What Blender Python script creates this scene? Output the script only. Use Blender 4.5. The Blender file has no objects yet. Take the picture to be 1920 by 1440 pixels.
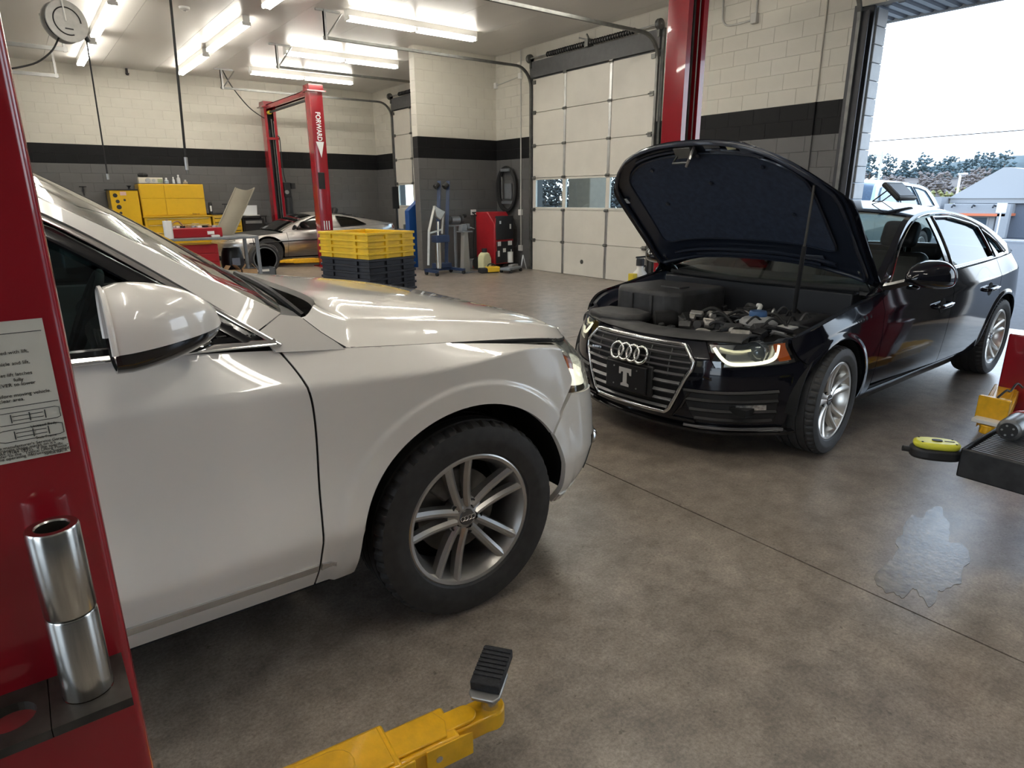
import bpy, bmesh, math, random
import numpy as np
from mathutils import Vector, Matrix
random.seed(7)
SC = bpy.context.scene
COL = SC.collection
PI = math.pi

# ------------------------------------------------------------------ camera
F_PX, YAW, PITCH, ROLL, CAM_H = 1198.9, math.radians(52.83), math.radians(16.285), math.radians(0.3), 1.468
def make_camera():
    fw = Vector((math.cos(YAW)*math.cos(PITCH), math.sin(YAW)*math.cos(PITCH), -math.sin(PITCH)))
    r = Vector((math.sin(YAW), -math.cos(YAW), 0))
    d = fw.cross(r)
    r2 = r*math.cos(ROLL) + d*math.sin(ROLL)
    d2 = d*math.cos(ROLL) - r*math.sin(ROLL)
    m = Matrix((( r2.x, -d2.x, -fw.x, 0), (r2.y, -d2.y, -fw.y, 0), (r2.z, -d2.z, -fw.z, CAM_H), (0, 0, 0, 1)))
    cd = bpy.data.cameras.new('camera'); co = bpy.data.objects.new('camera', cd)
    COL.objects.link(co); co.matrix_world = m
    cd.sensor_width = 36; cd.lens = F_PX*36/1920; cd.clip_start = .02; cd.clip_end = 2000
    SC.camera = co
make_camera()

# ------------------------------------------------------------------ sky, sun, exposure
SC.view_settings.view_transform = 'Standard'
SC.view_settings.look = 'None'
SC.view_settings.gamma = 1
SC.view_settings.use_curve_mapping = False
SC.view_settings.exposure = 0.85
SKY_STRENGTH, SUN_STRENGTH, TUBE_STRENGTH = 2.7, 2.4, 18.5
def make_world():
    w = bpy.data.worlds.new('sky'); SC.world = w; w.use_nodes = True
    nt = w.node_tree; nt.nodes.clear()
    out = nt.nodes.new('ShaderNodeOutputWorld'); bg = nt.nodes.new('ShaderNodeBackground')
    tc = nt.nodes.new('ShaderNodeTexCoord'); sp = nt.nodes.new('ShaderNodeSeparateXYZ'); rp = nt.nodes.new('ShaderNodeValToRGB')
    nt.links.new(tc.outputs['Generated'], sp.inputs[0]); nt.links.new(sp.outputs['Z'], rp.inputs[0])
    e = rp.color_ramp.elements
    e[0].position = 0.0; e[0].color = (.84, .92, 1, 1)
    e[1].position = 1.0; e[1].color = (.32, .53, .92, 1)
    m = e.new(.3); m.color = (.66, .82, 1, 1)
    nt.links.new(rp.outputs[0], bg.inputs[0]); bg.inputs[1].default_value = SKY_STRENGTH
    nt.links.new(bg.outputs[0], out.inputs[0])
    s = bpy.data.lights.new('sun', 'SUN'); s.energy = SUN_STRENGTH; s.angle = math.radians(.6); s.color = (1, .95, .86)
    so = bpy.data.objects.new('sun', s); COL.objects.link(so)
    az, el = math.radians(68), math.radians(42)
    so.rotation_euler = Vector((math.cos(az)*math.cos(el), math.sin(az)*math.cos(el), math.sin(el))).to_track_quat('Z', 'Y').to_euler()
    so.location = (20, 30, 40)
make_world()

# ------------------------------------------------------------------ materials
MATS = {}
def mat(name, col, rough=.5, metal=0., var=0., scale=12., bump=0., bscale=60., coat=0., rnd=0., spec=.5, emit=None, estr=0., trans=0., ior=1.45, alpha=1., stretch=None, detail=4., coatr=.03, sheen=0.):
    if name in MATS: return MATS[name]
    m = bpy.data.materials.new(name); m.use_nodes = True; MATS[name] = m
    nt = m.node_tree; N = nt.nodes; L = nt.links; b = N['Principled BSDF']
    b.inputs['Roughness'].default_value = rough; b.inputs['Metallic'].default_value = metal
    b.inputs['Coat Weight'].default_value = coat; b.inputs['Coat Roughness'].default_value = coatr
    b.inputs['Specular IOR Level'].default_value = spec; b.inputs['IOR'].default_value = ior
    b.inputs['Transmission Weight'].default_value = trans; b.inputs['Alpha'].default_value = alpha
    c = tuple(col) + (1,)
    b.inputs['Base Color'].default_value = c
    m.diffuse_color = c
    if emit: b.inputs['Emission Color'].default_value = tuple(emit)+(1,); b.inputs['Emission Strength'].default_value = estr
    tc = N.new('ShaderNodeTexCoord'); mp = N.new('ShaderNodeMapping'); L.new(tc.outputs['Object'], mp.inputs[0])
    if stretch: mp.inputs['Scale'].default_value = stretch
    if var > 0 or rnd > 0:
        no = N.new('ShaderNodeTexNoise'); no.inputs['Scale'].default_value = scale; no.inputs['Detail'].default_value = detail
        L.new(mp.outputs[0], no.inputs['Vector'])
        mr = N.new('ShaderNodeMapRange'); mr.inputs[1].default_value = .3; mr.inputs[2].default_value = .7
        mr.inputs[3].default_value = 1-var; mr.inputs[4].default_value = 1+var
        L.new(no.outputs[0], mr.inputs[0])
        val = mr.outputs[0]
        if rnd > 0:
            oi = N.new('ShaderNodeObjectInfo'); m2 = N.new('ShaderNodeMapRange')
            m2.inputs[3].default_value = 1-rnd; m2.inputs[4].default_value = 1+rnd
            L.new(oi.outputs['Random'], m2.inputs[0])
            mu = N.new('ShaderNodeMath'); mu.operation = 'MULTIPLY'; L.new(val, mu.inputs[0]); L.new(m2.outputs[0], mu.inputs[1]); val = mu.outputs[0]
        hs = N.new('ShaderNodeVectorMath'); hs.operation = 'SCALE'; hs.inputs[0].default_value = tuple(col); L.new(val, hs.inputs['Scale'])
        L.new(hs.outputs[0], b.inputs['Base Color'])
    if bump > 0:
        nb = N.new('ShaderNodeTexNoise'); nb.inputs['Scale'].default_value = bscale; nb.inputs['Detail'].default_value = 5
        L.new(mp.outputs[0], nb.inputs['Vector'])
        bp = N.new('ShaderNodeBump'); bp.inputs['Strength'].default_value = bump; bp.inputs['Distance'].default_value = .01
        L.new(nb.outputs[0], bp.inputs['Height']); L.new(bp.outputs[0], b.inputs['Normal'])
    return m

# ------------------------------------------------------------------ mesh building
def cat(*pts): return [tuple(p) for p in pts]
class MB:
    """collects shapes into one mesh"""
    def __init__(s): s.v = []; s.f = []; s.m = []; s.M = None
    def at(s, M): s.M = M; return s
    def _add(s, vs, fs, mi=0):
        o = len(s.v)
        if s.M is not None: vs = [tuple(s.M @ Vector(p)) for p in vs]
        s.v += [tuple(map(float, p)) for p in vs]; s.f += [tuple(i+o for i in f) for f in fs]; s.m += [mi]*len(fs)
        return s
    def box(s, lo, hi, mi=0):
        x0, y0, z0 = lo; x1, y1, z1 = hi
        return s._add([(x0,y0,z0),(x1,y0,z0),(x1,y1,z0),(x0,y1,z0),(x0,y0,z1),(x1,y0,z1),(x1,y1,z1),(x0,y1,z1)],
                      [(0,3,2,1),(4,5,6,7),(0,1,5,4),(1,2,6,5),(2,3,7,6),(3,0,4,7)], mi)
    def cbox(s, c, size, mi=0, rot=None):
        h = [a/2 for a in size]
        vs = [Vector((sx*h[0], sy*h[1], sz*h[2])) for sz in (-1,1) for sx, sy in ((-1,-1),(1,-1),(1,1),(-1,1))]
        if rot is not None: vs = [rot @ p for p in vs]
        vs = [p + Vector(c) for p in vs]
        return s._add(vs, [(0,3,2,1),(4,5,6,7),(0,1,5,4),(1,2,6,5),(2,3,7,6),(3,0,4,7)], mi)
    def cyl(s, p0, p1, r0, r1=None, n=16, cap=True, mi=0):
        r1 = r0 if r1 is None else r1
        p0 = Vector(p0); p1 = Vector(p1); d = (p1-p0).normalized()
        a = d.orthogonal().normalized(); b = d.cross(a)
        vs = []
        for p, r in ((p0, r0), (p1, r1)):
            for i in range(n):
                t = 2*PI*i/n; vs.append(p + a*(r*math.cos(t)) + b*(r*math.sin(t)))
        fs = [(i, (i+1) % n, n+(i+1) % n, n+i) for i in range(n)]
        if cap: fs += [tuple(range(n-1, -1, -1)), tuple(range(n, 2*n))]
        return s._add(vs, fs, mi)
    def tube(s, pts, r, n=8, closed=False, cap=True, mi=0, sx=1., up=None):
        pts = [Vector(p) for p in pts]; k = len(pts)
        rs = r if isinstance(r, (list, tuple)) else [r]*k
        vs = []; prev = None
        for i, p in enumerate(pts):
            if closed: t = pts[(i+1) % k]-pts[i-1]
            else: t = pts[min(i+1, k-1)]-pts[max(i-1, 0)]
            t.normalize()
            if up is not None: a = Vector(up) - t*t.dot(Vector(up)); a.normalize()
            elif prev is None: a = t.orthogonal().normalized()
            else:
                a = prev - t*t.dot(prev)
                a = a.normalized() if a.length > 1e-6 else t.orthogonal().normalized()
            prev = a; b = t.cross(a)
            for j in range(n):
                q = 2*PI*(j+.5)/n; vs.append(p + a*(rs[i]*math.cos(q)) + b*(rs[i]*sx*math.sin(q)))
        fs = []
        for i in range(k if closed else k-1):
            i2 = (i+1) % k
            for j in range(n): fs.append((i*n+j, i*n+(j+1) % n, i2*n+(j+1) % n, i2*n+j))
        if cap and not closed: fs += [tuple(range(n-1, -1, -1)), tuple((k-1)*n+j for j in range(n))]
        return s._add(vs, fs, mi)
    def lathe(s, prof, c=(0,0,0), axis='z', n=32, mi=0, closed=False):
        """prof: (r, h) list turned about an axis through c"""
        vs = []; k = len(prof)
        for r, h in prof:
            for i in range(n):
                t = 2*PI*i/n; a, b = r*math.cos(t), r*math.sin(t)
                p = {'z': (a, b, h), 'y': (b, h, a), 'x': (h, a, b)}[axis]
                vs.append((p[0]+c[0], p[1]+c[1], p[2]+c[2]))
        fs = []
        for j in range(k if closed else k-1):
            j2 = (j+1) % k
            for i in range(n): fs.append((j*n+i, j*n+(i+1) % n, j2*n+(i+1) % n, j2*n+i))
        if not closed:
            if prof[0][0] > 1e-6: fs.append(tuple(range(n-1, -1, -1)))
            if prof[-1][0] > 1e-6: fs.append(tuple((k-1)*n+i for i in range(n)))
        return s._add(vs, fs, mi)
    def prism(s, poly, h0, h1, axis='z', mi=0):
        """flat polygon pushed out along an axis; poly in the two other axes' order (xyz cyclic: z->xy, y->xz, x->yz)"""
        n = len(poly)
        def P(a, b, h): return {'z': (a, b, h), 'y': (a, h, b), 'x': (h, a, b)}[axis]
        vs = [P(a, b, h0) for a, b in poly] + [P(a, b, h1) for a, b in poly]
        fs = [tuple(range(n-1, -1, -1)), tuple(range(n, 2*n))] + [(i, (i+1) % n, n+(i+1) % n, n+i) for i in range(n)]
        return s._add(vs, fs, mi)
    def grid(s, G, mi=0, flip=False, wrap=False):
        n, m = G.shape[:2]
        vs = [tuple(p) for p in G.reshape(-1, 3)]
        fs = []
        for i in range(n if wrap else n-1):
            i2 = (i+1) % n
            for j in range(m-1):
                q = (i*m+j, i2*m+j, i2*m+j+1, i*m+j+1)
                fs.append(q[::-1] if flip else q)
        return s._add(vs, fs, mi)
    def shell(s, G, t=.012, flip=False, mi=0, B=None):
        """surface patch with thickness, rim closed; +t pushes the back face against the normal"""
        du = np.gradient(G, axis=0); dv = np.gradient(G, axis=1)
        nr = np.cross(du, dv); l = np.linalg.norm(nr, axis=2, keepdims=True); nr = nr/np.maximum(l, 1e-9)
        if flip: nr = -nr
        B = G - nr*t if B is None else B
        n, m = G.shape[:2]
        s.grid(G, mi, flip); s.grid(B, mi, not flip)
        o = len(s.v)
        def rim(a, b):
            k = len(a); vs = [tuple(p) for p in a]+[tuple(p) for p in b]
            s._add(vs, [(i, i+1, k+i+1, k+i) for i in range(k-1)], mi)
        rim(G[0], B[0]); rim(B[-1], G[-1]); rim(B[:, 0], G[:, 0]); rim(G[:, -1], B[:, -1])
        return s
    def build(s, name, m, parent=None, smooth=0, bevel=0, loc=None, rot=None, seg=2, fix=False):
        me = bpy.data.meshes.new(name); me.from_pydata(s.v, [], s.f)
        for q in (m if isinstance(m, (list, tuple)) else [m]): me.materials.append(q)
        if any(s.m): me.polygons.foreach_set('material_index', s.m)
        if fix:
            bm = bmesh.new(); bm.from_mesh(me); bmesh.ops.remove_doubles(bm, verts=bm.verts, dist=1e-5)
            bmesh.ops.recalc_face_normals(bm, faces=bm.faces); bm.to_mesh(me); bm.free()
        if smooth:
            me.polygons.foreach_set('use_smooth', [True]*len(me.polygons))
            me.set_sharp_from_angle(angle=math.radians(smooth))
        me.update()
        return link(name, me, parent, bevel, loc, rot, seg)
def link(name, me, parent=None, bevel=0, loc=None, rot=None, seg=2):
    o = bpy.data.objects.new(name, me); COL.objects.link(o)
    if parent is not None: o.parent = parent
    if loc is not None: o.location = loc
    if rot is not None: o.rotation_euler = rot
    if bevel:
        b = o.modifiers.new('edge', 'BEVEL'); b.width = bevel; b.segments = seg; b.limit_method = 'ANGLE'; b.angle_limit = math.radians(40)
        if not me.polygons or not me.polygons[0].use_smooth:
            me.polygons.foreach_set('use_smooth', [True]*len(me.polygons)); me.set_sharp_from_angle(angle=math.radians(35))
    return o
def empty(name, label, category, loc=(0,0,0), rz=0., group=None, rot=None):
    o = bpy.data.objects.new(name, None); COL.objects.link(o); o.location = loc
    o.rotation_euler = rot if rot else (0, 0, rz); o.empty_display_size = .1
    return tag(o, label, category, group)
def tag(o, label, category, group=None):
    o['label'] = label; o['category'] = category
    if group: o['group'] = group
    return o
def struct(o): o['kind'] = 'structure'; return o
def stuff(o): o['kind'] = 'stuff'; return o
def copy_part(o, parent, loc=None, rot=None, name=None):
    c = o.copy(); COL.objects.link(c); c.parent = parent
    if name: c.name = name
    if loc is not None: c.location = loc
    if rot is not None: c.rotation_euler = rot
    return c
def copy_tree(o, parent=None, label=None):
    c = o.copy(); COL.objects.link(c); c.parent = parent
    if label: c['label'] = label
    for ch in list(o.children): copy_tree(ch, c)
    return c
def text_mesh(name, body, size, m, parent, loc, rot, extrude=.001, align='CENTER', shear=0., sx=1., bold=0.):
    cu = bpy.data.curves.new(name, 'FONT'); cu.body = body; cu.size = size; cu.extrude = extrude; cu.align_x = align; cu.align_y = 'CENTER'
    cu.shear = shear; cu.offset = bold
    t = bpy.data.objects.new(name, cu); COL.objects.link(t)
    dg = bpy.context.evaluated_depsgraph_get(); me = bpy.data.meshes.new_from_object(t.evaluated_get(dg))
    bpy.data.objects.remove(t); bpy.data.curves.remove(cu)
    me.materials.clear(); me.materials.append(m)
    o = link(name, me, parent, loc=loc); o.rotation_euler = rot; o.scale = (sx, 1, 1)
    return o
def pl(pts, n, closed=False):
    """smooth curve through points (Catmull-Rom), n samples per span"""
    P = [Vector(p) for p in pts]; k = len(P); out = []
    for i in range(k if closed else k-1):
        a, b, c, d = (P[(i-1) % k], P[i], P[(i+1) % k], P[(i+2) % k]) if closed else (P[max(i-1, 0)], P[i], P[i+1], P[min(i+2, k-1)])
        for j in range(n):
            t = j/n
            out.append(.5*((2*b)+(c-a)*t+(2*a-5*b+4*c-d)*t*t+(3*b-a-3*c+d)*t**3))
    if not closed: out.append(P[-1])
    return [tuple(p) for p in out]
# ------------------------------------------------------------------ the room
WX, YB, ZC = 8.657, 17.80, 4.285          # right wall plane, back wall plane, ceiling
X0, Y0 = -7.0, -7.0                        # far sides behind the camera
CO = 0.2032                                # one block course
m_cream = mat('cream_block_paint', (.60, .57, .49), .45, var=.04, scale=3, bump=.12, bscale=90, rnd=.012)
m_black_p = mat('black_block_paint', (.0085, .0085, .0092), .6, spec=.25, var=.1, scale=3, bump=.12, bscale=90, rnd=.08)
m_grey_p = mat('grey_block_paint', (.115, .112, .108), .45, var=.06, scale=3, bump=.12, bscale=90, rnd=.05)
m_mortar = {0: mat('cream_joint_paint', (.56, .53, .455), .7), 1: mat('black_joint_paint', (.012, .012, .013), .6), 2: mat('grey_joint_paint', (.1, .097, .093), .7)}
m_steel = mat('galvanised_steel', (.42, .42, .41), .38, metal=.9, var=.12, scale=9)
m_dsteel = mat('dark_track_steel', (.16, .16, .15), .45, metal=.8, var=.2, scale=9)
m_white = mat('white_enamel', (.75, .74, .70), .35)
m_blackpl = mat('black_plastic', (.016, .016, .017), .5, var=.1)
m_rubber = mat('black_rubber', (.018, .018, .018), .75, var=.15, scale=40)
m_conduit = mat('grey_conduit', (.5, .49, .45), .4)

def concrete():
    m = bpy.data.materials.new('sealed_concrete'); m.use_nodes = True; nt = m.node_tree; N = nt.nodes; L = nt.links; b = N['Principled BSDF']
    tc = N.new('ShaderNodeTexCoord')
    def noise(sc, det=5, rough=.6):
        n = N.new('ShaderNodeTexNoise'); n.inputs['Scale'].default_value = sc; n.inputs['Detail'].default_value = det; n.inputs['Roughness'].default_value = rough
        L.new(tc.outputs['Object'], n.inputs['Vector']); return n.outputs[0]
    def ramp(src, stops):
        r = N.new('ShaderNodeValToRGB'); L.new(src, r.inputs[0]); e = r.color_ramp.elements
        while len(e) < len(stops): e.new(.5)
        for q, (p, c) in zip(e, stops): q.position = p; q.color = tuple(c)+(1,) if len(c) == 3 else c
        return r.outputs[0]
    def mix(a, c, fac, t='MULTIPLY'):
        x = N.new('ShaderNodeMix'); x.data_type = 'RGBA'; x.blend_type = t
        if isinstance(fac, float): x.inputs[0].default_value = fac
        else: L.new(fac, x.inputs[0])
        L.new(a, x.inputs[6]); L.new(c, x.inputs[7]); return x.outputs[2]
    base = ramp(noise(.55, 7, .65), [(.3, (.205, .170, .138)), (.52, (.275, .236, .198)), (.72, (.335, .295, .255))])
    fine = ramp(noise(90, 5, .75), [(.34, (.60,)*3), (.66, (1.30,)*3)])
    mott = ramp(noise(7, 8, .72), [(.33, (.60, .585, .57)), (.66, (1.26, 1.25, 1.24))])
    spots = ramp(noise(26, 4, .65), [(.30, (.36, .32, .29)), (.365, (1, 1, 1))])
    c = mix(mix(mix(base, mott, 1.), fine, .9), spots, .75)
    L.new(c, b.inputs['Base Color'])
    rr = N.new('ShaderNodeMapRange'); rr.inputs[1].default_value = .2; rr.inputs[2].default_value = .8; rr.inputs[3].default_value = .285; rr.inputs[4].default_value = .37
    L.new(noise(3.0, 5, .6), rr.inputs[0]); L.new(rr.outputs[0], b.inputs['Roughness']); b.inputs['Specular IOR Level'].default_value = .75
    bp = N.new('ShaderNodeBump'); bp.inputs['Strength'].default_value = .035; bp.inputs['Distance'].default_value = .004
    L.new(noise(9, 7, .65), bp.inputs['Height']); L.new(bp.outputs[0], b.inputs['Normal'])
    return m
m_floor = concrete()
m_joint = mat('joint_filler', (.035, .03, .026), .8)

def room():
    # floor: concrete bays cast between control joints, thin gaps between them
    fl = struct(MB().box((X0-.2, Y0-.2, -.15), (WX+.22, YB+.2, -.012)).build('floor', m_joint))
    xs = [X0-.2, -1.6, 2.385, WX-.02+.24]; ys = [Y0-.2, -2.0, 5.05, 12.2, YB+.2]
    for i in range(3):
        for j in range(4):
            g = .004
            MB().box((xs[i]+(g if i else 0), ys[j]+(g if j else 0), -.05), (xs[i+1]-(g if i < 2 else 0), ys[j+1]-(g if j < 3 else 0), 0)).build('slab', m_floor, fl)
    # ceiling: long white metal liner sheets, lapped, running along the room
    m_ceil = mat('ceiling_liner', (.68, .655, .62), .30, var=.05, scale=1.5, bump=.05, bscale=3, stretch=(1, .12, 1), spec=.6)
    ce = struct(MB().box((X0-.2, Y0-.2, ZC+.03), (WX+.2, YB+.2, ZC+.2)).build('ceiling', m_ceil))
    w = 1.04; x = X0-.2
    while x < WX:
        x1 = min(x+w, WX)
        MB().box((x+.002, Y0, ZC), (x1-.002, YB, ZC+.035)).build('panel', m_ceil, ce)
        x += w
    # block walls
    meshes = {}
    def block_mesh(wd, c):
        k = (round(wd, 3), c)
        if k not in meshes:
            h = CO-.003; a = wd/2-.0015; d = .004; e = .003
            v = [(-a,0,0),(a,0,0),(a,0,h),(-a,0,h),(-a+e,d,e),(a-e,d,e),(a-e,d,h-e),(-a+e,d,h-e)]
            me = bpy.data.meshes.new('block'); me.from_pydata(v, [], [(4,7,6,5),(0,4,5,1),(1,5,6,2),(2,6,7,3),(3,7,4,0)])
            me.materials.append([m_cream, m_black_p, m_grey_p][c]); me.update(); meshes[k] = me
        return meshes[k]
    def zone(k): return 2 if k < 11 else (1 if k < 13 else 0)
    def lay(wall, fpos, length, rz, holes, rank):
        """fpos(s,z)->world; blocks in running bond, the 300 largest in view as parts, the rest one mesh"""
        items = []
        for k in range(21):
            z0 = k*CO; off = 0 if k % 2 else CO
            s = -off
            while s < length-.01:
                a, b2 = max(s, 0), min(s+2*CO, length); s += 2*CO
                spans = [(a, b2)]
                for h0, h1, hz in holes:
                    if z0 < hz-.05:
                        ns = []
                        for p, q in spans:
                            if q <= h0 or p >= h1: ns.append((p, q)); continue
                            if p < h0: ns.append((p, h0))
                            if q > h1: ns.append((h1, q))
                        spans = ns
                for p, q in spans:
                    if q-p > .03: items.append(((p+q)/2, z0, q-p, zone(k)))
        items.sort(key=rank)
        rest = MB()
        for i, (sc, z0, wd, c) in enumerate(items):
            me = block_mesh(wd, c); p = fpos(sc, z0+.0015)
            if i < 300:
                o = link('block', me, wall, loc=p); o.rotation_euler = (0, 0, rz)
            else:
                R = Matrix.Translation(p) @ Matrix.Rotation(rz, 4, 'Z')
                rest._add([R @ v.co for v in me.vertices], [tuple(f.vertices) for f in me.polygons], c)
        if rest.v: stuff(rest.build('far_blocks', [m_cream, m_black_p, m_grey_p], wall))
    mm = [m_mortar[0], m_mortar[1], m_mortar[2]]
    def core(b, lo, hi):
        z = [0, 11*CO, 13*CO, ZC+.05]
        for i, c in ((0, 2), (1, 1), (2, 0)):
            a, q = max(lo[2], z[i]), min(hi[2], z[i+1])
            if q > a: b.box((lo[0], lo[1], a), (hi[0], hi[1], q), c)
    # right wall with three door openings: (y0, y1, top)
    DO = [(7.50, 10.60, 3.70), (13.45, 16.52, 3.70), (.60, 4.44, 3.68), (-4.2, -.5, 3.68)]
    b = MB(); ys = sorted([(a, c, t) for a, c, t in DO]); y = Y0
    for a, c, t in ys:
        core(b, (WX, y, 0), (WX+.2, a, ZC+.05)); core(b, (WX, a, t), (WX+.2, c, ZC+.05)); y = c
    core(b, (WX, y, 0), (WX+.2, YB+.2, ZC+.05))
    wr = struct(b.build('wall_right', mm))
    holes = [(a+1.0, c+1.0, t) for a, c, t in DO if a > 0]     # s = y + 1
    def rk(it): # nearest visible first
        y = it[0]-1; z = it[1]
        vis = (4.4 < y < 12) or y > 14.5
        return (0 if vis and z > .5 else 1, y)
    lay(wr, lambda s, z: (WX, s-1.0, z), YB+1.0, PI/2, holes, rk)
    # back wall
    b = MB(); core(b, (X0-.2, YB, 0), (WX+.2, YB+.2, ZC+.05))
    wb = struct(b.build('wall_back', mm))
    lay(wb, lambda s, z: (s-1.0, YB, z), WX+1.0, PI, [], lambda it: (0 if it[0] > 1.6 and it[1] > 1.2 else 1, -it[1]))
    # short partition wall between the bays
    FX, FY = 6.72, 11.93
    b = MB(); core(b, (FX, FY, 0), (WX+.0, FY+.2, ZC+.05))
    wf = struct(b.build('wall_partition', mm))
    lay(wf, lambda s, z: (FX+s, FY, z), WX-FX, PI, [], lambda it: -it[1])
    for k in range(21):
        o = link('block', block_mesh(.2, zone(k)), wf, loc=(FX, FY+.1, k*CO+.003)); o.rotation_euler = (0, 0, PI/2)
    # plain walls behind the camera; unseen left doorways added to let daylight in
    b = MB(); y = Y0
    for a, c in ((-4.2, -.5), (1.0, 4.4), (7.5, 10.6)):
        core(b, (X0-.2, y, 0), (X0, a, ZC+.05)); core(b, (X0-.2, a, 3.66), (X0, c, ZC+.05)); y = c
    core(b, (X0-.2, y, 0), (X0, YB, ZC+.05))
    struct(b.build('wall_left', mm))
    b = MB(); core(b, (X0-.2, Y0-.2, 0), (WX+.2, Y0, ZC+.05)); struct(b.build('wall_front', mm))
room()
def puddle():
    m = mat('wet_film', (.21, .185, .155), .24, var=.35, scale=22, bump=.07, bscale=60, spec=.9)
    rg = random.Random(4); n = 160; pts = []
    for i in range(n):
        a = 2*PI*i/n; r = 1+.16*math.sin(3*a+.5)+.12*math.sin(5*a+2)+.08*math.sin(9*a)+.035*math.sin(17*a+1)+.02*math.sin(31*a+2)+.012*rg.random()
        pts.append((2.86+.42*r*math.cos(a), .86+.13*r*math.sin(a)+.10*r*math.cos(a)))
    tag(MB().prism(pts, .0002, .0016, 'z').build('water_puddle', m), 'wet shiny patch on the floor below the tray cart', 'puddle')
puddle()
# ------------------------------------------------------------------ fluorescent fixtures
m_tube = mat('lit_tube', (1, 1, 1), .4, emit=(1, .955, .86), estr=TUBE_STRENGTH)
def fixtures():
    """twin eight-foot strip fittings: housing, end plates, four four-foot tubes"""
    hb = MB(); hb.prism([(-.055, .055), (-.055, -.030), (-.035, -.055), (.035, -.055), (.055, -.030), (.055, .055)], -1.22, 1.22, 'y')
    housing = None
    def make(x, y, along, label):
        nonlocal housing
        e = empty('fluorescent_fixture', label, 'ceiling light', (x, y, ZC-.058), 0 if along == 'y' else PI/2, group='fluorescent strip lights on the ceiling')
        if housing is None:
            h = hb.build('housing', m_white, e)
            t = MB().cyl((0, 0, 0), (0, 1.14, 0), .019, n=10).build('tube', m_tube, e, smooth=40)
            k = MB().cbox((0, 0, -.055), (.13, .03, .05)).build('lamp_holder', m_white, e)
            housing = (h, t, k)
            t.location = (-.045, -1.19, -.078)
            k.location = (0, -1.20, -.012)
        else:
            copy_part(housing[0], e); copy_part(housing[1], e, (-.045, -1.19, -.078)); copy_part(housing[2], e, (0, -1.20, -.012))
        for px, py in ((.045, -1.19), (-.045, .05), (.045, .05)): copy_part(housing[1], e, (px, py, -.078))
        for py in (0, 1.20): copy_part(housing[2], e, (0, py, -.012))
    make(1.70, 12.85, 'y', 'left strip light cut off by the top of the photo')
    make(1.72, 15.85, 'y', 'far left strip light close to the back wall, above the yellow locker')
    make(3.56, 12.9, 'y', 'strip light of the second row with its lamps ending above the hanging hose')
    make(3.60, 15.80, 'y', 'strip light touching the back wall side end of the second row')
    make(3.52, 9.35, 'y', 'strip light whose end shows at the top edge of the photo')
    make(5.93, 10.45, 'x', 'nearest of three crosswise strip lights, at the top of the partition wall')
    make(5.98, 13.50, 'x', 'middle of the three crosswise strip lights')
    make(6.03, 15.95, 'x', 'farthest of three crosswise strip lights, just above the red lift beam')
    for i, (x, y, a) in enumerate([(1.7, 9.4, 'y'), (5.93, 7.0, 'x'), (1.7, 5.6, 'y'), (-1.5, 5.6, 'y'), (3.5, 2.0, 'y'), (0.2, 1.6, 'y'), (-1.5, 9.4, 'y'), (6.2, 2.2, 'x'), (-3.6, 1.6, 'y'), (1.7, -2.2, 'y'), (5.0, -2.2, 'y')]):
        make(x, y, a, ['strip light overhead out of view, %s' % s for s in ('above the grey floor by the crates', 'above the tall red lift post', 'over the white car roof', 'over the white car tail', 'over the dark car bonnet', 'over the near red post', 'at the left side of the hall', 'over the dark car roof', 'over the rear left bay', 'over the empty bay', 'over the empty bay by its door')][i])
fixtures()
# ------------------------------------------------------------------ glass
def glass_mat(name, tint=(.9, .95, .96), gloss=1.0, ior=1.45):
    if name in MATS: return MATS[name]
    m = bpy.data.materials.new(name); m.use_nodes = True; MATS[name] = m
    nt = m.node_tree; N = nt.nodes; L = nt.links; N.clear()
    o = N.new('ShaderNodeOutputMaterial'); mx = N.new('ShaderNodeMixShader'); t = N.new('ShaderNodeBsdfTransparent'); g = N.new('ShaderNodeBsdfGlossy')
    lw = N.new('ShaderNodeLayerWeight'); lw.inputs[0].default_value = .5
    pw = N.new('ShaderNodeMath'); pw.operation = 'POWER'; pw.inputs[1].default_value = 4.; L.new(lw.outputs['Facing'], pw.inputs[0])
    fr = N.new('ShaderNodeMath'); fr.operation = 'MULTIPLY_ADD'; fr.inputs[1].default_value = .9; fr.inputs[2].default_value = .045; L.new(pw.outputs[0], fr.inputs[0])
    t.inputs[0].default_value = tuple(tint)+(1,); g.inputs['Roughness'].default_value = .01; g.inputs[0].default_value = (gloss,)*3+(1,)
    L.new(fr.outputs[0], mx.inputs[0]); L.new(t.outputs[0], mx.inputs[1]); L.new(g.outputs[0], mx.inputs[2]); L.new(mx.outputs[0], o.inputs[0])
    return m
m_pane = glass_mat('door_glass', (.80, .86, .86))
m_doorp = mat('cream_door_panel', (.60, .57, .50), .42, var=.05, scale=2.5, bump=.04, bscale=40)
m_header = mat('grey_door_header', (.10, .10, .10), .5, var=.1)

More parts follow.
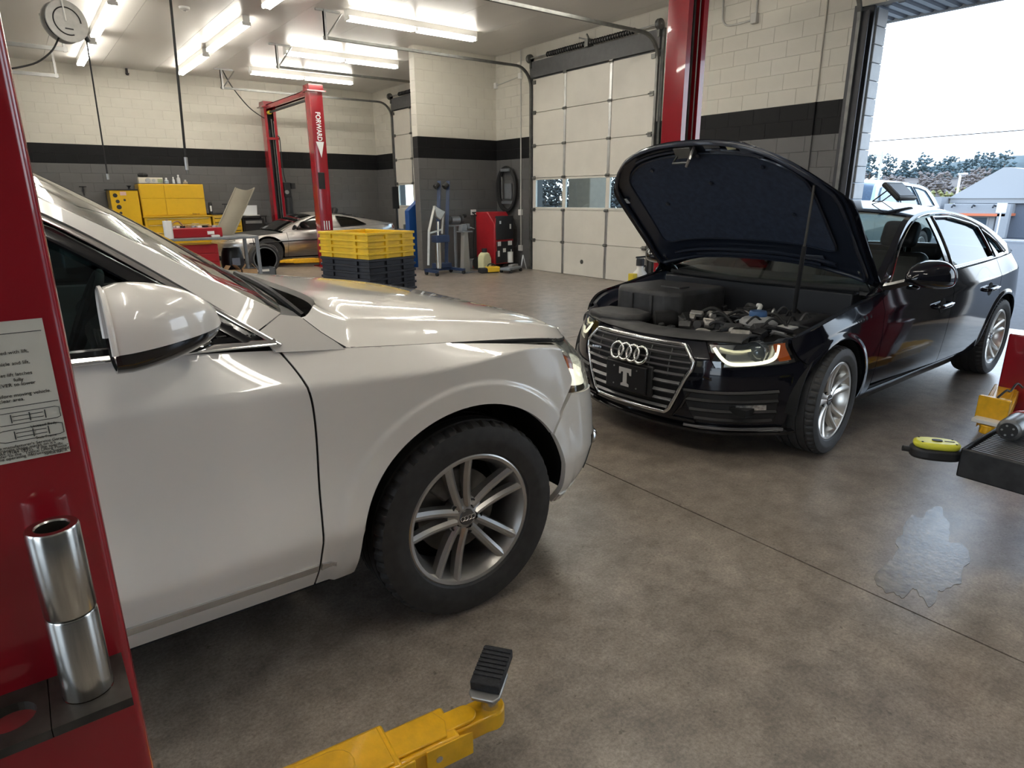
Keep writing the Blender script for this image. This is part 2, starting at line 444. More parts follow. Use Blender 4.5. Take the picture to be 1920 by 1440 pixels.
# ------------------------------------------------------------------ sectional doors, tracks, springs
def sectional_door(name, y0, y1, left_end, right_end, mid):
    xi = WX-.062; H = 3.672; n = 6; h = H/n
    d = struct(MB().box((WX-.012, y0-.03, 3.60), (WX+.0, y1+.03, 3.72)).build(name, m_header))
    P = dict(parent=d)
    MB().box((WX-.075, y0-.06, 3.70), (WX-.008, y1+.06, 3.985)).build('header_board', m_header, d, bevel=.004)
    cols = [y1, y1-.95, y1-2.12, y0]
    for k in range(n):
        z0, z1 = k*h+.004, (k+1)*h-.004
        if k != 2:
            b = MB(); b.box((xi, y0, z0), (WX-.015, y1, z1)); s = b.build('section', m_doorp, d, bevel=.004)
        else:
            s = MB(); s.box((xi, y0, z0), (WX-.015, y1, z0+.045)).box((xi, y0, z1-.035), (WX-.015, y1, z1))
            for c in (y0, cols[2], cols[1], y1):
                a = min(max(c, y0+.045), y1-.045); s.box((xi, a-.045, z0+.045), (WX-.015, a+.045, z1-.035))
            s.build('window_section', m_doorp, d, bevel=.003)
            for a, c in zip(cols[1:], cols[:-1]):
                aa = a+(.09 if a == y0 else .045); cc = c-(.09 if c == y1 else .045)
                MB().box((WX-.042, aa-.003, z0+.042), (WX-.036, cc+.003, z1-.032)).build('pane', m_pane, d)
        # stiles and hinges
        for c in cols[1:3]:
            if k != 2: MB().box((xi-.012, c-.028, z0+.006), (xi, c+.028, z1-.006)).build('stile', m_steel, d, bevel=.003)
            hb = MB(); hb.cbox((xi-.018, c, z1+.004), (.022, .085, .05)); hb.cyl((xi-.03, c-.05, z1+.004), (xi-.03, c+.05, z1+.004), .011, n=8)
            hb.build('hinge', m_dsteel, d)
        for c in (y0+.05, y1-.05):
            hb = MB(); hb.cbox((xi-.014, c, z1+.004 if k < n-1 else z1-.06), (.026, .08, .07)); hb.cyl((xi-.02, c-.07, z1+.01), (xi-.02, c+.07, z1+.01), .010, n=8)
            hb.build('hinge', m_dsteel, d)
    for k in range(n-1): MB().box((WX-.016, y0, (k+1)*h-.03), (WX-.010, y1, (k+1)*h+.03)).build('joint_seal', m_doorp, d)
    MB().lathe([(.0, -.012), (.035, -.012), (.042, -.004), (.042, 0)], (xi, y1-1.5, .27), 'x', 20).build('lock_plate', m_dsteel, d, smooth=40)
    MB().box((xi+.004, y0, 0.0), (WX-.02, y1, .012)).build('bottom_seal', m_rubber, d)
    # tracks: vertical, bend, horizontal run into the room
    xt = WX-.085; zt = 3.885; R = .36
    for yy, xe in ((y1+.045, left_end), (y0-.045, right_end)):
        s = 1 if yy > y0+1 else -1
        path = [(xt, yy, .06), (xt, yy, zt-R)]
        path += [(xt-R+R*math.cos(a), yy, zt-R+R*math.sin(a)) for a in [PI/2*i/8 for i in range(1, 9)]] + [(xe, yy, zt)]
        MB().tube(path, .030, 4, up=(0, 1, 0)).build('track', m_dsteel, d)
        MB().box((WX-.05, yy+s*.03, .02), (WX-.006, yy+s*.075, 3.99)).build('jamb_angle', m_dsteel, d)
        MB().box((xt-.02, yy-.02, zt-.02), (xt+.05, yy+.02, zt+.16)).build('flag_bracket', m_dsteel, d)
        hg = MB(); hg.box((xe+.02, yy-.025, zt-.03), (xe+.06, yy+.025, ZC-.002)); hg.box((xe+.02, yy-.025, zt-.03), (xe+.026, yy+.025, ZC)); hg.box((xe-.10, yy-.02, ZC-.03), (xe+.30, yy+.02, ZC-.001))
        hg.tube([(xe+.05, yy+.018, zt), (xe+.34, yy+.018, ZC-.02)], .014, 4)
        hg.build('hanger', m_steel, d)
    # torsion shaft, springs, drums
    zs, x3 = 4.04, WX-.10
    MB().cyl((x3, y0-.10, zs), (x3, y1+.10, zs), .013, n=10).build('shaft', m_steel, d, smooth=40)
    for a, c in ((y0+.45, mid-.08), (mid+.08, y1-.45)):
        turns = 17; pts = []
        for i in range(turns*10+1):
            t = i/(turns*10); q = 2*PI*turns*t; pts.append((x3+.036*math.cos(q), a+(c-a)*t, zs+.036*math.sin(q)))
        MB().tube(pts, .011, 5).build('torsion_spring', mat('spring_steel', (.03, .03, .03), .35, metal=.6), d, smooth=50)
        MB().cyl((x3, a, zs), (x3, c, zs), .026, n=12).build('spring_core', mat('spring_gap', (.30, .30, .29), .4, metal=.8), d, smooth=40)
    bk = MB(); bk.box((x3-.05, mid-.04, zs-.06), (WX-.005, mid+.04, zs+.07)); bk.cbox((x3-.03, mid+.10, zs+.085), (.02, .20, .025), rot=Matrix.Rotation(.3, 3, 'X')); bk.cbox((x3-.03, mid-.02, zs+.10), (.02, .025, .10), rot=Matrix.Rotation(-.6, 3, 'X'))
    bk.build('centre_bracket', m_dsteel, d)
    for yy in (y0-.06, y1+.06):
        MB().lathe([(.03, -.035), (.075, -.035), (.08, -.02), (.07, 0), (.08, .02), (.075, .035), (.03, .035)], (x3, yy, zs), 'y', 20).build('cable_drum', m_dsteel, d, smooth=40)
    return d
sectional_door('door_1', 7.50, 10.60, 4.40, 4.40, 9.04)
sectional_door('door_2', 13.45, 16.52, 4.32, 4.55, 14.98)

def open_door():
    y0, y1 = .60, 4.44
    m_reveal = mat('painted_reveal', (.52, .53, .53), .55, var=.05, bump=.1)
    m_jamb = mat('dark_steel_jamb', (.052, .052, .055), .4, metal=.5, var=.2, scale=4)
    d = struct(MB().box((WX+.0, y0+.02, 3.70), (WX+.03, y1-.02, 3.76)).build('door_3', m_header))
    for s, y in ((-1, y1), (1, y0)):
        b = MB(); b.box((WX-.02, min(y, y+s*.05), 0), (WX+.15, max(y, y+s*.05), 3.68)); b.box((WX-.05, min(y+s*.05, y+s*.20), 0), (WX-.035, max(y+s*.05, y+s*.20), 3.6)); b.build('steel_jamb', m_jamb, d, bevel=.004)
        MB().box((WX+.04, min(y+s*.05, y+s*.215), 0), (WX+.085, max(y+s*.05, y+s*.215), 3.66)).build('jamb_channel', m_jamb, d, bevel=.004)
        MB().tube([(WX-.07, y+s*.10, .05), (WX-.07, y+s*.10, 3.5)] + [(WX-.07-.36+.36*math.cos(a), y+s*.10, 3.5+.36*math.sin(a)) for a in [PI/2*i/6 for i in range(1, 7)]] + [(4.7, y+s*.10, 3.86)], .03, 4, up=(0, 1, 0)).build('track', m_dsteel, d)
        for k in range(18):
            MB().box((WX+.15, min(y+s*.215, y), k*CO+.002), (WX+.40, max(y+s*.215, y), (k+1)*CO-.004)).build('reveal_block', m_reveal, d, bevel=.006)
    for k in range(6):
        x = WX-.45-k*.612
        MB().box((x-.604, y0+.12, 3.84), (x, y1-.12, 3.885)).build('section', m_doorp, d, bevel=.004)
    # canopy soffit outside: ribbed steel sheets
    m_sof = mat('ribbed_steel_soffit', (.30, .31, .33), .4, metal=.4)
    for k in range(12):
        y = -1.0+k*.62; b = MB()
        for q in range(4): b.prism([(y+q*.155+.004, 3.66), (y+q*.155+.075, 3.66), (y+q*.155+.09, 3.685), (y+q*.155+.14, 3.685), (y+q*.155+.151, 3.66), (y+q*.155+.151, 3.70), (y+q*.155+.004, 3.70)], WX+.21, WX+.98, 'x')
        b.build('soffit_sheet', m_sof, d)
    MB().box((WX+.98, -1.0, 3.645), (WX+1.03, 6.44, 3.95)).build('fascia', m_reveal, d)
open_door()
def open_door_plain():
    y0, y1 = -4.2, -.5
    d = struct(MB().box((WX+.0, y0+.02, 3.70), (WX+.03, y1-.02, 3.76)).build('door_4', m_header))
    for k in range(6): MB().box((WX-.45-(k+1)*.612+.008, y0+.12, 3.84), (WX-.45-k*.612, y1-.12, 3.885)).build('section', m_doorp, d)
open_door_plain()

def conduits():
    g = 'painted conduits on the block walls'
    c = MB(); c.cyl((WX-.018, 11.05, 1.2), (WX-.018, 11.05, ZC), .013, n=8); c.cyl((WX-.018, 11.05, .45), (WX-.018, 11.05, 1.1), .013, n=8)
    e = empty('electrical_conduit', 'thin vertical conduit with socket boxes beside the left track of the closed door', 'conduit', (WX, 11.05, 0), group=g)
    c.M = None
    def part(mb, name, m, **k):
        o = mb.build(name, m, e, **k); o.location = (-e.location.x, -e.location.y, -e.location.z); return o
    part(c, 'pipe', m_conduit, smooth=40)
    for z, s in ((1.16, .12), (.42, .12), (3.80, .10)): part(MB().cbox((WX-.03, 11.05, z), (.06, .09, s)), 'socket_box', m_white, bevel=.006)
    part(MB().cyl((WX-.018, 11.05, 3.80), (WX-.018, 11.9, 3.72), .012, n=8), 'pipe', m_conduit, smooth=40)
    part(MB().cbox((WX-.03, 11.89, 3.72), (.06, .07, .11)), 'junction_box', m_white, bevel=.006)
    e = empty('electrical_conduit', 'socket box with horizontal conduit and hanging cord on the partition wall', 'conduit', (8.0, 11.93, 0), group=g)
    part(MB().cbox((8.0, 11.90, 1.16), (.11, .06, .11)), 'socket_box', m_white, bevel=.006)
    part(MB().cyl((8.05, 11.912, 1.155), (WX-.01, 11.912, 1.155), .012, n=8), 'pipe', m_conduit, smooth=40)
    part(MB().tube(pl([(8.0, 11.88, 1.14), (7.99, 11.86, .9), (7.95, 11.85, .5), (7.90, 11.8, .12)], 5), .007, 6), 'cord', m_blackpl, smooth=40)
    e = empty('electrical_conduit', 'bent conduit loop with junction box high on the right wall', 'conduit', (WX, 5.9, 3.8), group=g)
    part(MB().tube(pl([(WX-.02, 6.36, ZC), (WX-.02, 6.35, 4.0), (WX-.02, 6.33, 3.88), (WX-.02, 6.22, 3.80), (WX-.02, 5.86, 3.80)], 5), .013, 8), 'pipe', m_conduit, smooth=40)
    part(MB().cbox((WX-.035, 5.81, 3.81), (.07, .09, .13)), 'junction_box', m_conduit, bevel=.006)
    part(MB().cyl((WX-.02, 5.80, 3.87), (WX-.02, 5.80, ZC), .013, n=8), 'pipe', m_conduit, smooth=40)
    e = empty('electrical_conduit', 'thin painted pipe running down the right wall near the open doorway', 'conduit', (WX, 4.8, 0), group=g)
    mm = [m_cream, m_black_p, m_grey_p]; z = [.1, 11*CO, 13*CO, ZC]
    for i in range(3): part(MB().cyl((WX-.016, 4.80, z[i]), (WX-.016, 4.80, z[i+1]), .012, n=8), 'pipe', mm[2-i], smooth=40)
    # tracks of a door on the left side of the hall, their hangers show at the top left
    for i, (y, x1, lab) in enumerate(((13.5, 1.22, 'upper left overhead door track hanger under the hose reel'), (16.35, 1.25, 'left overhead door track hanger against the back wall, below the hose reel'))):
        e = empty('door_track', lab, 'door track', (x1, y, 3.8), group='overhead tracks of the left hand door')
        def pt(mb, n, m): o = mb.build(n, m, e); return o
        pt(MB().box((-6., -.025, -.03), (0, .025, .03)), 'rail', m_steel)
        hb = MB(); hb.box((-.06, -.03, -.04), (-.02, .03, ZC-3.8)); hb.box((-.30, -.02, ZC-3.8-.03), (.10, .02, ZC-3.801)); pt(hb, 'hanger', m_steel)
conduits()
# ------------------------------------------------------------------ outside
m_asph = mat('asphalt', (0.033, 0.035, 0.040), .75, var=.25, scale=14, bump=.25, bscale=200)
m_road = mat('road_asphalt', (0.026, 0.029, 0.034), .7, var=.2, scale=10)
m_kerbc = mat('pale_kerb_concrete', (0.363, 0.356, 0.343), .7, var=.1)
m_grass = mat('dry_grass', (0.079, 0.076, 0.040), .9, var=.3, scale=3)
def outside():
    b = MB(); b.box((WX+.20, -60, -.15), (24, 80, -.012)); struct(b.build('ground_lot', m_asph))
    struct(MB().box((-40, -60, -.15), (X0-.2, 80, -.012)).build('ground_rear_lot', m_asph))
    # land falls towards the road
    def slab(name, x0, x1, z0, z1, m, th=.3):
        v = [(x0, -120, z0), (x1, -120, z1), (x1, 160, z1), (x0, 160, z0)]; w = [(a, c, d-th) for a, c, d in v]
        o = MB()._add(v+w, [(0, 1, 2, 3), (7, 6, 5, 4), (0, 4, 5, 1), (1, 5, 6, 2), (2, 6, 7, 3), (3, 7, 4, 0)]).build(name, m); return struct(o)
    slab('ground_verge', 24, 30, -.012, -.5, m_grass)
    slab('ground_road', 30, 43.5, -.5, -1.02, m_road)
    slab('ground_far_lot', 44.2, 90, -.95, -2.4, m_asph)
    slab('ground_field', 90, 320, -2.4, -2.4, m_grass)
    tag(MB().box((43.5, -100, -1.3), (44.2, 150, -.93)).build('road_kerb', m_kerbc), 'pale concrete kerb along the far side of the road', 'kerb')
    tag(MB().box((9.9, 10.29, -.012), (10.5, 10.97, 3.64)).build('canopy_column', mat('tan_render', (.30, .24, .18), .8, var=.06), bevel=.02), 'tan square column outside the middle window of the closed door', 'column')
    # white gabled shop across the road
    e = empty('shop_building', 'white gabled shop building across the road', 'building', (50, 11, -1.2))
    m_w = mat('white_siding', (0.277, 0.277, 0.277), .6, var=.03); m_sh = mat('shaded_white_wall', (0.132, 0.145, 0.172), .7, var=.05); m_rf = mat('white_metal_roof', (0.304, 0.304, 0.304), .35)  # shade on the white shop front is painted as a darker blue grey
    m_dg = mat('shop_glass', (.05, .07, .09), .08); m_aw = mat('orange_awning', (.60, .16, .07), .6)
    def B(lo, hi, n, m, **k): return MB().box(lo, hi).build(n, m, e, **k)
    B((0, -14, 0), (14, 6.3, 2.15), 'wall', m_sh)
    B((-.25, -14.2, 2.15), (14, 6.5, 2.45), 'fascia', m_w)
    MB().prism([(-7.4, 2.45), (6.6, 2.45), (3.85, 4.3), (3.6, 4.3)], -.35, 14, 'x').build('gable_roof', m_rf, e)
    MB().prism([(-15, 2.45), (-3.0, 2.45), (-9, 5.0)], .2, 14, 'x').build('gable_roof', m_rf, e)
    B((-1.6, 3.4, .0), (0, 6.0, 1.55), 'porch_wall', m_w)
    B((-1.9, 2.9, 1.55), (0, 6.2, 2.12), 'sign_band', m_w)
    B((-2.0, 2.8, 1.40), (-.1, 6.2, 1.55), 'awning', m_aw)
    for i in range(3): 
        y = 3.4+i*1.1; MB().tube([(-1.9, y, 2.0), (-2.2, y, 2.05), (-2.35, y, 1.92)], .05, 6).build('sign_lamp', m_blackpl, e)
    w = B((-1.63, 3.7, .1), (-1.6, 5.6, 1.35), 'window', m_w); MB().box((-1.66, 3.8, .2), (-1.63, 4.6, 1.3)).build('pane', m_dg, w); MB().box((-1.66, 4.7, .2), (-1.63, 5.5, 1.3)).build('pane', m_dg, w)
    B((-2.0, 2.6, 0), (-1.6, 3.2, 2.1), 'pillar', m_w)
    for q in range(3):
        MB().lathe([(.0, 0), (.22, 0), (.3, .25), (.2, .5), (0, .55)], (-.6, -1.5+q*1.1, 0), 'z', 10).build('planter_shrub', mat('dark_shrub', (.03, .04, .03), .9, var=.4), e)
    tag(MB().box((48.6, 17.6, -1.2), (50.0, 19.2, 1.35)).build('roadside_sign', m_w), 'pale block shaped roadside sign left of the white shop', 'sign')
    e = empty('parking_sign', 'small white sign on a post in front of the shaded shop wall', 'sign', (46.5, 13.6, -1.05))
    MB().cyl((0, 0, 0), (0, 0, 2.0), .04, n=8).build('post', m_white, e); MB().box((-.03, -.25, 1.5), (.0, .25, 2.05)).build('plate', m_white, e)
    # hills
    def hill(name, x, y0, y1, pts, m, depth=60):
        n = 40; G = np.zeros((n, 9, 3))
        for i in range(n):
            y = y0+(y1-y0)*i/(n-1); h = np.interp(y, [p[0] for p in pts], [p[1] for p in pts])
            for j in range(9):
                t = j/8; G[i, j] = (x+depth*t, y, -3+(h+3)*math.sin(PI/2*min(1, t*1.6)))
        return struct(MB().grid(G, flip=True).build(name, m, smooth=60))
    m_h1 = mat('brown_winter_hill', (0.112, 0.096, 0.083), .95, var=.35, scale=.12); m_h2 = mat('blue_green_ridge', (0.066, 0.089, 0.092), .95, var=.35, scale=.1)
    hill('ground_hill', 200, 20, 190, [(20, 10.5), (60, 9.5), (75, 6.6), (100, 7.0), (130, 5.2), (190, 4.0)], m_h1)
    hill('ground_ridge', 300, 30, 300, [(30, 18), (100, 17), (118, 15.8), (140, 12), (165, 6), (300, 4)], m_h2)
    # trees
    rng = random.Random(3)
    def wood(name, label, m, spots, hmin, hmax, w, nb=60, bs=.12):
        b = MB()
        for x, y, z in spots:
            h = hmin+(hmax-hmin)*rng.random()
            b.cyl((x, y, z-.3), (x, y, z+h*.5), h*.03, h*.015, n=5, mi=1)
            for k in range(nb):
                a = rng.random()*6.28; zz = h*(.22+.70*rng.random()); s = w*bs*(.6+.6*rng.random())*(1.2-zz/h*.6)
                rr = (rng.random()**.5)*w*.5*(1.15-zz/h*.75)
                c = (x+rr*math.cos(a), y+rr*math.sin(a), z+zz); vs = []
                for p in ((1,0,0),(-1,0,0),(0,1,0),(0,-1,0),(0,0,1),(0,0,-1)):
                    q = Vector(p)*s*(.7+.6*rng.random()); vs.append((c[0]+q.x, c[1]+q.y, c[2]+q.z*.8))
                b._add(vs, [(0,2,4),(2,1,4),(1,3,4),(3,0,4),(2,0,5),(1,2,5),(3,1,5),(0,3,5)])
        return stuff(tag(b.build(name, [m, mat('bark', (.12, .09, .07), .9)]), label, 'trees'))
    m_pine = mat('distant_pine', (0.079, 0.112, 0.119), .9, var=.4, scale=1.0); m_bare = mat('bare_winter_tree', (0.158, 0.132, 0.119), .95, var=.3, scale=1.0); m_gold = mat('golden_tree', (0.198, 0.185, 0.066), .9, var=.3, scale=1.0); m_gtree = mat('grey_woods', (0.066, 0.064, 0.059), .95, var=.45, scale=.8)
    wood('pine_wood', 'row of blue green pines along the distant ridge', m_pine, [(232+rng.random()*10, 70+i*2.5, 5.2) for i in range(22)], 7, 10.5, 6)
    wood('bare_wood', 'bare brown winter trees massed below the pines', m_bare, [(140+rng.random()*14, 34+i*1.9, -2) for i in range(34)], 7.0, 9.0, 5.5, 80, .10)
    wood('golden_wood', 'golden leafed trees running down beside the shop roof', m_gold, [(95+rng.random()*4, 24+i*1.3, -2.4-i*.22) for i in range(11)], 6.4, 7.0, 4.2)
    wood('grey_wood', 'grey bare trees seen through the windows of the closed door', m_gtree, [(46+rng.random()*5, 32+i*1.5, -1.5) for i in range(34)], 5.5, 7, 5.0, 170, .055)
    # poles and wires
    e = empty('utility_pole', 'thin distant utility pole above the parked vehicle', 'utility pole', (95, 42.5, -2)); MB().cyl((0, 0, 0), (0, 0, 9.2), .16, n=8).build('post', m_conduit, e); MB().box((-.1, -1, 8.5), (.1, 1, 8.7)).build('crossarm', m_conduit, e)
    e = empty('street_light', 'white lamp post in front of the distant pines', 'street light', (80, 27.6, -2)); MB().cyl((0, 0, 0), (0, 0, 5.6), .12, n=8).build('post', m_white, e); MB().box((-.2, -.6, 5.5), (.2, .2, 5.65)).build('lamp', m_white, e)
    for k, (za, zb, r, lab) in enumerate(((7.62, 8.05, .045, 'lower thick overhead cable crossing the sky'), (8.35, 9.3, .02, 'thin upper overhead wire crossing the sky'))):
        pts = [(70, 110-150*t, za+(zb-za)*t-1.2*math.sin(PI*t)) for t in [i/24 for i in range(25)]]
        tag(MB().tube(pts, r, 5).build('overhead_wire', m_blackpl), lab, 'wire')
outside()
# ------------------------------------------------------------------ car body toolkit
def cubic(xs, ys):
    """natural cubic spline, ys (n,k)"""
    xs = np.asarray(xs, float); ys = np.asarray(ys, float); n = len(xs); h = np.diff(xs)
    A = np.zeros((n, n)); B = np.zeros((n,)+ys.shape[1:]); A[0, 0] = A[-1, -1] = 1
    for i in range(1, n-1):
        A[i, i-1] = h[i-1]; A[i, i] = 2*(h[i-1]+h[i]); A[i, i+1] = h[i]
        B[i] = 3*((ys[i+1]-ys[i])/h[i]-(ys[i]-ys[i-1])/h[i-1])
    c = np.linalg.solve(A, B.reshape(n, -1)).reshape(B.shape)
    b = (ys[1:]-ys[:-1])/h.reshape((-1,)+(1,)*(ys.ndim-1)) - h.reshape((-1,)+(1,)*(ys.ndim-1))*(2*c[:-1]+c[1:])/3
    d = (c[1:]-c[:-1])/(3*h.reshape((-1,)+(1,)*(ys.ndim-1)))
    def f(q):
        q = np.asarray(q, float); i = np.clip(np.searchsorted(xs, q, 'right')-1, 0, n-2)
        t = (q-xs[i]).reshape(q.shape+(1,)*(ys.ndim-1))
        return ys[i]+b[i]*t+c[i]*t**2+d[i]*t**3
    return f
def pchip(xs, ys):
    xs = np.asarray(xs, float); ys = np.asarray(ys, float); h = np.diff(xs); d = np.diff(ys)/h; n = len(xs); m = np.zeros(n)
    for i in range(1, n-1):
        if d[i-1]*d[i] > 0: w1 = 2*h[i]+h[i-1]; w2 = h[i]+2*h[i-1]; m[i] = (w1+w2)/(w1/d[i-1]+w2/d[i])
    m[0], m[-1] = d[0], d[-1]
    def f(q):
        q = np.asarray(q, float); i = np.clip(np.searchsorted(xs, q, 'right')-1, 0, n-2); t = np.clip((q-xs[i])/h[i], 0, 1)
        return (2*t**3-3*t**2+1)*ys[i]+(t**3-2*t**2+t)*h[i]*m[i]+(-2*t**3+3*t**2)*ys[i+1]+(t**3-t**2)*h[i]*m[i+1]
    return f
def resample(poly, n):
    P = np.asarray(poly, float); s = np.r_[0, np.cumsum(np.linalg.norm(np.diff(P, axis=0), axis=1))]
    q = np.linspace(0, s[-1], n)
    return np.stack([np.interp(q, s, P[:, k]) for k in range(P.shape[1])], 1)
def coons(bot, top, left, right, n, m):
    """2-D fill between four boundary polylines; bot/top run along u, left/right along v (both from bot to top)"""
    B, T, L_, R_ = resample(bot, n), resample(top, n), resample(left, m), resample(right, m)
    u = np.linspace(0, 1, n)[:, None, None]; v = np.linspace(0, 1, m)[None, :, None]
    return ((1-v)*B[:, None]+v*T[:, None]+(1-u)*L_[None]+u*R_[None]
            - ((1-u)*(1-v)*B[0]+u*(1-v)*B[-1]+(1-u)*v*T[0]+u*v*T[-1]))
def curve2(pts, n=8): 
    return np.array([(p[0], p[1]) for p in pl([(a, b, 0) for a, b in pts], n)])

class Net:
    """half body skin (y>=0): rows = levels bottom to top, columns = stations front centre to rear centre"""
    def __init__(s, rows, crease=(), lift=None):
        C = np.asarray(rows, float); s.K, s.Mn = C.shape[:2]
        mir = C * np.array([1, -1, 1.])
        E = np.concatenate([mir[:, 1:2], C, mir[:, -2:-1]], 1)
        ref = E.mean(0); ds = np.linalg.norm(np.diff(ref, axis=0), axis=1)
        s.t = np.r_[0, np.cumsum(ds)]
        s.f = cubic(s.t, E.transpose(1, 0, 2))        # t -> (K,3)
        s.crease = sorted(crease); s.lift = lift
        s.ua, s.ub = s.t[1], s.t[-2]
        us = np.linspace(s.ua, s.ub, 420); vs = np.linspace(0, s.K-1, 90)
        s.U, s.V = np.meshgrid(us, vs, indexing='ij'); s.P = s.raw(s.U, s.V)
    def raw(s, u, v):
        u = np.asarray(u, float); v = np.asarray(v, float); sh = u.shape
        c = s.f(u.ravel())                            # (N,K,3)
        # cubic through the levels, broken at creases
        v = np.clip(v.ravel(), 0, s.K-1); out = np.zeros((v.size, 3))
        cuts = [0]+[q for q in s.crease]+[s.K-1]
        for a, b in zip(cuts[:-1], cuts[1:]):
            msk = (v >= a) & ((v <= b) if b == s.K-1 else (v < b))
            if not msk.any(): continue
            cc = c[msk][:, a:b+1]; k = b-a
            if k == 1: w = (v[msk]-a)[:, None]; out[msk] = cc[:, 0]*(1-w)+cc[:, 1]*w
            else:
                # Catmull-Rom with linear end slopes
                i = np.clip(np.floor(v[msk]-a).astype(int), 0, k-1); t = (v[msk]-a-i)[:, None]; r = np.arange(len(i))
                p1, p2 = cc[r, i], cc[r, i+1]
                p0 = np.where((i > 0)[:, None], cc[r, np.maximum(i-1, 0)], 2*p1-p2); p3 = np.where((i+2 <= k)[:, None], cc[r, np.minimum(i+2, k)], 2*p2-p1)
                out[msk] = .5*(2*p1+(p2-p0)*t+(2*p0-5*p1+4*p2-p3)*t*t+(3*p1-p0-3*p2+p3)*t**3)
        return out.reshape(sh+(3,))
    def inv(s, a, b, mode):
        """find (u,v) with chosen coordinates equal (a,b): 'side' -> (x,z), 'front' -> (y,z)"""
        ia, ib = {'side': (0, 2), 'front': (1, 2), 'rear': (1, 2)}[mode]
        a = np.asarray(a, float); b = np.asarray(b, float); sh = a.shape; a = a.ravel(); b = b.ravel()
        P = s.P; ok = np.ones(s.U.shape, bool)
        if mode == 'front': ok = s.P[..., 0] > s.front_x
        if mode == 'rear': ok = s.P[..., 0] < s.rear_x
        if mode == 'side': ok = (s.P[..., 1] > s.side_y)
        Pa, Pb, U, V = P[..., ia][ok], P[..., ib][ok], s.U[ok], s.V[ok]
        u = np.zeros(a.size); v = np.zeros(a.size)
        for k in range(a.size):
            j = np.argmin((Pa-a[k])**2+(Pb-b[k])**2); u[k] = U[j]; v[k] = V[j]
        e = 1e-3
        for _ in range(6):
            p = s.raw(u, v); pu = s.raw(u+e, v); pv = s.raw(u, np.clip(v+e, 0, s.K-1)); 
            j11 = (pu[:, ia]-p[:, ia])/e; j21 = (pu[:, ib]-p[:, ib])/e; j12 = (pv[:, ia]-p[:, ia])/e; j22 = (pv[:, ib]-p[:, ib])/e
            det = j11*j22-j12*j21; det = np.where(np.abs(det) < 1e-6, 1e-6, det)
            ra, rb = a-p[:, ia], b-p[:, ib]
            du = (ra*j22-rb*j12)/det; dv = (rb*j11-ra*j21)/det
            u = np.clip(u+np.clip(du, -.1, .1), s.ua, s.ub); v = np.clip(v+np.clip(dv, -.3, .3), 0, s.K-1)
        return u.reshape(sh), v.reshape(sh)
    def pts(s, D, mode, off=0.):
        """domain grid (...,2) to points on the skin, pushed out by off along the normal"""
        u, v = s.inv(D[..., 0], D[..., 1], mode)
        return s.at(u, v, off)
    def at(s, u, v, off=0.):
        p = s.raw(u, v); e = 2e-3
        v0 = np.clip(v, e, s.K-1-e)
        nr = np.cross(s.raw(u+e, v0)-s.raw(u-e, v0), s.raw(u, v0+e)-s.raw(u, v0-e)); nr /= np.maximum(np.linalg.norm(nr, axis=-1, keepdims=True), 1e-12)
        # outward
        c = np.stack([p[..., 0]*0+np.clip(p[..., 0], s.cx0, s.cx1), p[..., 1]*0, p[..., 2]*0+.5], -1)
        sg = np.sign(np.sum(nr*(p-c), -1, keepdims=True)); nr = nr*np.where(sg == 0, 1, sg)
        if s.lift is not None: p = p + nr*s.lift(p)[..., None]
        return p+nr*off
MIR = np.array([1, -1, 1.])
def orient(G, centre=(0, 0, .6)):
    """True when the grid needs flipping to face away from centre"""
    n, m = G.shape[:2]; i, j = n//2, m//2
    a = G[min(i+1, n-1), j]-G[max(i-1, 0), j]; b = G[i, min(j+1, m-1)]-G[i, max(j-1, 0)]
    return np.dot(np.cross(a, b), G[i, j]-np.array(centre)) < 0
def panel(name, G, m, parent, t=.02, centre=None, smooth=50, both=False, B=None):
    c = centre if centre is not None else (G[..., 0].mean(), 0, .55)
    o = MB().shell(G, t, orient(G, c), B=B).build(name, m, parent, smooth=smooth)
    if both:
        H = G*MIR
        MB().shell(H, t, orient(H, (c[0], -c[1], c[2])), B=None if B is None else B*MIR).build(name, m, parent, smooth=smooth)
    return o
class Strip:
    """upper skin between a centre line and an edge line (hood, screen, roof, deck)"""
    def __init__(s, cen, edge, pw=2.2, px=2.0):
        s.c = cubic(np.linspace(0, 1, len(cen)), np.asarray(cen, float)); s.e = cubic(np.linspace(0, 1, len(edge)), np.asarray(edge, float)); s.pw = pw; s.px = px
    def at(s, t, w):
        t = np.asarray(t, float); w = np.asarray(w, float); C = s.c(t.ravel()).reshape(t.shape+(3,)); E = s.e(t.ravel()).reshape(t.shape+(3,))
        a = np.abs(w)
        return np.stack([C[..., 0]+(E[..., 0]-C[..., 0])*a**s.px, E[..., 1]*w, C[..., 2]+(E[..., 2]-C[..., 2])*a**s.pw], -1)
    def grid(s, t0, t1, w0, w1, n, m):
        T, Wd = np.meshgrid(np.linspace(t0, t1, n), np.linspace(w0, w1, m), indexing='ij'); return s.at(T, Wd)

def arch(cx, cz, R, a0, a1, n=28):
    return [(cx+R*math.cos(math.radians(a0+(a1-a0)*i/n)), cz+R*math.sin(math.radians(a0+(a1-a0)*i/n))) for i in range(n+1)]

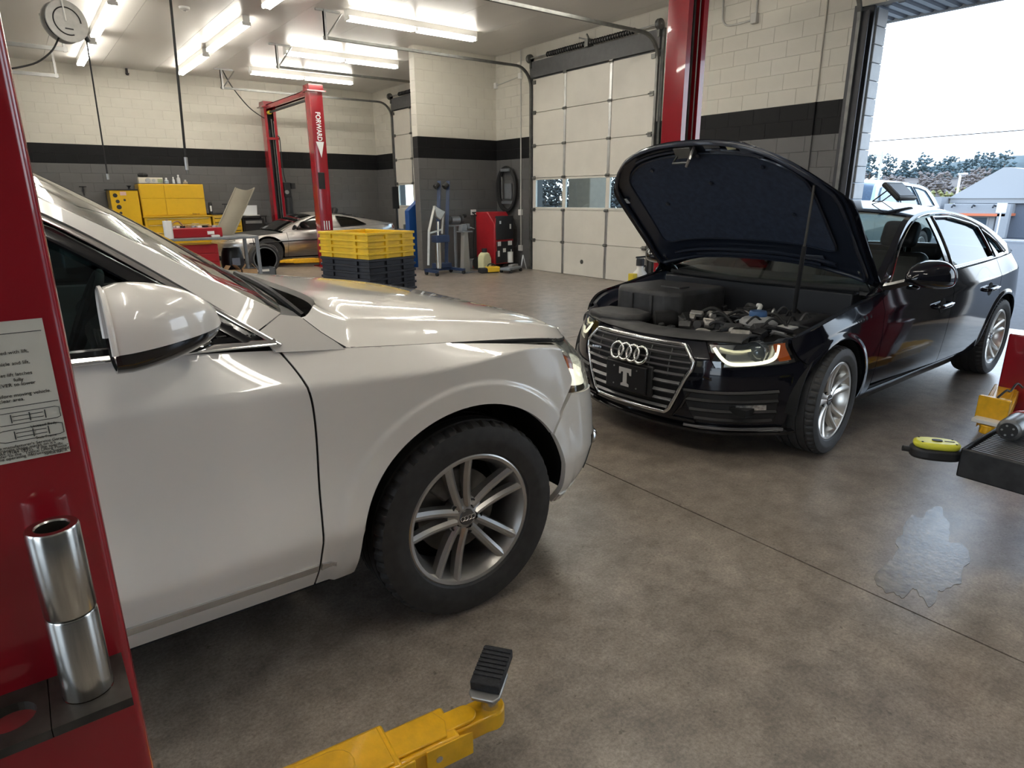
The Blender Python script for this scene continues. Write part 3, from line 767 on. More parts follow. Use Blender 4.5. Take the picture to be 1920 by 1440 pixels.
# ------------------------------------------------------------------ wheels
m_tyre = mat('tyre_rubber', (.028, .027, .026), .55, var=.25, scale=30, bump=.05)
m_disc = mat('brake_disc', (.20, .19, .18), .4, metal=.8, var=.2)
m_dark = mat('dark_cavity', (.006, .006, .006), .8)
def wheel(parent, name, R, width, rim_r, m_rim, spokes, loc, rz=0., steer=0., side=1, phase=0., cap_rings=True, tread=True):
    """rim is the part; tyre, spokes, disc, cap, bolts are its pieces. Axle along local y, outer face at +side"""
    n = 96
    rb = MB()
    w2 = width/2; o = side
    prof = [(rim_r*.93, -w2*.92), (rim_r*1.02, -w2*.92), (rim_r*1.02, -w2*.80), (rim_r*.88, -w2*.6), (rim_r*.86, w2*.45), (rim_r*.93, w2*.78), (rim_r*.955, w2*.90), (rim_r*1.0, w2*.93), (rim_r*1.03, w2*.90), (rim_r*1.03, w2*.80), (rim_r*.97, w2*.70), (rim_r*.97, -w2*.7)]
    rb.lathe([(r, o*h) for r, h in prof], axis='y', n=64)
    rim = rb.build(name, m_rim, parent, smooth=35, loc=loc, fix=True); rim.rotation_euler = (0, 0, rz+steer)
    # tyre with circumferential grooves and shoulder sipes
    T = R; sw = w2*1.0
    tp = [(rim_r*1.0, .86), (rim_r*1.05, .97), (rim_r*1.05+(T-rim_r)*.30, 1.06), (rim_r*1.05+(T-rim_r)*.42, 1.065), (T*.955, .99), (T*.975, .93), (T*.985, .84)]
    grooves = []
    for c in (.62, .22, -.22, -.62): grooves += [(T*.998, c+.05), (T*.978, c+.045), (T*.978, c-.045), (T*.998, c-.05)]
    full = tp + [(T*.995, .78)] + grooves + [(T*.995, -.78)] + [(r, -h) for r, h in tp[::-1]]
    k = len(full); vs = []
    for j, (r, h) in enumerate(full):
        for i in range(n*2 if tread else n):
            nn = n*2 if tread else n
            t = 2*PI*i/nn; rr = r
            if tread and .66 < abs(h) < .95 and r > T*.965 and i % 4 == 0: rr = r-T*.022
            vs.append((rr*math.cos(t), o*h*sw, rr*math.sin(t)))
    nn = n*2 if tread else n; fs = []
    for j in range(k-1):
        for i in range(nn): fs.append((j*nn+i, j*nn+(i+1) % nn, (j+1)*nn+(i+1) % nn, (j+1)*nn+i))
    MB()._add(vs, fs).build('tyre', m_tyre, rim, smooth=28, fix=True)
    # brake disc and hub
    MB().lathe([(.0, o*-.02), (rim_r*.66, o*-.02), (rim_r*.66, o*.005), (rim_r*.28, o*.005), (rim_r*.26, o*.05), (0, o*.05)], axis='y', n=40).build('brake_disc', m_disc, rim, smooth=30)
    cb = MB(); a0 = 1.9
    cb.prism([((rim_r*rr)*math.cos(a), (rim_r*rr)*math.sin(a)) for rr, a in [(.42, a0+.5), (.78, a0+.48), (.80, a0+.2), (.80, a0-.1), (.78, a0-.42), (.42, a0-.45)]], o*-.05, o*.05, 'y'); cb.build('caliper', mat('caliper_grey', (.10, .095, .09), .6, metal=.3, var=.3), rim, bevel=.008)
    # back plate closes the barrel
    MB().lathe([(0, -o*w2*.55), (rim_r*.9, -o*w2*.55)], axis='y', n=32).build('back_plate', m_dark, rim)
    # spokes: list of (angle, (x,width) at hub, at rim, skew)
    for (a, sk, wh, wr) in spokes:
        sb = MB(); a += phase; nst = 9; G = []
        for i in range(nst):
            t = i/(nst-1); r = rim_r*(.16+.79*t); ww = wh+(wr-wh)*t; lat = sk[0]+(sk[1]-sk[0])*t
            dep = o*w2*(.66+.24*t**1.5-.06*math.sin(PI*t)); th = .046-.012*t
            ring = [(-ww/2, dep-o*th), (-ww/2*.92, dep-o*.010), (-ww*.14, dep), (ww*.14, dep), (ww/2*.92, dep-o*.010), (ww/2, dep-o*th)]
            G.append([((r*math.cos(a)-(l+lat)*math.sin(a)), d, (r*math.sin(a)+(l+lat)*math.cos(a))) for l, d in ring])
        G = np.array(G); sb.grid(G, flip=(o > 0)); sb._add([tuple(p) for p in G[:, 0]]+[tuple(p) for p in G[:, -1]], [(i, i+1, nst+i+1, nst+i) for i in range(nst-1)])
        sb.build('spoke', m_rim, rim, smooth=38, fix=True)
    hd = o*w2*.62
    MB().lathe([(0, hd), (rim_r*.155, hd), (rim_r*.20, hd-o*.006), (rim_r*.30, hd-o*.012), (rim_r*.31, hd-o*.05), (0, hd-o*.05)], axis='y', n=40).build('hub', m_rim, rim, smooth=35)
    cap = MB().lathe([(0, hd+o*.007), (rim_r*.115, hd+o*.006), (rim_r*.128, hd), (0, hd-o*.002)], axis='y', n=32).build('centre_cap', mat('cap_grey', (.16, .155, .15), .35, metal=.8), rim, smooth=40)
    if cap_rings:
        rg = MB()
        for i in range(4):
            c = (-.021+.014*i)*rim_r/.24; q = rim_r*.036
            rg.tube([(c+q*math.cos(2*PI*j/20), hd+o*.0075, q*math.sin(2*PI*j/20)) for j in range(20)], .0016, 5, closed=True)
        rg.build('ring_emblem', mat('chrome', (.80, .80, .80), .08, metal=1.), rim, smooth=50)
    for i in range(5):
        a = phase+2*PI*(i+.5)/5; c = (rim_r*.225*math.cos(a), hd-o*.004, rim_r*.225*math.sin(a))
        MB().lathe([(0, -o*.012), (.0135, -o*.012), (.016, o*.0015), (.0105, o*.002), (.010, -o*.006), (0, -o*.006)], c, 'y', 14).build('wheel_bolt', mat('bolt_dark', (.05, .05, .05), .4, metal=.7), rim, smooth=40)
    return rim
# ------------------------------------------------------------------ shared car parts
m_glass_car = glass_mat('car_glass', (.36, .44, .46), .72)
m_glass_clear = glass_mat('windscreen_glass', (.75, .80, .79))
m_chrome = mat('chrome', (.80, .80, .80), .08, metal=1.)
m_trim = mat('black_gloss_trim', (.008, .008, .009), .12, coat=.5)
m_intr = mat('dark_interior', (.018, .018, .020), .6, var=.2)
m_leather = mat('black_leather', (.022, .021, .021), .42, var=.15, scale=30, bump=.08)
m_lamp_glass = glass_mat('lamp_lens', (.93, .95, .95))
m_lampin = mat('lamp_reflector', (.55, .55, .54), .18, metal=.9)
m_amber = mat('amber_reflector', (.55, .10, .01), .25, coat=.6)
m_red_lens = mat('red_tail_lens', (.35, .012, .012), .15, coat=.7)

def net_from(levels, sideX, rear, yfr=(0, .36, .64, .84, .95), xg=(1, .975, .86, .62, .30), x_side=.42, zb=(0, 0, .06, .25, .6)):
    """levels: dict(xn, zf, z=[...], y=[...], xr, zr) ; sideX stations of z,y lists (first = x_side)"""
    rows = []
    for L in levels:
        row = []; ys0, zs0 = L['y'][0], L['z'][0]
        for f, g, b in zip(yfr, xg, zb): row.append((x_side+(L['xn']-x_side)*g, ys0*f, L['zf']+(zs0-L['zf'])*b))
        for X, y, z in zip(sideX, L['y'], L['z']): row.append((X, y, z))
        ysr, zsr, Xe = L['y'][-1], L['z'][-1], sideX[-1]
        for f, g, b in zip(yfr[::-1], xg[::-1], zb[::-1]): row.append((Xe+(L['xr']-Xe)*g, ysr*f, L['zr']+(zsr-L['zr'])*b))
        rows.append(row)
    return rows
def u_at_x(net, v, X, front=True):
    """u where the skin row v crosses X (front half or rear half)"""
    us = np.linspace(net.ua, net.ub, 1500); x = net.raw(us, np.full(us.shape, v))[:, 0]
    idx = np.where((x[:-1]-X)*(x[1:]-X) <= 0)[0]
    if len(idx) == 0: return us[np.argmin(abs(x-X))]
    i = idx[0] if front else idx[-1]
    return us[i]+(us[i+1]-us[i])*(X-x[i])/(x[i+1]-x[i]+1e-12)
def u_at_y(net, v, Y, front=True):
    us = np.linspace(net.ua, net.ub, 1500); h = len(us)//3; us = us[:h] if front else us[-h:][::-1]
    y = net.raw(us, np.full(us.shape, v))[:, 1]; return np.interp(Y, y, us) if front else np.interp(Y, y, us)
def v_at_z(net, u, z):
    vs = np.linspace(0, net.K-1, 300); zz = net.raw(np.full(vs.shape, u), vs)[:, 2]; return np.interp(z, zz, vs)
def uvgrid(net, u0, u1, v0, v1, n, m, off=0.):
    """u0,u1 may be functions of v"""
    v = np.linspace(v0, v1, m); t = np.linspace(0, 1, n)
    a = np.array([u0(q) if callable(u0) else u0 for q in v]); b = np.array([u1(q) if callable(u1) else u1 for q in v])
    U = a[None]+(b-a)[None]*t[:, None]; V = np.broadcast_to(v[None], U.shape).copy()
    return net.at(U, V, off)
def wheel_well(parent, cx, cz, R, y0, y1):
    for s in (1, -1):
        n = 24; G = np.array([[(cx+R*math.cos(a), s*y, cz+R*math.sin(a)) for y in (y0, y1)] for a in [math.radians(-2+184*i/n) for i in range(n+1)]])
        b = MB().shell(G, .01, flip=orient(G, (cx, s*(y0+y1)/2, cz)))
        b.prism([(cx+R*math.cos(a), cz+R*math.sin(a)) for a in [math.radians(-2+184*i/n) for i in range(n+1)]], s*y0, s*(y0-.012), 'y')
        b.build('wheel_well', m_dark, parent, smooth=60)
def seat(parent, x, y, zf, m=None):
    m = m or m_leather
    s = MB().box((x-.24, y-.25, zf), (x+.27, y+.25, zf+.16)).build('seat', m, parent, bevel=.05, seg=3)
    b = MB(); R = Matrix.Translation((x-.24, y, zf+.12)) @ Matrix.Rotation(-.35, 4, 'Y')
    b.at(R).box((-.07, -.24, 0), (.07, .24, .62)).build('backrest', m, s, bevel=.05, seg=3)
    h = MB().at(R); h.box((-.05, -.13, .66), (.06, .13, .86)); h.build('headrest', m, s, bevel=.045, seg=3)
    for q in (-.06, .06): MB().at(R).cyl((0, q, .6), (0, q, .7), .008).build('headrest_post', m_chrome, s)
    return s
def steering(parent, x, y, z):
    R = Matrix.Translation((x, y, z)) @ Matrix.Rotation(-1.15, 4, 'Y')
    w = MB().at(R); w.tube([(.185*math.cos(2*PI*i/32), .185*math.sin(2*PI*i/32), 0) for i in range(32)], .016, 8, closed=True)
    o = w.build('steering_wheel', m_leather, parent, smooth=60)
    b = MB().at(R); b.cyl((0, 0, -.03), (0, 0, .02), .07, n=20)
    for a in (0, PI, -PI/2): b.tube([(0, 0, 0), (.18*math.sin(a+PI/2), .18*math.cos(a+PI/2), 0)], .018, 6)
    b.build('steering_hub', m_intr, o, smooth=50)
def ring_logo(parent, X, z, r, tilt, m, gap=1.36, th=.010, y0=0.):
    g = MB()
    for i in range(4):
        c = (i-1.5)*r*gap
        g.tube([(X+tilt*r*math.sin(a)*-1, y0+c+r*math.cos(a), z+r*math.sin(a)) for a in [2*PI*j/36 for j in range(36)]], th, 8, closed=True)
    return g.build('ring_emblem', m, parent, smooth=60)
class Green:
    """glasshouse side: half width as a function of x,z above the belt"""
    def __init__(s, belt, a, b): s.zb = pchip([p[0] for p in belt][::-1], [p[2] for p in belt][::-1]); s.yb = pchip([p[0] for p in belt][::-1], [p[1] for p in belt][::-1]); s.a = a; s.b = b
    def y(s, x, z):
        d = z-s.zb(x); return s.yb(x)-s.a*d-s.b*d*d
    def pts(s, D, off=0.):
        x, z = D[..., 0], D[..., 1]; y = s.y(x, z); k = s.a+2*s.b*(z-s.zb(x)); l = np.sqrt(1+k*k)
        return np.stack([x, y+off/l, z+off*k/l], -1)
    def line(s, poly, off=0., n=None):
        P = np.asarray(poly, float)
        if n: P = resample(P, n)
        return s.pts(P, off)
def side_glass(car, G, name, bot, top, left, right, m, frame=None, off=-.012, trim=None, n=16, mm=12):
    D = coons(bot, top, left, right, n, mm)
    for s in (1, -1):
        A = G.pts(D, off)*np.array([1, s, 1]); o = MB().shell(A, .004, orient(A, (A[..., 0].mean(), 0, 1.))).build(name, m, car, smooth=60)
        if frame is not None:
            loop = np.concatenate([resample(bot, 14)[:-1], resample(right, 10)[:-1], resample(top, 14)[::-1][:-1], resample(left, 10)[::-1][:-1]])
            p = G.pts(loop, off+.010)*np.array([1, s, 1])
            MB().tube([tuple(q) for q in p], .012, 6, closed=True).build('window_seal', frame, o, smooth=50)
# ------------------------------------------------------------------ white estate-height car in the foreground
m_wpaint = mat('white_car_paint', (.74, .71, .655), .28, coat=1., coatr=.02, var=.015, scale=2)
m_wrim = mat('grey_alloy', (.50, .49, .47), .30, metal=.85, var=.05)
def white_car():
    car = empty('suv_car', 'white car in the foreground, nose to nose with the dark saloon', 'car', (1.14, 2.625, 0), math.radians(-1.2))
    R, RA, cz, WB = .365, .43, .37, -2.81
    sx = [.42, 0, -.42, -.9, -1.5, -2.1, -2.81, -3.2]
    def lv(xn, zf, z, y, xr, zr): return dict(xn=xn, zf=zf, z=z, y=y, xr=xr, zr=zr)
    c8 = lambda v: [v]*8
    L = [lv(.74, .25, c8(.285), [.825, .83, .835, .836, .836, .835, .83, .82], -3.62, .32),
         lv(.83, .34, c8(.37), [.885, .892, .892, .892, .892, .892, .892, .88], -3.70, .42),
         lv(.885, .47, c8(.485), [.915, .934, .938, .938, .938, .938, .936, .915], -3.745, .55),
         lv(.875, .64, [.69, .70, .70, .70, .70, .71, .72, .72], [.900, .920, .917, .915, .915, .918, .922, .91], -3.72, .70),
         lv(.83, .79, [.925, .945, .958, .965, .972, .98, .99, .99], [.872, .930, .937, .937, .937, .936, .928, .90], -3.68, .95),
         lv(.72, .905, [.955, 1.005, 1.045, 1.092, 1.105, 1.12, 1.14, 1.15], [.815, .858, .868, .880, .885, .88, .86, .82], -3.62, 1.12)]
    def lift(p):
        d = np.hypot(p[..., 0], p[..., 2]-cz); d2 = np.hypot(p[..., 0]-WB, p[..., 2]-cz); q = np.minimum(d, d2)
        t = np.clip((RA+.085-q)/.02, 0, 1); t = t*t*(3-2*t)
        return .009*t*(p[..., 1] > .6)
    N = Net(net_from(L, sx, None), crease=(2, 4), lift=lift)
    N.front_x, N.rear_x, N.side_y, N.cx0, N.cx1 = .45, -3.3, .60, -3.0, .1
    gap = .0035
    cut1 = [(-.552, .288), (-.546, .40), (-.535, .60), (-.528, .80), (-.540, .95), (-.585, 1.05), (-.62, 1.085)]
    def z5(X): return float(np.interp(X, sx[::-1], L[5]['z'][::-1]))
    def side(name, bot, top, left, right, n, m, **k):
        D = coons(bot, top, left, right, n, m); u, v = N.inv(D[..., 0], D[..., 1], 'side'); G = N.at(u, v)
        return panel(name, G, m_wpaint, car, centre=(G[..., 0].mean(), 0, .6), both=True, B=N.at(u, v, -.018), **k)
    topline = lambda a, b, n=24: [(a+(b-a)*i/n, N.raw(np.array([u_at_x(N, 5, a+(b-a)*i/n)]), np.array([5.]))[0, 2]-.004) for i in range(n+1)]
    c1 = curve2(cut1, 5); cf = c1+np.array([gap, 0]); cd = c1-np.array([gap, 0])
    # fender
    a0 = 180+math.degrees(math.asin((cz-.292)/RA)); bot = [tuple(cf[0])]+[(-.47, .289)]+arch(0, cz, RA, a0, 36, 44)
    rt = curve2([bot[-1], (.43, .72), (.495, .785), (.47, .85), (.425, .935)], 5)
    tl = [(x, z-.006) for x, z in topline(cf[-1][0], .425)]
    side('fender', bot, tl, [tuple(p) for p in cf], [tuple(p) for p in rt], 90, 46)
    # doors
    tl = topline(-1.62, cd[-1][0]); rc = [(-1.62, .288), (-1.62, .7), (-1.62, 1.09)]
    bt = [(-1.62, .288), (cd[0][0], .288)]
    side('front_door', bt, tl, rc, [tuple(p) for p in cd], 60, 40)
    aq = 180-math.degrees(math.acos(.0))
    rear_arch = arch(WB, cz, RA, -10.5, 60, 20)
    bt = [(-1.627, .288)]+[rear_arch[0]]+rear_arch[1:]
    side('rear_door', bt, topline(-1.627, -2.59), [(-1.627, .288), (-1.627, 1.10)], [rear_arch[-1], (-2.58, .9), (-2.59, 1.12)], 50, 34)
    ra2 = arch(WB, cz, RA, 61, 190, 36)
    side('quarter_panel', ra2, topline(-2.597, -3.24), [ra2[0], (-2.587, .9), (-2.597, 1.12)], [ra2[-1], (-3.24, .6), (-3.24, 1.13)], 60, 30)
    # bumper, nose, headlights
    def uend(v):
        # rear edge of bumper follows the arch then the seam
        for _ in range(1):
            z = [l['z'][0] for l in L][0] + 0
        zz = np.interp(v, range(6), [l['z'][0] for l in L])
        if zz < .625: X = math.sqrt(max(.001, RA**2-(zz-cz)**2))
        else: X = .352+(zz-.617)*.95
        return u_at_x(N, v, X+gap)
    for s in (1, -1):
        G = uvgrid(N, N.ua, uend, 0, 3.28, 46, 26)*np.array([1, s, 1])
        MB().shell(G, .02, orient(G, (0, 0, .5))).build('front_bumper', m_wpaint, car, smooth=50)
        u1 = u_at_y(N, 4, .40)
        G = uvgrid(N, N.ua, u1-.004, 3.285, 4.97, 14, 16)*np.array([1, s, 1])
        MB().shell(G, .02, orient(G, (0, 0, .5))).build('nose_panel', m_wpaint, car, smooth=50)
        def ue(v): return u_at_x(N, v, .50-abs(v-3.6)*.045)
        G = uvgrid(N, u1+.004, ue, 3.30, 4.96, 26, 14, -.002)*np.array([1, s, 1])
        h = MB().shell(G, .004, orient(G, (0, 0, .5))).build('headlamp', m_lamp_glass, car, smooth=50)
        G2 = uvgrid(N, u1+.012, lambda v: ue(v)-.012, 3.36, 4.90, 26, 14, -.05)*np.array([1, s, 1])
        MB().shell(G2, .01, orient(G2, (0, 0, .5))).build('lamp_housing', m_lampin, h, smooth=50)
        G3 = uvgrid(N, u1+.05, lambda v: ue(v)-.03, 3.42, 3.75, 26, 4, -.02)*np.array([1, s, 1])
        MB().shell(G3, .012, orient(G3, (0, 0, .5))).build('light_guide', mat('daylight_strip', (.9, .9, .85), .2, emit=(1, .93, .7), estr=.7), h, smooth=50)
        G4 = uvgrid(N, lambda v: ue(v)-.075, lambda v: ue(v)-.018, 3.45, 4.2, 6, 6, -.024)*np.array([1, s, 1])
        MB().shell(G4, .008, orient(G4, (0, 0, .5))).build('side_reflector', m_amber, h, smooth=50)
        for q in (.16, .27):
            p = N.at(np.array([u1+q]), np.array([4.25]), -.075)[0]
            MB().lathe([(0, 0), (.045, .004), (.055, .02), (.055, -.03)], (p[0]-.02, s*p[1], p[2]), 'x', 20).build('projector', m_lampin, h, smooth=50)
        # lower lip strip in brighter plastic
        G = uvgrid(N, N.ua, lambda v: u_at_x(N, v, .44), .05, .55, 40, 6, .006)*np.array([1, s, 1])
        MB().shell(G, .012, orient(G, (0, 0, .5))).build('bumper_lip', m_wpaint, car, smooth=50)
        G = uvgrid(N, u_at_y(N, 1.5, .50), u_at_y(N, 1.5, .80), 1.1, 2.2, 14, 8, .004)*np.array([1, s, 1])
        MB().shell(G, .01, orient(G, (0, 0, .5))).build('side_intake', m_trim, car, smooth=50)
        p = N.at(np.array([u_at_y(N, 1.8, .66)]), np.array([1.8]), .012)[0]
        MB().lathe([(0, .02), (.03, .016), (.042, 0), (.042, -.02)], (p[0], s*p[1], p[2]), 'x', 18).build('fog_lamp', m_chrome, car, smooth=50)
    # grille
    gp = [(-.40, 3.9), (-.28, .9), (.28, .9), (.40, 3.9), (.34, 4.75), (-.34, 4.75)]
    def onnose(y, v, off):
        u = u_at_y(N, v, abs(y)); p = N.at(np.array([u]), np.array([v]), off)[0]; return (p[0], math.copysign(p[1], y), p[2])
    lp = resample(gp+[gp[0]], 60)[:-1]
    gr = MB().tube([onnose(a, b, .012) for a, b in lp], .012, 6, closed=True).build('grille', m_chrome, car, smooth=50)
    Gb = np.array([[onnose(-w+2*w*i/12, v, .006) for i in range(13)] for v, w in [(.95, .27), (1.9, .315), (2.9, .355), (3.9, .39), (4.7, .335)]])
    MB().shell(Gb, .01, orient(Gb, (0, 0, .5))).build('grille_back', m_blackpl, gr)
    for k in range(8):
        v = 1.25+k*.45; w = np.interp(v, [.9, 3.9, 4.75], [.27, .385, .33])
        MB().tube([onnose(-w+2*w*i/10, v, .014) for i in range(11)], .008, 4).build('slat', mat('dark_chrome_slat', (.25, .25, .25), .25, metal=.8), gr)
    p = onnose(0, 4.05, .03); ring_logo(gr, p[0], p[2], .045, .3, m_chrome)
    # tail
    for s in (1, -1):
        G = uvgrid(N, lambda v: u_at_x(N, v, -3.25, False), N.ub, 0, 4.98, 30, 24)*np.array([1, s, 1])
        MB().shell(G, .02, orient(G, (-2.8, 0, .5))).build('rear_bumper', m_wpaint, car, smooth=50)
    # sill strips: bright moulding low on the doors
    for x0, x1 in ((-2.30, -.553), (-.543, -.50)):
        D = np.stack(np.meshgrid(np.linspace(x0, x1, 30 if x1 < -.55 else 6), np.linspace(.366, .392, 4), indexing='ij'), -1)
        if x1 > -.545: D[..., 1] = .379+(D[..., 1]-.379)*(1-.6*(D[..., 0:1][..., 0]-x0)/(x1-x0))
        panel('sill_strip', N.pts(D, 'side', .006), mat('brushed_strip', (.62, .61, .58), .22, metal=.8), car, t=.006, both=True)
    # dark backing behind the shut lines
    for line, nm in ((c1, 'shut_line'), (np.array([(-1.6235, .29), (-1.6235, .7), (-1.6235, 1.09)]), 'shut_line')):
        P = N.pts(resample(line, 24), 'side', -.012)
        for s in (1, -1): MB().tube([tuple(q) for q in P*np.array([1, s, 1])], .009, 6).build(nm, m_dark, car)
    # hood
    cen = [(.72, 0, .915), (.63, 0, .965), (.50, 0, 1.005), (.30, 0, 1.052), (.10, 0, 1.088), (-.12, 0, 1.120), (-.26, 0, 1.140), (-.36, 0, 1.150)]
    uu = np.r_[np.linspace(u_at_y(N, 5, .56), u_at_x(N, 5, .42), 7)[:-1], np.linspace(u_at_x(N, 5, .42), u_at_x(N, 5, -.395), 20)]
    ed = [(p[0], p[1]-.006, p[2]+.002) for p in N.at(uu, np.full(uu.shape, 5.))]+[(-.425, .856, 1.066), (-.465, .847, 1.098), (-.510, .832, 1.142)]
    cen = cubic(np.linspace(0, 1, len(cen)), np.array(cen))(np.linspace(0, 1, len(ed)))
    H = Strip(cen, ed, pw=4.2, px=5.0)
    for s in (1, -1): MB().tube([(x, s*(y-.003), z-.010) for x, y, z in ed], .009, 6).build('shut_line', m_dark, car)
    G = H.grid(0, 1, -1, 1, 50, 61)
    # raised line along each side of the lid
    w = np.linspace(-1, 1, 61); bumpv = .010*np.exp(-((np.abs(w)-.87)/.045)**2)-.004*np.exp(-((np.abs(w)-.97)/.03)**2); G[..., 2] += bumpv[None]
    MB().shell(G, .02, orient(G, (0, 0, .3))).build('hood', m_wpaint, car, smooth=50)
    # cowl, wipers
    Gc = np.array([[(-.395-.165*t-.05*(abs(w))**3, .805*w, 1.090-.04*math.sin(PI*t)+.045*t-.02*abs(w)**4*(1-t)) for w in np.linspace(-1, 1, 25)] for t in np.linspace(0, 1, 6)])
    MB().shell(Gc, .02, orient(Gc, (-.3, 0, .5))).build('cowl', m_blackpl, car, smooth=50)
    # glasshouse
    belt = [(-.40, .868, 1.05), (-.62, .880, 1.085), (-.9, .880, 1.092), (-1.5, .885, 1.105), (-2.1, .88, 1.12), (-2.81, .86, 1.14), (-3.4, .80, 1.16)]
    GH = Green(belt, .34, .42)
    rail = [(-.570, 1.163), (-.72, 1.257), (-.90, 1.373), (-1.06, 1.469), (-1.22, 1.549), (-1.5, 1.605), (-2.0, 1.608), (-2.5, 1.585), (-3.0, 1.53), (-3.25, 1.42), (-3.45, 1.17)]
    cenr = [(-.46, 0, 1.160), (-.64, 0, 1.290), (-.85, 0, 1.430), (-1.03, 0, 1.537), (-1.20, 0, 1.613), (-1.5, 0, 1.645), (-2.0, 0, 1.653), (-2.5, 0, 1.635), (-3.05, 0, 1.58), (-3.36, 0, 1.45), (-3.60, 0, 1.18)]
    er = [tuple(q) for q in GH.pts(np.array(rail))]
    S = Strip(cenr, er, pw=2.4, px=2.4)
    def top(name, t0, t1, w0, w1, m, n=24, k=30, t=.008, off=0):
        G = S.grid(t0, t1, w0, w1, n, k); G[..., 2] += off
        return MB().shell(G, t, orient(G, (G[..., 0].mean(), G[..., 1].mean()*.3, .5))).build(name, m, car, smooth=50)
    top('windscreen', .0, .40, -.975, .975, m_glass_clear, off=-.004)
    for s in (1, -1):
        top('screen_seal', .0, .40, s*.975, s*.99, m_trim, k=4)
        top('pillar_edge', .02, .40, s*.99, s*1.0, m_wpaint, k=4, t=.02)
    top('roof', .405, .80, -1, 1, m_wpaint, 30, 40, .015)
    top('tailgate_window', .81, .97, -.93, .93, m_glass_car)
    for s in (1, -1): top('rear_pillar', .80, .98, s*.93, s*1, m_wpaint, k=6, t=.015)
    # side windows (dlo) with bright trim
    dlo_top = [(-.665, 1.112), (-.86, 1.258), (-1.06, 1.400), (-1.25, 1.490), (-1.5, 1.535), (-1.62, 1.543)]
    db = lambda a, b: [(a+(b-a)*i/12, float(GH.zb(a+(b-a)*i/12))+.022) for i in range(13)]
    side_glass(car, GH, 'door_window', db(-1.585, -.70), [(-1.585, 1.541)]+dlo_top[::-1][1:], [(-1.585, 1.125), (-1.585, 1.541)], [(-.70, 1.11), (-.665, 1.112)], m_glass_car, m_trim)
    side_glass(car, GH, 'rear_window', db(-2.5, -1.66), [(-2.45, 1.52), (-2.0, 1.55), (-1.66, 1.545)], [(-2.5, 1.15), (-2.45, 1.52)], [(-1.66, 1.125), (-1.66, 1.545)], m_glass_car, m_trim)
    side_glass(car, GH, 'quarter_window', db(-3.05, -2.58), [(-2.85, 1.47), (-2.7, 1.50), (-2.53, 1.515)], [(-3.05, 1.17), (-2.85, 1.47)], [(-2.58, 1.15), (-2.53, 1.515)], m_glass_car, m_trim)
    # pillars and roof rail panels on the same surface
    def gpatch(name, bot, topl, left, right, m, n=40, k=10, off=0., t=.012):
        G = GH.pts(coons(bot, topl, left, right, n, k), off); panel(name, G, m, car, t=t, centre=(G[..., 0].mean(), 0, 1.0), both=True)
    lower = [(-.642, 1.124)]+[(x+.012, z+.030) for x, z in dlo_top[1:]]+[(-2.0, 1.568), (-2.5, 1.545)]
    cv = curve2(lower, 6)
    gpatch('roof_pillar', [tuple(p) for p in cv], [tuple(p) for p in curve2(rail[:8], 6)], [(-.642, 1.124), (-.570, 1.163)], [(-2.5, 1.545), (-2.5, 1.585)], m_wpaint, 70, 8)
    # small piece between fender top, hood corner and pillar
    nb = [(float(x), float(N.raw(np.array([u_at_x(N, 5, x)]), np.array([5.]))[0, 2])-.002) for x in np.linspace(-.605, -.402, 14)]
    gpatch('pillar_base', nb, [(-.638, 1.122), (-.572, 1.159), (-.55, 1.154), (-.518, 1.147)], [nb[0], (-.638, 1.122)], [nb[-1], (-.428, 1.066), (-.468, 1.098), (-.518, 1.147)], m_wpaint, 24, 12)
    gpatch('black_pillar', db(-1.66, -1.585), [(-1.66, 1.545), (-1.585, 1.543)], [(-1.66, 1.125), (-1.66, 1.545)], [(-1.585, 1.125), (-1.585, 1.543)], m_trim, 5, 14)
    gpatch('black_frame', db(-.71, -.605), [(-.71, 1.13), (-.66, 1.105), (-.605, 1.087)], [(-.71, 1.112), (-.71, 1.13)], [(-.605, 1.086), (-.605, 1.087)], m_trim, 8, 5, .0)
    gpatch('sail_panel', db(-.90, -.67), [(-.90, 1.285), (-.86, 1.256), (-.76, 1.183), (-.67, 1.115)], [(-.90, 1.114), (-.90, 1.285)], [(-.67, 1.108), (-.67, 1.115)], m_trim, 12, 8, .002)
    gpatch('rear_body_pillar', [(-3.40, 1.165), (-3.05, 1.165), (-2.56, 1.14)], [(-3.25, 1.42), (-3.0, 1.53), (-2.5, 1.585)], [(-3.40, 1.165), (-3.25, 1.42)], [(-2.56, 1.14), (-2.5, 1.545), (-2.5, 1.585)], m_wpaint, 20, 12, -.02)
    # bright window trim (upper and lower)
    cu = [(x+.006, z+.016) for x, z in dlo_top]+[(-2.0, 1.56), (-2.5, 1.53)]
    for nm, line, o_, r_ in (('window_trim', [tuple(p) for p in curve2([(-.59, 1.078)]+cu, 6)], .006, .008), ('belt_trim', [(x, float(GH.zb(x))+.005) for x in np.linspace(-.603, -3.0, 40)], .008, .011)):
        P = GH.pts(np.array(line), o_)
        for s in (1, -1): MB().tube([tuple(q) for q in P*np.array([1, s, 1])], r_, 6, sx=.6).build(nm, m_chrome, car, smooth=50)
    # black frame between trim and glass
    wide = [(x-.004, z-.010) for x, z in dlo_top]
    P = GH.pts(curve2(wide, 6), .002)
    for s in (1, -1): MB().tube([tuple(q) for q in P*np.array([1, s, 1])], .020, 6, sx=.5).build('window_frame', m_trim, car, smooth=50)
    # mirrors: white cap over a black lower shell
    for s in (1, -1):
        mr = empty_part('mirror', car, (-.895, s*.985, 1.130))
        mirror(mr, s, m_wpaint, H=.152)
    # wheels
    sp = []
    for i in range(5):
        a = 2*PI*i/5
        sp += [(a, (.017, .043), .034, .036), (a, (-.017, -.043), .034, .036)]
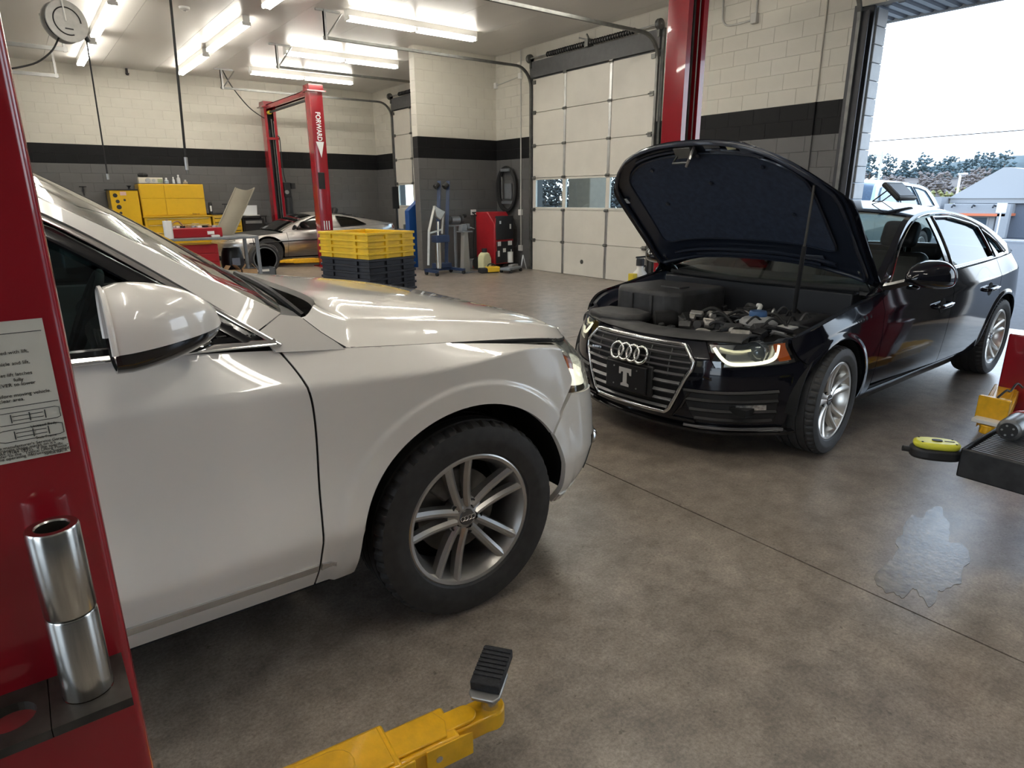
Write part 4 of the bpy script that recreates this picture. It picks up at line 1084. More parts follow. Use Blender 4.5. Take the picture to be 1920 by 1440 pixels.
    for X in (0, WB):
        for s in (1, -1): wheel(car, 'wheel', R, .235, .243, m_wrim, sp, (X, s*.80, R), side=s, phase=(math.radians(28) if s < 0 else .3))
        wheel_well(car, X, cz, .455, .50, .88)
    # underbody, cabin
    b = MB(); b.box((-3.4, -.52, .24), (.72, .52, .42)); b.box((-2.36, -.82, .27), (-.46, .82, .40)); b.box((-3.5, -.78, .40), (-3.25, .78, .85)); b.box((.30, -.60, .42), (.60, .60, .75)); b.box((-.52, -.84, .40), (-.46, .84, .95)); b.build('underbody', m_dark, car)
    b = MB(); b.box((-.75, -.80, .75), (-.50, .80, 1.02)); b.prism([(-.50, 1.09), (-.50, .95), (-.98, .90), (-1.0, 1.02), (-.88, 1.10)], -.80, .80, 'y'); b.build('dashboard', m_intr, car, bevel=.03)
    for s in (.38, -.38): seat(car, -1.30, s, .48)
    MB().box((-2.6, -.65, .5), (-2.3, .65, 1.15)).build('rear_bench', m_leather, car, bevel=.06)
    steering(car, -.98, .38, 1.02)
    MB().box((-3.2, -.70, .78), (-2.6, .70, .80)).build('load_cover', m_intr, car)
    # wipers
    for y0, y1 in ((-.68, -.08), (.02, .56)):
        wp = MB().tube(pl([(-.455, y0, 1.118), (-.50, y0+.2, 1.185), (-.50, y1, 1.20)], 5), .010, 6).build('wiper', m_blackpl, car, smooth=50)
        MB().lathe([(0, .03), (.022, .03), (.026, 0), (.026, -.03)], (-.455, y0, 1.085), 'z', 14).build('wiper_pivot', m_blackpl, wp, smooth=40)
def empty_part(name, parent, loc):
    """a part that starts as the black foot of the piece"""
    return MB().box((-.03, -.03, -.02), (.03, .03, .0)).build(name, m_trim, parent, loc=loc, bevel=.008)
def mirror(mr, s, m_cap, L=.245, H=.165, D=.23):
    """local: x forward, y outward*s; origin under the housing"""
    def loft(z0, z1, grow, n=28, back=True):
        rings = []
        for k in range(9):
            t = k/8; x = -L*.42+L*t                 # rear (glass) to front (nose)
            rings.append((x, t))
        return rings
    n = 32
    ts = np.linspace(0, 1, 15)**.8
    G = np.zeros((n+1, len(ts), 3))
    for j, t in enumerate(ts):
        x = -.10+.235*t
        sc = math.sqrt(max(0, 1-(max(0, t-.14)/.86)**1.55)) if t > .14 else .95+.05*math.sin(PI/2*t/.14)
        sc = max(sc, .02)
        for i in range(n+1):
            a = PI*i/n; ex = 2.5; ca, sa = math.cos(a), math.sin(a)
            yy = math.copysign(abs(ca)**(2/ex), -ca)*D/2*sc; zz = abs(sa)**(2/ex)*H*.86*sc
            G[i, j] = (x, s*(.075+yy-.045*t*t), .035+zz+.018*t)
    MB().shell(G, .006, orient(G, (0, s*.075, .05))).build('mirror_cap', m_cap, mr, smooth=50, fix=True)
    G2 = G.copy(); z0 = .035
    for j, t in enumerate(ts): G2[:, j, 2] = .034+.018*t-(G[:, j, 2]-(.035+.018*t))*.42 
    G2[..., 0] += .0; 
    MB().shell(G2, .006, orient(G2, (0, s*.075, .12))).build('mirror_lower_shell', m_trim, mr, smooth=50, fix=True)
    # glass in the rear opening
    ring = [tuple(G[i, 0]+np.array([.004, 0, 0])) for i in range(n+1)]+[tuple(G2[i, 0]+np.array([.004, 0, 0])) for i in range(n-1, 0, -1)]
    MB()._add(ring, [tuple(range(len(ring)))]).build('mirror_glass', m_chrome, mr)
    rim = [tuple(G[i, 0]) for i in range(n+1)]
    MB().tube(rim, .006, 6).build('mirror_rim', m_cap, mr, smooth=50)
    # arm to the door
    MB().tube([(.04, s*-.02, .025), (.10, s*-.09, .0), (.13, s*-.14, -.015)], [.030, .028, .034], 8, sx=.8).build('mirror_arm', m_trim, mr, smooth=50)
    MB().prism([(.02, -.035), (.25, -.035), (.19, .02), (.05, .06)], s*-.135, s*-.115, 'y').build('mirror_foot', m_trim, mr, bevel=.006)
white_car()
# ------------------------------------------------------------------ dark saloon with its bonnet up
m_dpaint = mat('black_car_paint', (.0050, .0054, .0095), .07, spec=.45, coat=.15, coatr=.015)
m_srim = mat('silver_alloy', (.62, .60, .56), .28, metal=.8, var=.03)
m_pad = mat('bonnet_insulation', (.030, .040, .066), .85, var=.2, scale=30, bump=.2, bscale=120)  # blue haze of lens flare is mixed into the pad colour
m_under = mat('bonnet_underside_paint', (.016, .021, .034), .32, coat=.4)
m_slat0 = mat('satin_dark_trim', (.22, .22, .23), .25, metal=.7)
m_eng = mat('engine_plastic', (.040, .040, .041), .55, var=.25, scale=14, bump=.08)
m_alu = mat('cast_aluminium', (.45, .43, .40), .45, metal=.7, var=.3, scale=25, bump=.3)
def dark_car():
    car = empty('saloon_car', 'dark saloon with its bonnet raised, standing in the open doorway bay', 'car', (3.60, 2.575, 0), PI+.02)
    R, RA, cz, WB = .322, .362, .325, -2.80
    sx = [.20, 0, -.40, -.9, -1.5, -2.1, -2.8, -3.15]
    def lv(xn, zf, z, y, xr, zr): return dict(xn=xn, zf=zf, z=z, y=y, xr=xr, zr=zr)
    c8 = lambda v: [v]*8
    L = [lv(.675, .155, c8(.195), [.81, .81, .80, .80, .80, .80, .80, .80], -3.58, .24),
         lv(.74, .235, c8(.285), [.872, .875, .862, .862, .862, .862, .87, .86], -3.66, .34),
         lv(.755, .35, [.42, .42, .42, .42, .425, .43, .43, .43], [.892, .896, .888, .885, .885, .888, .898, .88], -3.72, .48),
         lv(.755, .49, [.60, .61, .61, .61, .62, .63, .64, .64], [.887, .900, .900, .900, .900, .902, .905, .885], -3.73, .62),
         lv(.742, .585, [.70, .745, .785, .80, .815, .835, .865, .87], [.862, .885, .893, .897, .900, .902, .895, .87], -3.70, .80),
         lv(.695, .685, [.775, .815, .880, .940, .952, .965, .990, 1.0], [.842, .852, .850, .848, .850, .850, .825, .79], -3.60, .985)]
    def lift(p):
        d = np.minimum(np.hypot(p[..., 0], p[..., 2]-cz), np.hypot(p[..., 0]-WB, p[..., 2]-cz)); t = np.clip((RA+.045-d)/.04, 0, 1); t = t*t*(3-2*t)
        return .008*t*(p[..., 1] > .6)
    N = Net(net_from(L, sx, None, xg=(1, .945, .75, .45, .21), x_side=.20, zb=(0, .0, .08, .28, .55)), crease=(4,), lift=lift)
    N.front_x, N.rear_x, N.side_y, N.cx0, N.cx1 = .30, -3.2, .60, -3.0, .0
    gap = .003
    def z_top(x): return float(N.raw(np.array([u_at_x(N, 5, x)]), np.array([5.]))[0, 2])
    topline = lambda a, b, n=24: [(a+(b-a)*i/n, z_top(a+(b-a)*i/n)-.003) for i in range(n+1)]
    def side(name, bot, top, left, right, n, m, mt=m_dpaint):
        D = coons(bot, top, left, right, n, m); u, v = N.inv(D[..., 0], D[..., 1], 'side'); G = N.at(u, v)
        return panel(name, G, mt, car, centre=(G[..., 0].mean(), 0, .6), both=True, B=N.at(u, v, -.018))
    c1 = curve2([(-.50, .20), (-.50, .5), (-.505, .75), (-.53, .88), (-.60, .925)], 6)
    cf, cd = c1+np.array([gap, 0]), c1-np.array([gap, 0])
    a0 = 180+math.degrees(math.asin((cz-.205)/RA))
    bot = [tuple(cf[0]), (-.40, .20)]+arch(0, cz, RA, a0, 42, 40)
    rt = curve2([bot[-1], (.325, .62), (.345, .70), (.32, .755)], 6)
    side('fender', bot, topline(cf[-1][0], .32), [tuple(p) for p in cf], [tuple(p) for p in rt], 80, 40)
    # doors: paint down to the rocker, sills below
    side('front_door', [(-1.597, .295), (cd[0][0], .295)], topline(-1.597, cd[-1][0]), [(-1.597, .295), (-1.597, .95)], [tuple(p) for p in cd if p[1] > .29], 60, 36)
    ra = arch(WB, cz, RA, -8, 62, 20)
    side('rear_door', [(-1.603, .295), (-2.42, .295)]+ra[3:], topline(-1.603, -2.63), [(-1.603, .295), (-1.603, .95)], [ra[-1], (-2.62, .80), (-2.63, .975)], 50, 34)
    ra2 = arch(WB, cz, RA, 63, 198, 36)
    side('quarter_panel', ra2, topline(-2.636, -3.20), [ra2[0], (-2.626, .80), (-2.636, .975)], [ra2[-1], (-3.20, .5), (-3.20, .99)], 60, 30)
    side('sill', [(-2.40, .198), (-.505, .198)], [(-2.42, .289), (-.505, .289)], [(-2.40, .198), (-2.42, .289)], [(-.505, .198), (-.505, .289)], 40, 8)
    # bumper
    zs = [l['z'][0] for l in L]
    def uend(v):
        zz = np.interp(v, range(6), zs)
        X = math.sqrt(max(.001, RA**2-(zz-cz)**2)) if zz < .565 else .268+(zz-.565)*.6
        return u_at_x(N, v, X+gap)
    ug = u_at_y(N, 3, .30)
    uhl = u_at_y(N, 4, .44)
    sid = lambda s: np.array([1, s, 1])
    for s in (1, -1):
        G = uvgrid(N, N.ua, uend, 0, 3.55, 60, 36)*sid(s)
        MB().shell(G, .02, orient(G, (0, 0, .5))).build('front_bumper', m_dpaint, car, smooth=50)
        G = uvgrid(N, N.ua, lambda v: uhl-.001+(4.97-v)*.05, 3.555, 4.97, 16, 16)*sid(s)
        MB().shell(G, .02, orient(G, (0, 0, .5))).build('nose_panel', m_dpaint, car, smooth=50)
        # headlamp
        ue = lambda v: u_at_x(N, v, .365-abs(v-4.6)*.02)
        G = uvgrid(N, lambda v: uhl+.004+(4.97-v)*.05, ue, 3.57, 4.96, 34, 14, .001)*sid(s)
        h = MB().shell(G, .004, orient(G, (0, 0, .5))).build('headlamp', m_lamp_glass, car, smooth=50)
        G = uvgrid(N, lambda v: uhl+.012+(4.97-v)*.05, lambda v: ue(v)-.01, 3.60, 4.94, 34, 14, -.055)*sid(s)
        MB().shell(G, .01, orient(G, (0, 0, .5))).build('lamp_housing', mat('lamp_chrome_inner', (.46, .46, .45), .25, metal=.85), h, smooth=50)
        # lit guide: along the bottom and up the outer end, with the inner blade
        lg = mat('lit_light_guide', (.9, .9, .8), .2, emit=(1, .93, .66), estr=.9)
        def lamp_pt(f, v, off): 
            u = uhl+.03+(4.97-v)*.05+(ue(v)-.03-(uhl+.03+(4.97-v)*.05))*f; p = N.at(np.array([u]), np.array([v]), off)[0]; return (p[0], s*p[1], p[2])
        path = [lamp_pt(f, v, -.014) for f, v in [(.02, 4.72), (.06, 4.35), (.12, 3.98), (.2, 3.80), (.4, 3.76), (.6, 3.78), (.75, 3.86), (.85, 4.05), (.92, 4.4), (.95, 4.72)]]
        MB().tube(pl(path, 4), .0065, 6, sx=1.6).build('light_guide', lg, h, smooth=60)
        MB().tube([lamp_pt(f, v, -.018) for f, v in [(.10, 4.72), (.18, 4.62), (.30, 4.52), (.42, 4.50), (.55, 4.55)]], .006, 6, sx=1.2).build('light_blade', mat('pale_lamp_blade', (.8, .78, .55), .2, emit=(1, .9, .55), estr=.35), h, smooth=60)
        p = lamp_pt(.62, 4.42, -.045)
        MB().lathe([(0, .03), (.035, .022), (.052, 0), (.058, -.004), (.062, .012), (.066, .012), (.066, -.03)], p, 'x', 24).build('projector', mat('projector_lens', (.10, .11, .12), .05, coat=1), h, smooth=50)
        G = uvgrid(N, lambda v: ue(v)-.075, lambda v: ue(v)-.012, 3.75, 4.8, 8, 8, -.010)*sid(s)
        MB().shell(G, .008, orient(G, (0, 0, .5))).build('side_reflector', m_amber, h, smooth=50)
        # lower side intake with slats and fog lamp
        def bp(y, v, off): 
            u = u_at_y(N, v, y); q = N.at(np.array([u]), np.array([v]), off)[0]; return (q[0], s*q[1], q[2])
        Gi = np.array([[bp(a+(b-a)*i/10, v, .004) for i in range(11)] for v, a, b in [(1.05, .43, .755), (1.5, .405, .77), (2.0, .38, .775), (2.45, .36, .775)]])
        it = MB().shell(Gi, .01, orient(Gi, (0, 0, .5))).build('side_intake', m_blackpl, car, smooth=50)
        for v, a, b in ((1.18, .43, .755), (1.62, .405, .77), (2.08, .385, .775), (2.42, .37, .775)):
            MB().tube([bp(a+(b-a)*i/10, v, .010) for i in range(11)], .008, 4, sx=1.5).build('slat', m_blackpl, it)
        Gf = np.array([[bp(.62+.115*i/8, v, .012) for i in range(9)] for v in (1.72, 1.95)])
        MB().shell(Gf, .01, orient(Gf, (0, 0, .5))).build('fog_lamp', mat('fog_lamp_glass', (.5, .5, .5), .1, metal=.7, var=.5, scale=60), it, smooth=50)
        MB().tube([bp(.30, 1.0, .008), bp(.36, 1.7, .010), bp(.40, 2.4, .006)][::-1]+[bp(.43, .9, .008)], .010, 6).build('intake_blade', m_trim, it, smooth=50)
        # bottom splitter with bright edge
        MB().tube([bp(y, .25, .012) for y in np.linspace(.0, .80, 26)], .014, 6, sx=1.4).build('splitter', m_trim, car, smooth=50)
        MB().tube([bp(y, .62, .014) for y in np.linspace(.36, .78, 18)], .008, 6, sx=1.3).build('splitter_trim', m_slat0, car, smooth=50)
    # grille frame: wide top corners cut, narrowing to the bottom
    gp = [(-.405, 3.85), (-.40, 3.35), (-.29, 1.45), (-.26, 1.22), (.26, 1.22), (.29, 1.45), (.40, 3.35), (.405, 3.85), (.33, 4.72), (-.33, 4.72)]
    def onnose(y, v, off):
        u = u_at_y(N, v, abs(y)); q = N.at(np.array([u]), np.array([v]), off)[0]; return (q[0], math.copysign(q[1], y), q[2])
    hw = lambda v: float(np.interp(v, [1.22, 1.45, 3.35, 3.85, 4.72], [.26, .29, .40, .405, .33]))
    lp = resample(gp+[gp[0]], 110)[:-1]
    gr = MB().tube([onnose(a, b, .012) for a, b in lp], .012, 8, closed=True, up=(1, 0, 0)).build('grille', m_chrome, car, smooth=60)
    Gb = np.array([[onnose(hw(v)*(-1+2*i/16), v, .004) for i in range(17)] for v in np.linspace(1.25, 4.70, 18)])
    MB().shell(Gb, .01, orient(Gb, (0, 0, .5))).build('grille_back', mat('grille_black', (.006, .006, .007), .5), gr, smooth=50)
    m_slat = mat('grille_slat_grey', (.19, .19, .195), .3, metal=.5)
    for k in range(9):
        v = 1.50+k*.375; w = hw(v)-.012; G = []
        for i in range(21):
            y = w*(-1+2*i/20); a = onnose(y, v-.085, .010); b = onnose(y, v, .026); c = onnose(y, v+.09, .012); G.append([a, b, c])
        G = np.array(G); MB().shell(G, .006, orient(G, (0, 0, .5))).build('slat', m_slat, gr, smooth=50)
    for y in (-.27, -.14, .14, .27):
        MB().tube([onnose(y*min(1, hw(v)/.36), v, .012) for v in np.linspace(2.9, 4.6, 8)], .004, 4).build('grille_bar', m_slat, gr)
    q = onnose(0, 3.78, .045); rl = ring_logo(gr, q[0], q[2], .046, .35, m_chrome, gap=1.34, th=.0095, y0=.012)
    q2 = onnose(-.28, 3.62, .030)
    text_mesh('grille_badge', 'quattro', .022, m_chrome, gr, (q2[0], q2[1], q2[2]), (PI/2, 0, PI/2+.1), .002, sx=1.1)
    # plate holder with the letter T
    cz_ = .42; xq = onnose(0, 2.2, .03)[0]
    pb = MB().box((xq-.006, -.158, cz_-.085), (xq+.014, .158, cz_+.085)).build('plate', mat('black_plate', (.010, .010, .012), .45), car, bevel=.008)
    MB().box((xq-.03, -.17, cz_-.095), (xq-.004, .19, cz_+.095)).build('plate_frame', m_blackpl, pb, bevel=.008)
    b = MB(); xx = (xq+.014, xq+.017); m_T = mat('grey_letter', (.55, .55, .56), .4)
    T = [(-.032, -.058), (.032, -.058), (.032, -.044), (.015, -.036), (.015, .030), (.030, .030), (.036, .014), (.048, .014), (.048, .056), (-.048, .056), (-.048, .014), (-.036, .014), (-.030, .030), (-.015, .030), (-.015, -.036), (-.032, -.044)]
    b.prism([(y, cz_+z) for y, z in T], xx[0], xx[1], 'x'); b.build('plate_letter', m_T, pb)
    for y, z in ((-.09, .055), (.09, .055), (-.09, -.055), (.09, -.055)): MB().cyl((xq+.013, y, cz_+z), (xq+.017, y, cz_+z), .005, n=8).build('plate_screw', m_steel, pb)
    # tail
    for s in (1, -1):
        G = uvgrid(N, lambda v: u_at_x(N, v, -3.206, False), N.ub, 0, 4.98, 30, 24)*sid(s)
        MB().shell(G, .02, orient(G, (-2.8, 0, .5))).build('rear_bumper', m_dpaint, car, smooth=50)
        G = uvgrid(N, lambda v: u_at_x(N, v, -3.34, False), lambda v: u_at_y(N, v, .42, False), 4.0, 4.85, 16, 8, .004)*sid(s)
        MB().shell(G, .01, orient(G, (-2.8, 0, .5))).build('tail_lamp', m_red_lens, car, smooth=50)
        # side repeater reflector, door handles
        for X, z in ((-1.42, .735), (-2.38, .765)):
            p = N.pts(np.array([[(X, z)]]), 'side')[0, 0]
            hd = MB().tube(pl([(X+.10, s*(p[1]-.005), z-.004), (X+.08, s*(p[1]+.030), z), (X-.08, s*(p[1]+.030), z+.006), (X-.10, s*(p[1]-.005), z+.006)], 5), .012, 8, sx=1.4).build('door_handle', m_chrome if s < 0 else m_dpaint, car, smooth=60)
            MB().lathe([(0, .004), (.05, .003), (.055, -.004)], (X, s*p[1], z-.004), 'y', 18).build('handle_cup', m_dark, hd, smooth=50)
            MB().tube([(X+.085, s*(p[1]+.043), z+.006), (X-.08, s*(p[1]+.043), z+.012)], .005, 6).build('handle_strip', m_chrome, hd)
    # dark tubes set behind the door and sill gaps
    for line in (c1, np.array([(-1.60, .29), (-1.60, .6), (-1.60, .95)]), np.array([(-2.40, .292), (-1.5, .292), (-.51, .292)])):
        P = N.pts(resample(line, 24), 'side', -.012)
        for s in (1, -1): MB().tube([tuple(q) for q in P*sid(s)], .008, 6).build('shut_line', m_dark, car)
    # hood, hinged at the rear and propped open
    cen = [(.690, 0, .700), (.63, 0, .735), (.52, 0, .778), (.36, 0, .822), (.16, 0, .862), (-.06, 0, .898), (-.26, 0, .924), (-.40, 0, .940)]
    uu = np.r_[np.linspace(u_at_y(N, 5, .50), u_at_x(N, 5, .20), 10)[:-1], np.linspace(u_at_x(N, 5, .20), u_at_x(N, 5, -.50), 18)]
    ed = [(p[0], p[1]-.003, p[2]+.002) for p in N.at(uu, np.full(uu.shape, 5.))]+[(-.57, .80, .935)]
    cen = cubic(np.linspace(0, 1, len(cen)), np.array(cen))(np.linspace(0, 1, len(ed)))
    H = Strip(cen, ed, pw=3.0, px=2.6); hx, hz, phi = -.56, .915, math.radians(53)
    off = np.array([hx, 0, hz])
    G = H.grid(0, 1, -1, 1, 46, 57); w = np.linspace(-1, 1, 57); G[..., 2] += (.006*np.exp(-((np.abs(w)-.72)/.06)**2))[None]
    hood = MB().shell(G-off, .006, orient(G, (0, 0, .3))).build('hood', m_dpaint, car, smooth=50, loc=(hx, 0, hz)); hood.rotation_euler = (0, -phi, 0)
    def under(name, t0, t1, w0, w1, drop, m, th=.008, n=30, k=40, edge=None):
        U = H.grid(t0, t1, w0, w1, n, k); U[..., 2] -= drop; U = U-off
        return MB().shell(U, th, orient(U, (0, 0, 3.))).build(name, m, hood, smooth=50)
    under('inner_panel', .025, .985, -.955, .955, .016, m_under, .010)
    # hem ridge round the underside
    def uline(pts, drop): return [tuple(p-off-np.array([0, 0, drop])) for p in H.at(np.array([q[0] for q in pts]), np.array([q[1] for q in pts]))]
    loop = [(.05, -.80), (.03, -.4), (.03, 0), (.03, .4), (.05, .80), (.14, .90), (.4, .915), (.7, .92), (.93, .92), (.965, .8), (.965, .4), (.965, 0), (.965, -.4), (.965, -.8), (.93, -.92), (.7, -.92), (.4, -.915), (.14, -.90)]
    MB().tube(uline([(p[0], p[1]) for p in pl([(a, b, 0) for a, b in loop], 4, True)], .030), .014, 6, closed=True).build('hem_ridge', m_under, hood, smooth=60)
    # insulation pad with rounded outline: grid between two w-limits that follow the outline
    ts = np.linspace(.215, .80, 34); Gp = np.zeros((34, 41, 3))
    for i, t in enumerate(ts):
        e = min((t-.215)/.12, 1); f = min((.80-t)/.06, 1); ww = .74*(.72+.28*math.sqrt(max(0, 1-(1-e)**2)))*(.90+.10*math.sqrt(max(0, 1-(1-f)**2)))
        ww += .05*(t-.215)
        wv = np.linspace(-ww, ww, 41); Gp[i] = H.at(np.full(41, t), wv)-off
        Gp[i, :, 2] -= .032+.006*np.sin(np.linspace(0, PI, 41))
    MB().shell(Gp, .01, orient(Gp, (0, 0, 3.))).build('insulation_pad', m_pad, hood, smooth=50)
    rim = [tuple(p) for p in np.concatenate([Gp[:, 0], Gp[-1, 1:-1], Gp[::-1, -1], Gp[0, ::-1][1:-1]])]
    MB().tube(rim, .007, 5, closed=True).build('pad_edge', m_under, hood, smooth=60)
    # ribs in front of the pad and behind it
    for t, a, b in ((.165, -.62, -.16), (.165, .16, .66), (.185, .18, .60), (.89, -.72, .72), (.93, -.5, .6)):
        MB().tube(uline([(t+.02*(x/b if b else 0)**2*0, x) for x in np.linspace(a, b, 24)], .036), .011, 6).build('rib', m_under, hood, smooth=60)
    for y in (-.52, .50):
        for t, wv in ((.84, y),): pass
    lt = MB(); pb_ = uline([(.145, -.03)], .05)[0]; lt.cbox(pb_, (.07, .12, .05)); lt.tube([(pb_[0]-.02, pb_[1]-.05, pb_[2]-.02), (pb_[0]-.03, pb_[1]-.05, pb_[2]-.075), (pb_[0]-.03, pb_[1]+.05, pb_[2]-.075), (pb_[0]-.02, pb_[1]+.05, pb_[2]-.02)], .008, 6); lt.build('latch_striker', m_dsteel, hood, bevel=.006)
    hk = MB(); hk.tube([(pb_[0]+.02, pb_[1]+.07, pb_[2]), (pb_[0]+.0, pb_[1]+.09, pb_[2]-.09), (pb_[0]-.04, pb_[1]+.06, pb_[2]-.10)], .009, 6); hk.build('safety_hook', m_steel, hood)
    for (t, wv, sy, c, nm) in ((.095, .26, .10, (.10, .10, .10), 'grey_label'), (.095, .46, .055, (.60, .56, .36), 'cream_label'), (.10, .62, .10, (.07, .08, .10), 'dark_label'), (.885, .56, .12, (.10, .11, .13), 'dark_label'), (.40, -.885, .035, (.6, .6, .6), 'white_clip')):
        p = uline([(t, wv)], .030)[0]
        MB().cbox(p, (.045, sy, .006), rot=Matrix.Rotation(.25, 3, 'Y')).build('label', mat(nm, c, .5), hood)
    for t, wv in ((.30, -.45), (.55, -.5), (.30, .5), (.6, .55), (.45, 0), (.22, .05)):
        p = uline([(t, wv)], .050)[0]; MB().lathe([(0, -.006), (.012, -.004), (.014, .004)], p, 'z', 12).build('pad_clip', m_under, hood, smooth=50)
    # prop strut and hinges
    hp = H.at(np.array([.33]), np.array([.80]))[0]-off-np.array([0, 0, .03]); cph, sph = math.cos(phi), math.sin(phi)
    topp = Vector((hx+hp[0]*cph-hp[2]*sph, hp[1], hz+hp[0]*sph+hp[2]*cph)); basep = Vector((-.13, .52, .78)); midp = basep.lerp(topp, .55)
    MB().cyl(basep, midp, .013, n=12).build('gas_strut', m_blackpl, car, smooth=50)
    MB().cyl(midp, topp, .007, n=10).build('strut_rod', m_dsteel, car, smooth=50)
    for s in (1, -1):
        hb = MB(); hb.tube([(-.66, s*.74, .85), (-.60, s*.74, .915), (-.53, s*.74, .965), (-.44, s*.735, 1.02)], .014, 4, sx=.5); hb.cbox((-.66, s*.74, .85), (.10, .02, .06)); hb.build('hood_hinge', m_dsteel, car)
    # engine bay
    b = MB()
    b.box((-.62, -.70, .30), (.60, .70, .34)); b.box((-.66, -.74, .30), (-.60, .74, .84)); b.box((.56, -.52, .30), (.60, .52, .62))
    b.build('bay_floor', m_dark, car)
    for s in (1, -1):
        Xs = np.linspace(-.58, .52, 24); G = []
        for x in Xs:
            p = N.raw(np.array([u_at_x(N, 5, x)]), np.array([5.]))[0]; y, z = p[1], p[2]
            if x > .30: y = min(y, .74)
            G.append([(x, s*(y-.006), z-.012), (x, s*(y-.05), z-.022), (x, s*(y-.075), z-.055), (x, s*(y-.13), z-.07), (x, s*(y-.17), z-.20), (x, s*(y-.20), .40)])
        G = np.array(G); MB().shell(G, .008, orient(G, (0, s*3, -2))).build('inner_fender', m_under, car, smooth=40)
    # slam panel over the radiator, with moulded edge
    G = []
    for y in np.linspace(-.60, .60, 41):
        xf = onnose(min(abs(y), .55)*(1 if y >= 0 else -1), 4.95, 0)[0]-.012; zf = .692+.03*abs(y)
        r = .045*math.exp(-((y-.10)/.18)**2)
        G.append([(xf, y, zf-.012), (xf-.02, y, zf+.004), (xf-.09, y, zf+.016), (xf-.16, y, zf+.012), (xf-.20-r, y, zf-.01), (xf-.21-r, y, zf-.08)])
    G = np.array(G); MB().shell(G, .008, orient(G, (.3, 0, 0))).build('slam_panel', m_eng, car, smooth=40)
    for y in (-.36, .12, .50): MB().lathe([(0, .006), (.012, .005), (.014, 0)], (.52, y, .712), 'z', 12).build('clip', m_blackpl, car)
    # intake duct on the far side
    ob = MB().prism([(.56, -.56), (.62, -.40), (.60, -.20), (.50, -.14), (.36, -.18), (.30, -.34), (.36, -.56)], .68, .742, 'z').build('intake_duct', m_eng, car, bevel=.025, seg=3)
    MB().tube(pl([(.36, -.16, .70), (.28, -.10, .70), (.22, -.12, .69), (.14, -.22, .70)], 5), .055, 10).build('intake_hose', m_rubber, car, smooth=50)
    # big air box / engine cover
    MB().prism([(-.34, -.10), (-.30, -.66), (.16, -.66), (.25, -.58), (.25, -.16), (.18, -.08)], .66, .862, 'z').build('air_box', m_eng, car, bevel=.03, seg=3)
    for y in (-.45, -.28): MB().box((.245, y-.012, .70), (.262, y+.012, .83)).build('air_box_rib', m_eng, car, bevel=.004)
    MB().box((-.05, -.36, .860), (.06, -.20, .872)).build('air_box_label', m_eng, car, bevel=.004)
    # engine block pieces
    eng = MB().prism([(-.35, -.06), (-.35, .36), (.26, .34), (.30, -.02)], .45, .66, 'z').build('engine_block', m_eng, car, bevel=.02)
    rg = random.Random(5)
    for i in range(34):
        x, y = -.32+.62*rg.random(), -.08+.46*rg.random(); z = .66+.06*rg.random(); s_ = .022+.035*rg.random()
        R3 = Matrix.Rotation(rg.random()*3, 3, 'Z') @ Matrix.Rotation(rg.random()*.6, 3, 'X')
        q = MB()
        if i % 3 == 0: q.cyl((x-s_, y, z), (x+s_, y+s_*.5, z+.015), s_*.6, n=10)
        elif i % 3 == 1: q.cbox((x, y, z), (s_*2.2, s_*1.3, s_*1.2), rot=R3)
        else: q.lathe([(0, .03), (s_*.5, .03), (s_*.7, .0), (s_*.7, -.04)], (x, y, z), 'z', 10)
        q.build(['hose_fitting', 'bracket', 'sensor'][i % 3], m_eng if i % 4 else m_alu, eng, bevel=.004)
    # rough cast silver cluster
    for i in range(16):
        x, y, z = .28-.40*rg.random(), -.02+.34*rg.random(), .69+.05*rg.random(); s_ = .018+.022*rg.random()
        q = MB(); R3 = Matrix.Rotation(rg.random()*3, 3, 'Z') @ Matrix.Rotation(rg.random()*1.2, 3, 'X')
        if i % 2: q.cbox((x, y, z), (s_*3.4, s_*1.4, s_*1.3), rot=R3)
        else: q.cyl((x, y, z), Vector((x, y, z))+R3 @ Vector((s_*3, 0, 0)), s_*.8, n=9)
        q.build('casting', m_alu, eng, bevel=.006)
    for i in range(9):
        p0 = Vector((.30*rg.random()-.1, -.05+.5*rg.random(), .70)); p1 = p0+Vector((.3*rg.random()-.15, .3*rg.random(), -.01)); mid = (p0+p1)/2+Vector((0, 0, .05+.04*rg.random()))
        MB().tube(pl([p0, mid, p1], 6), .008+.008*rg.random(), 7).build('hose', m_rubber, eng, smooth=60)
    # more lines, covers and fittings packing the bay
    m_eb = [mat('bay_black', (.014, .014, .015), .5), m_eng, mat('bay_grey', (.085, .083, .08), .55, var=.3, scale=30), m_rubber, m_alu]
    for i in range(70):
        x, y = -.42+.86*rg.random(), -.06+.70*rg.random(); z = .655+.075*rg.random()-(.02 if x > .3 else 0); s_ = .018+.03*rg.random(); q = MB(); R3 = Matrix.Rotation(rg.random()*3, 3, 'Z') @ Matrix.Rotation(rg.random()*.8, 3, 'X')
        if math.hypot(x-.09, y-.42) < .13: z -= .06
        if i % 3 == 0: q.cyl((x, y, z-.05), (x+.02, y, z+.02), s_*.8, s_*.6, n=10)
        elif i % 3 == 1: q.cbox((x, y, z), (s_*2.6, s_*1.6, s_*1.2), rot=R3)
        else: q.tube(pl([(x, y, z), (x+.06*rg.random(), y+.06, z+.03), (x+.14*(rg.random()-.5), y+.14, z)], 5), .008+.006*rg.random(), 7)
        q.build(['fitting', 'cover', 'line'][i % 3], m_eb[(0, 1, 0, 2, 1, 0, 4, 1, 2, 3)[i % 10]], eng, bevel=.004 if i % 3 != 2 else 0)
    # coolant tank
    m_tank = mat('translucent_tank', (.34, .34, .33), .4, spec=.4)
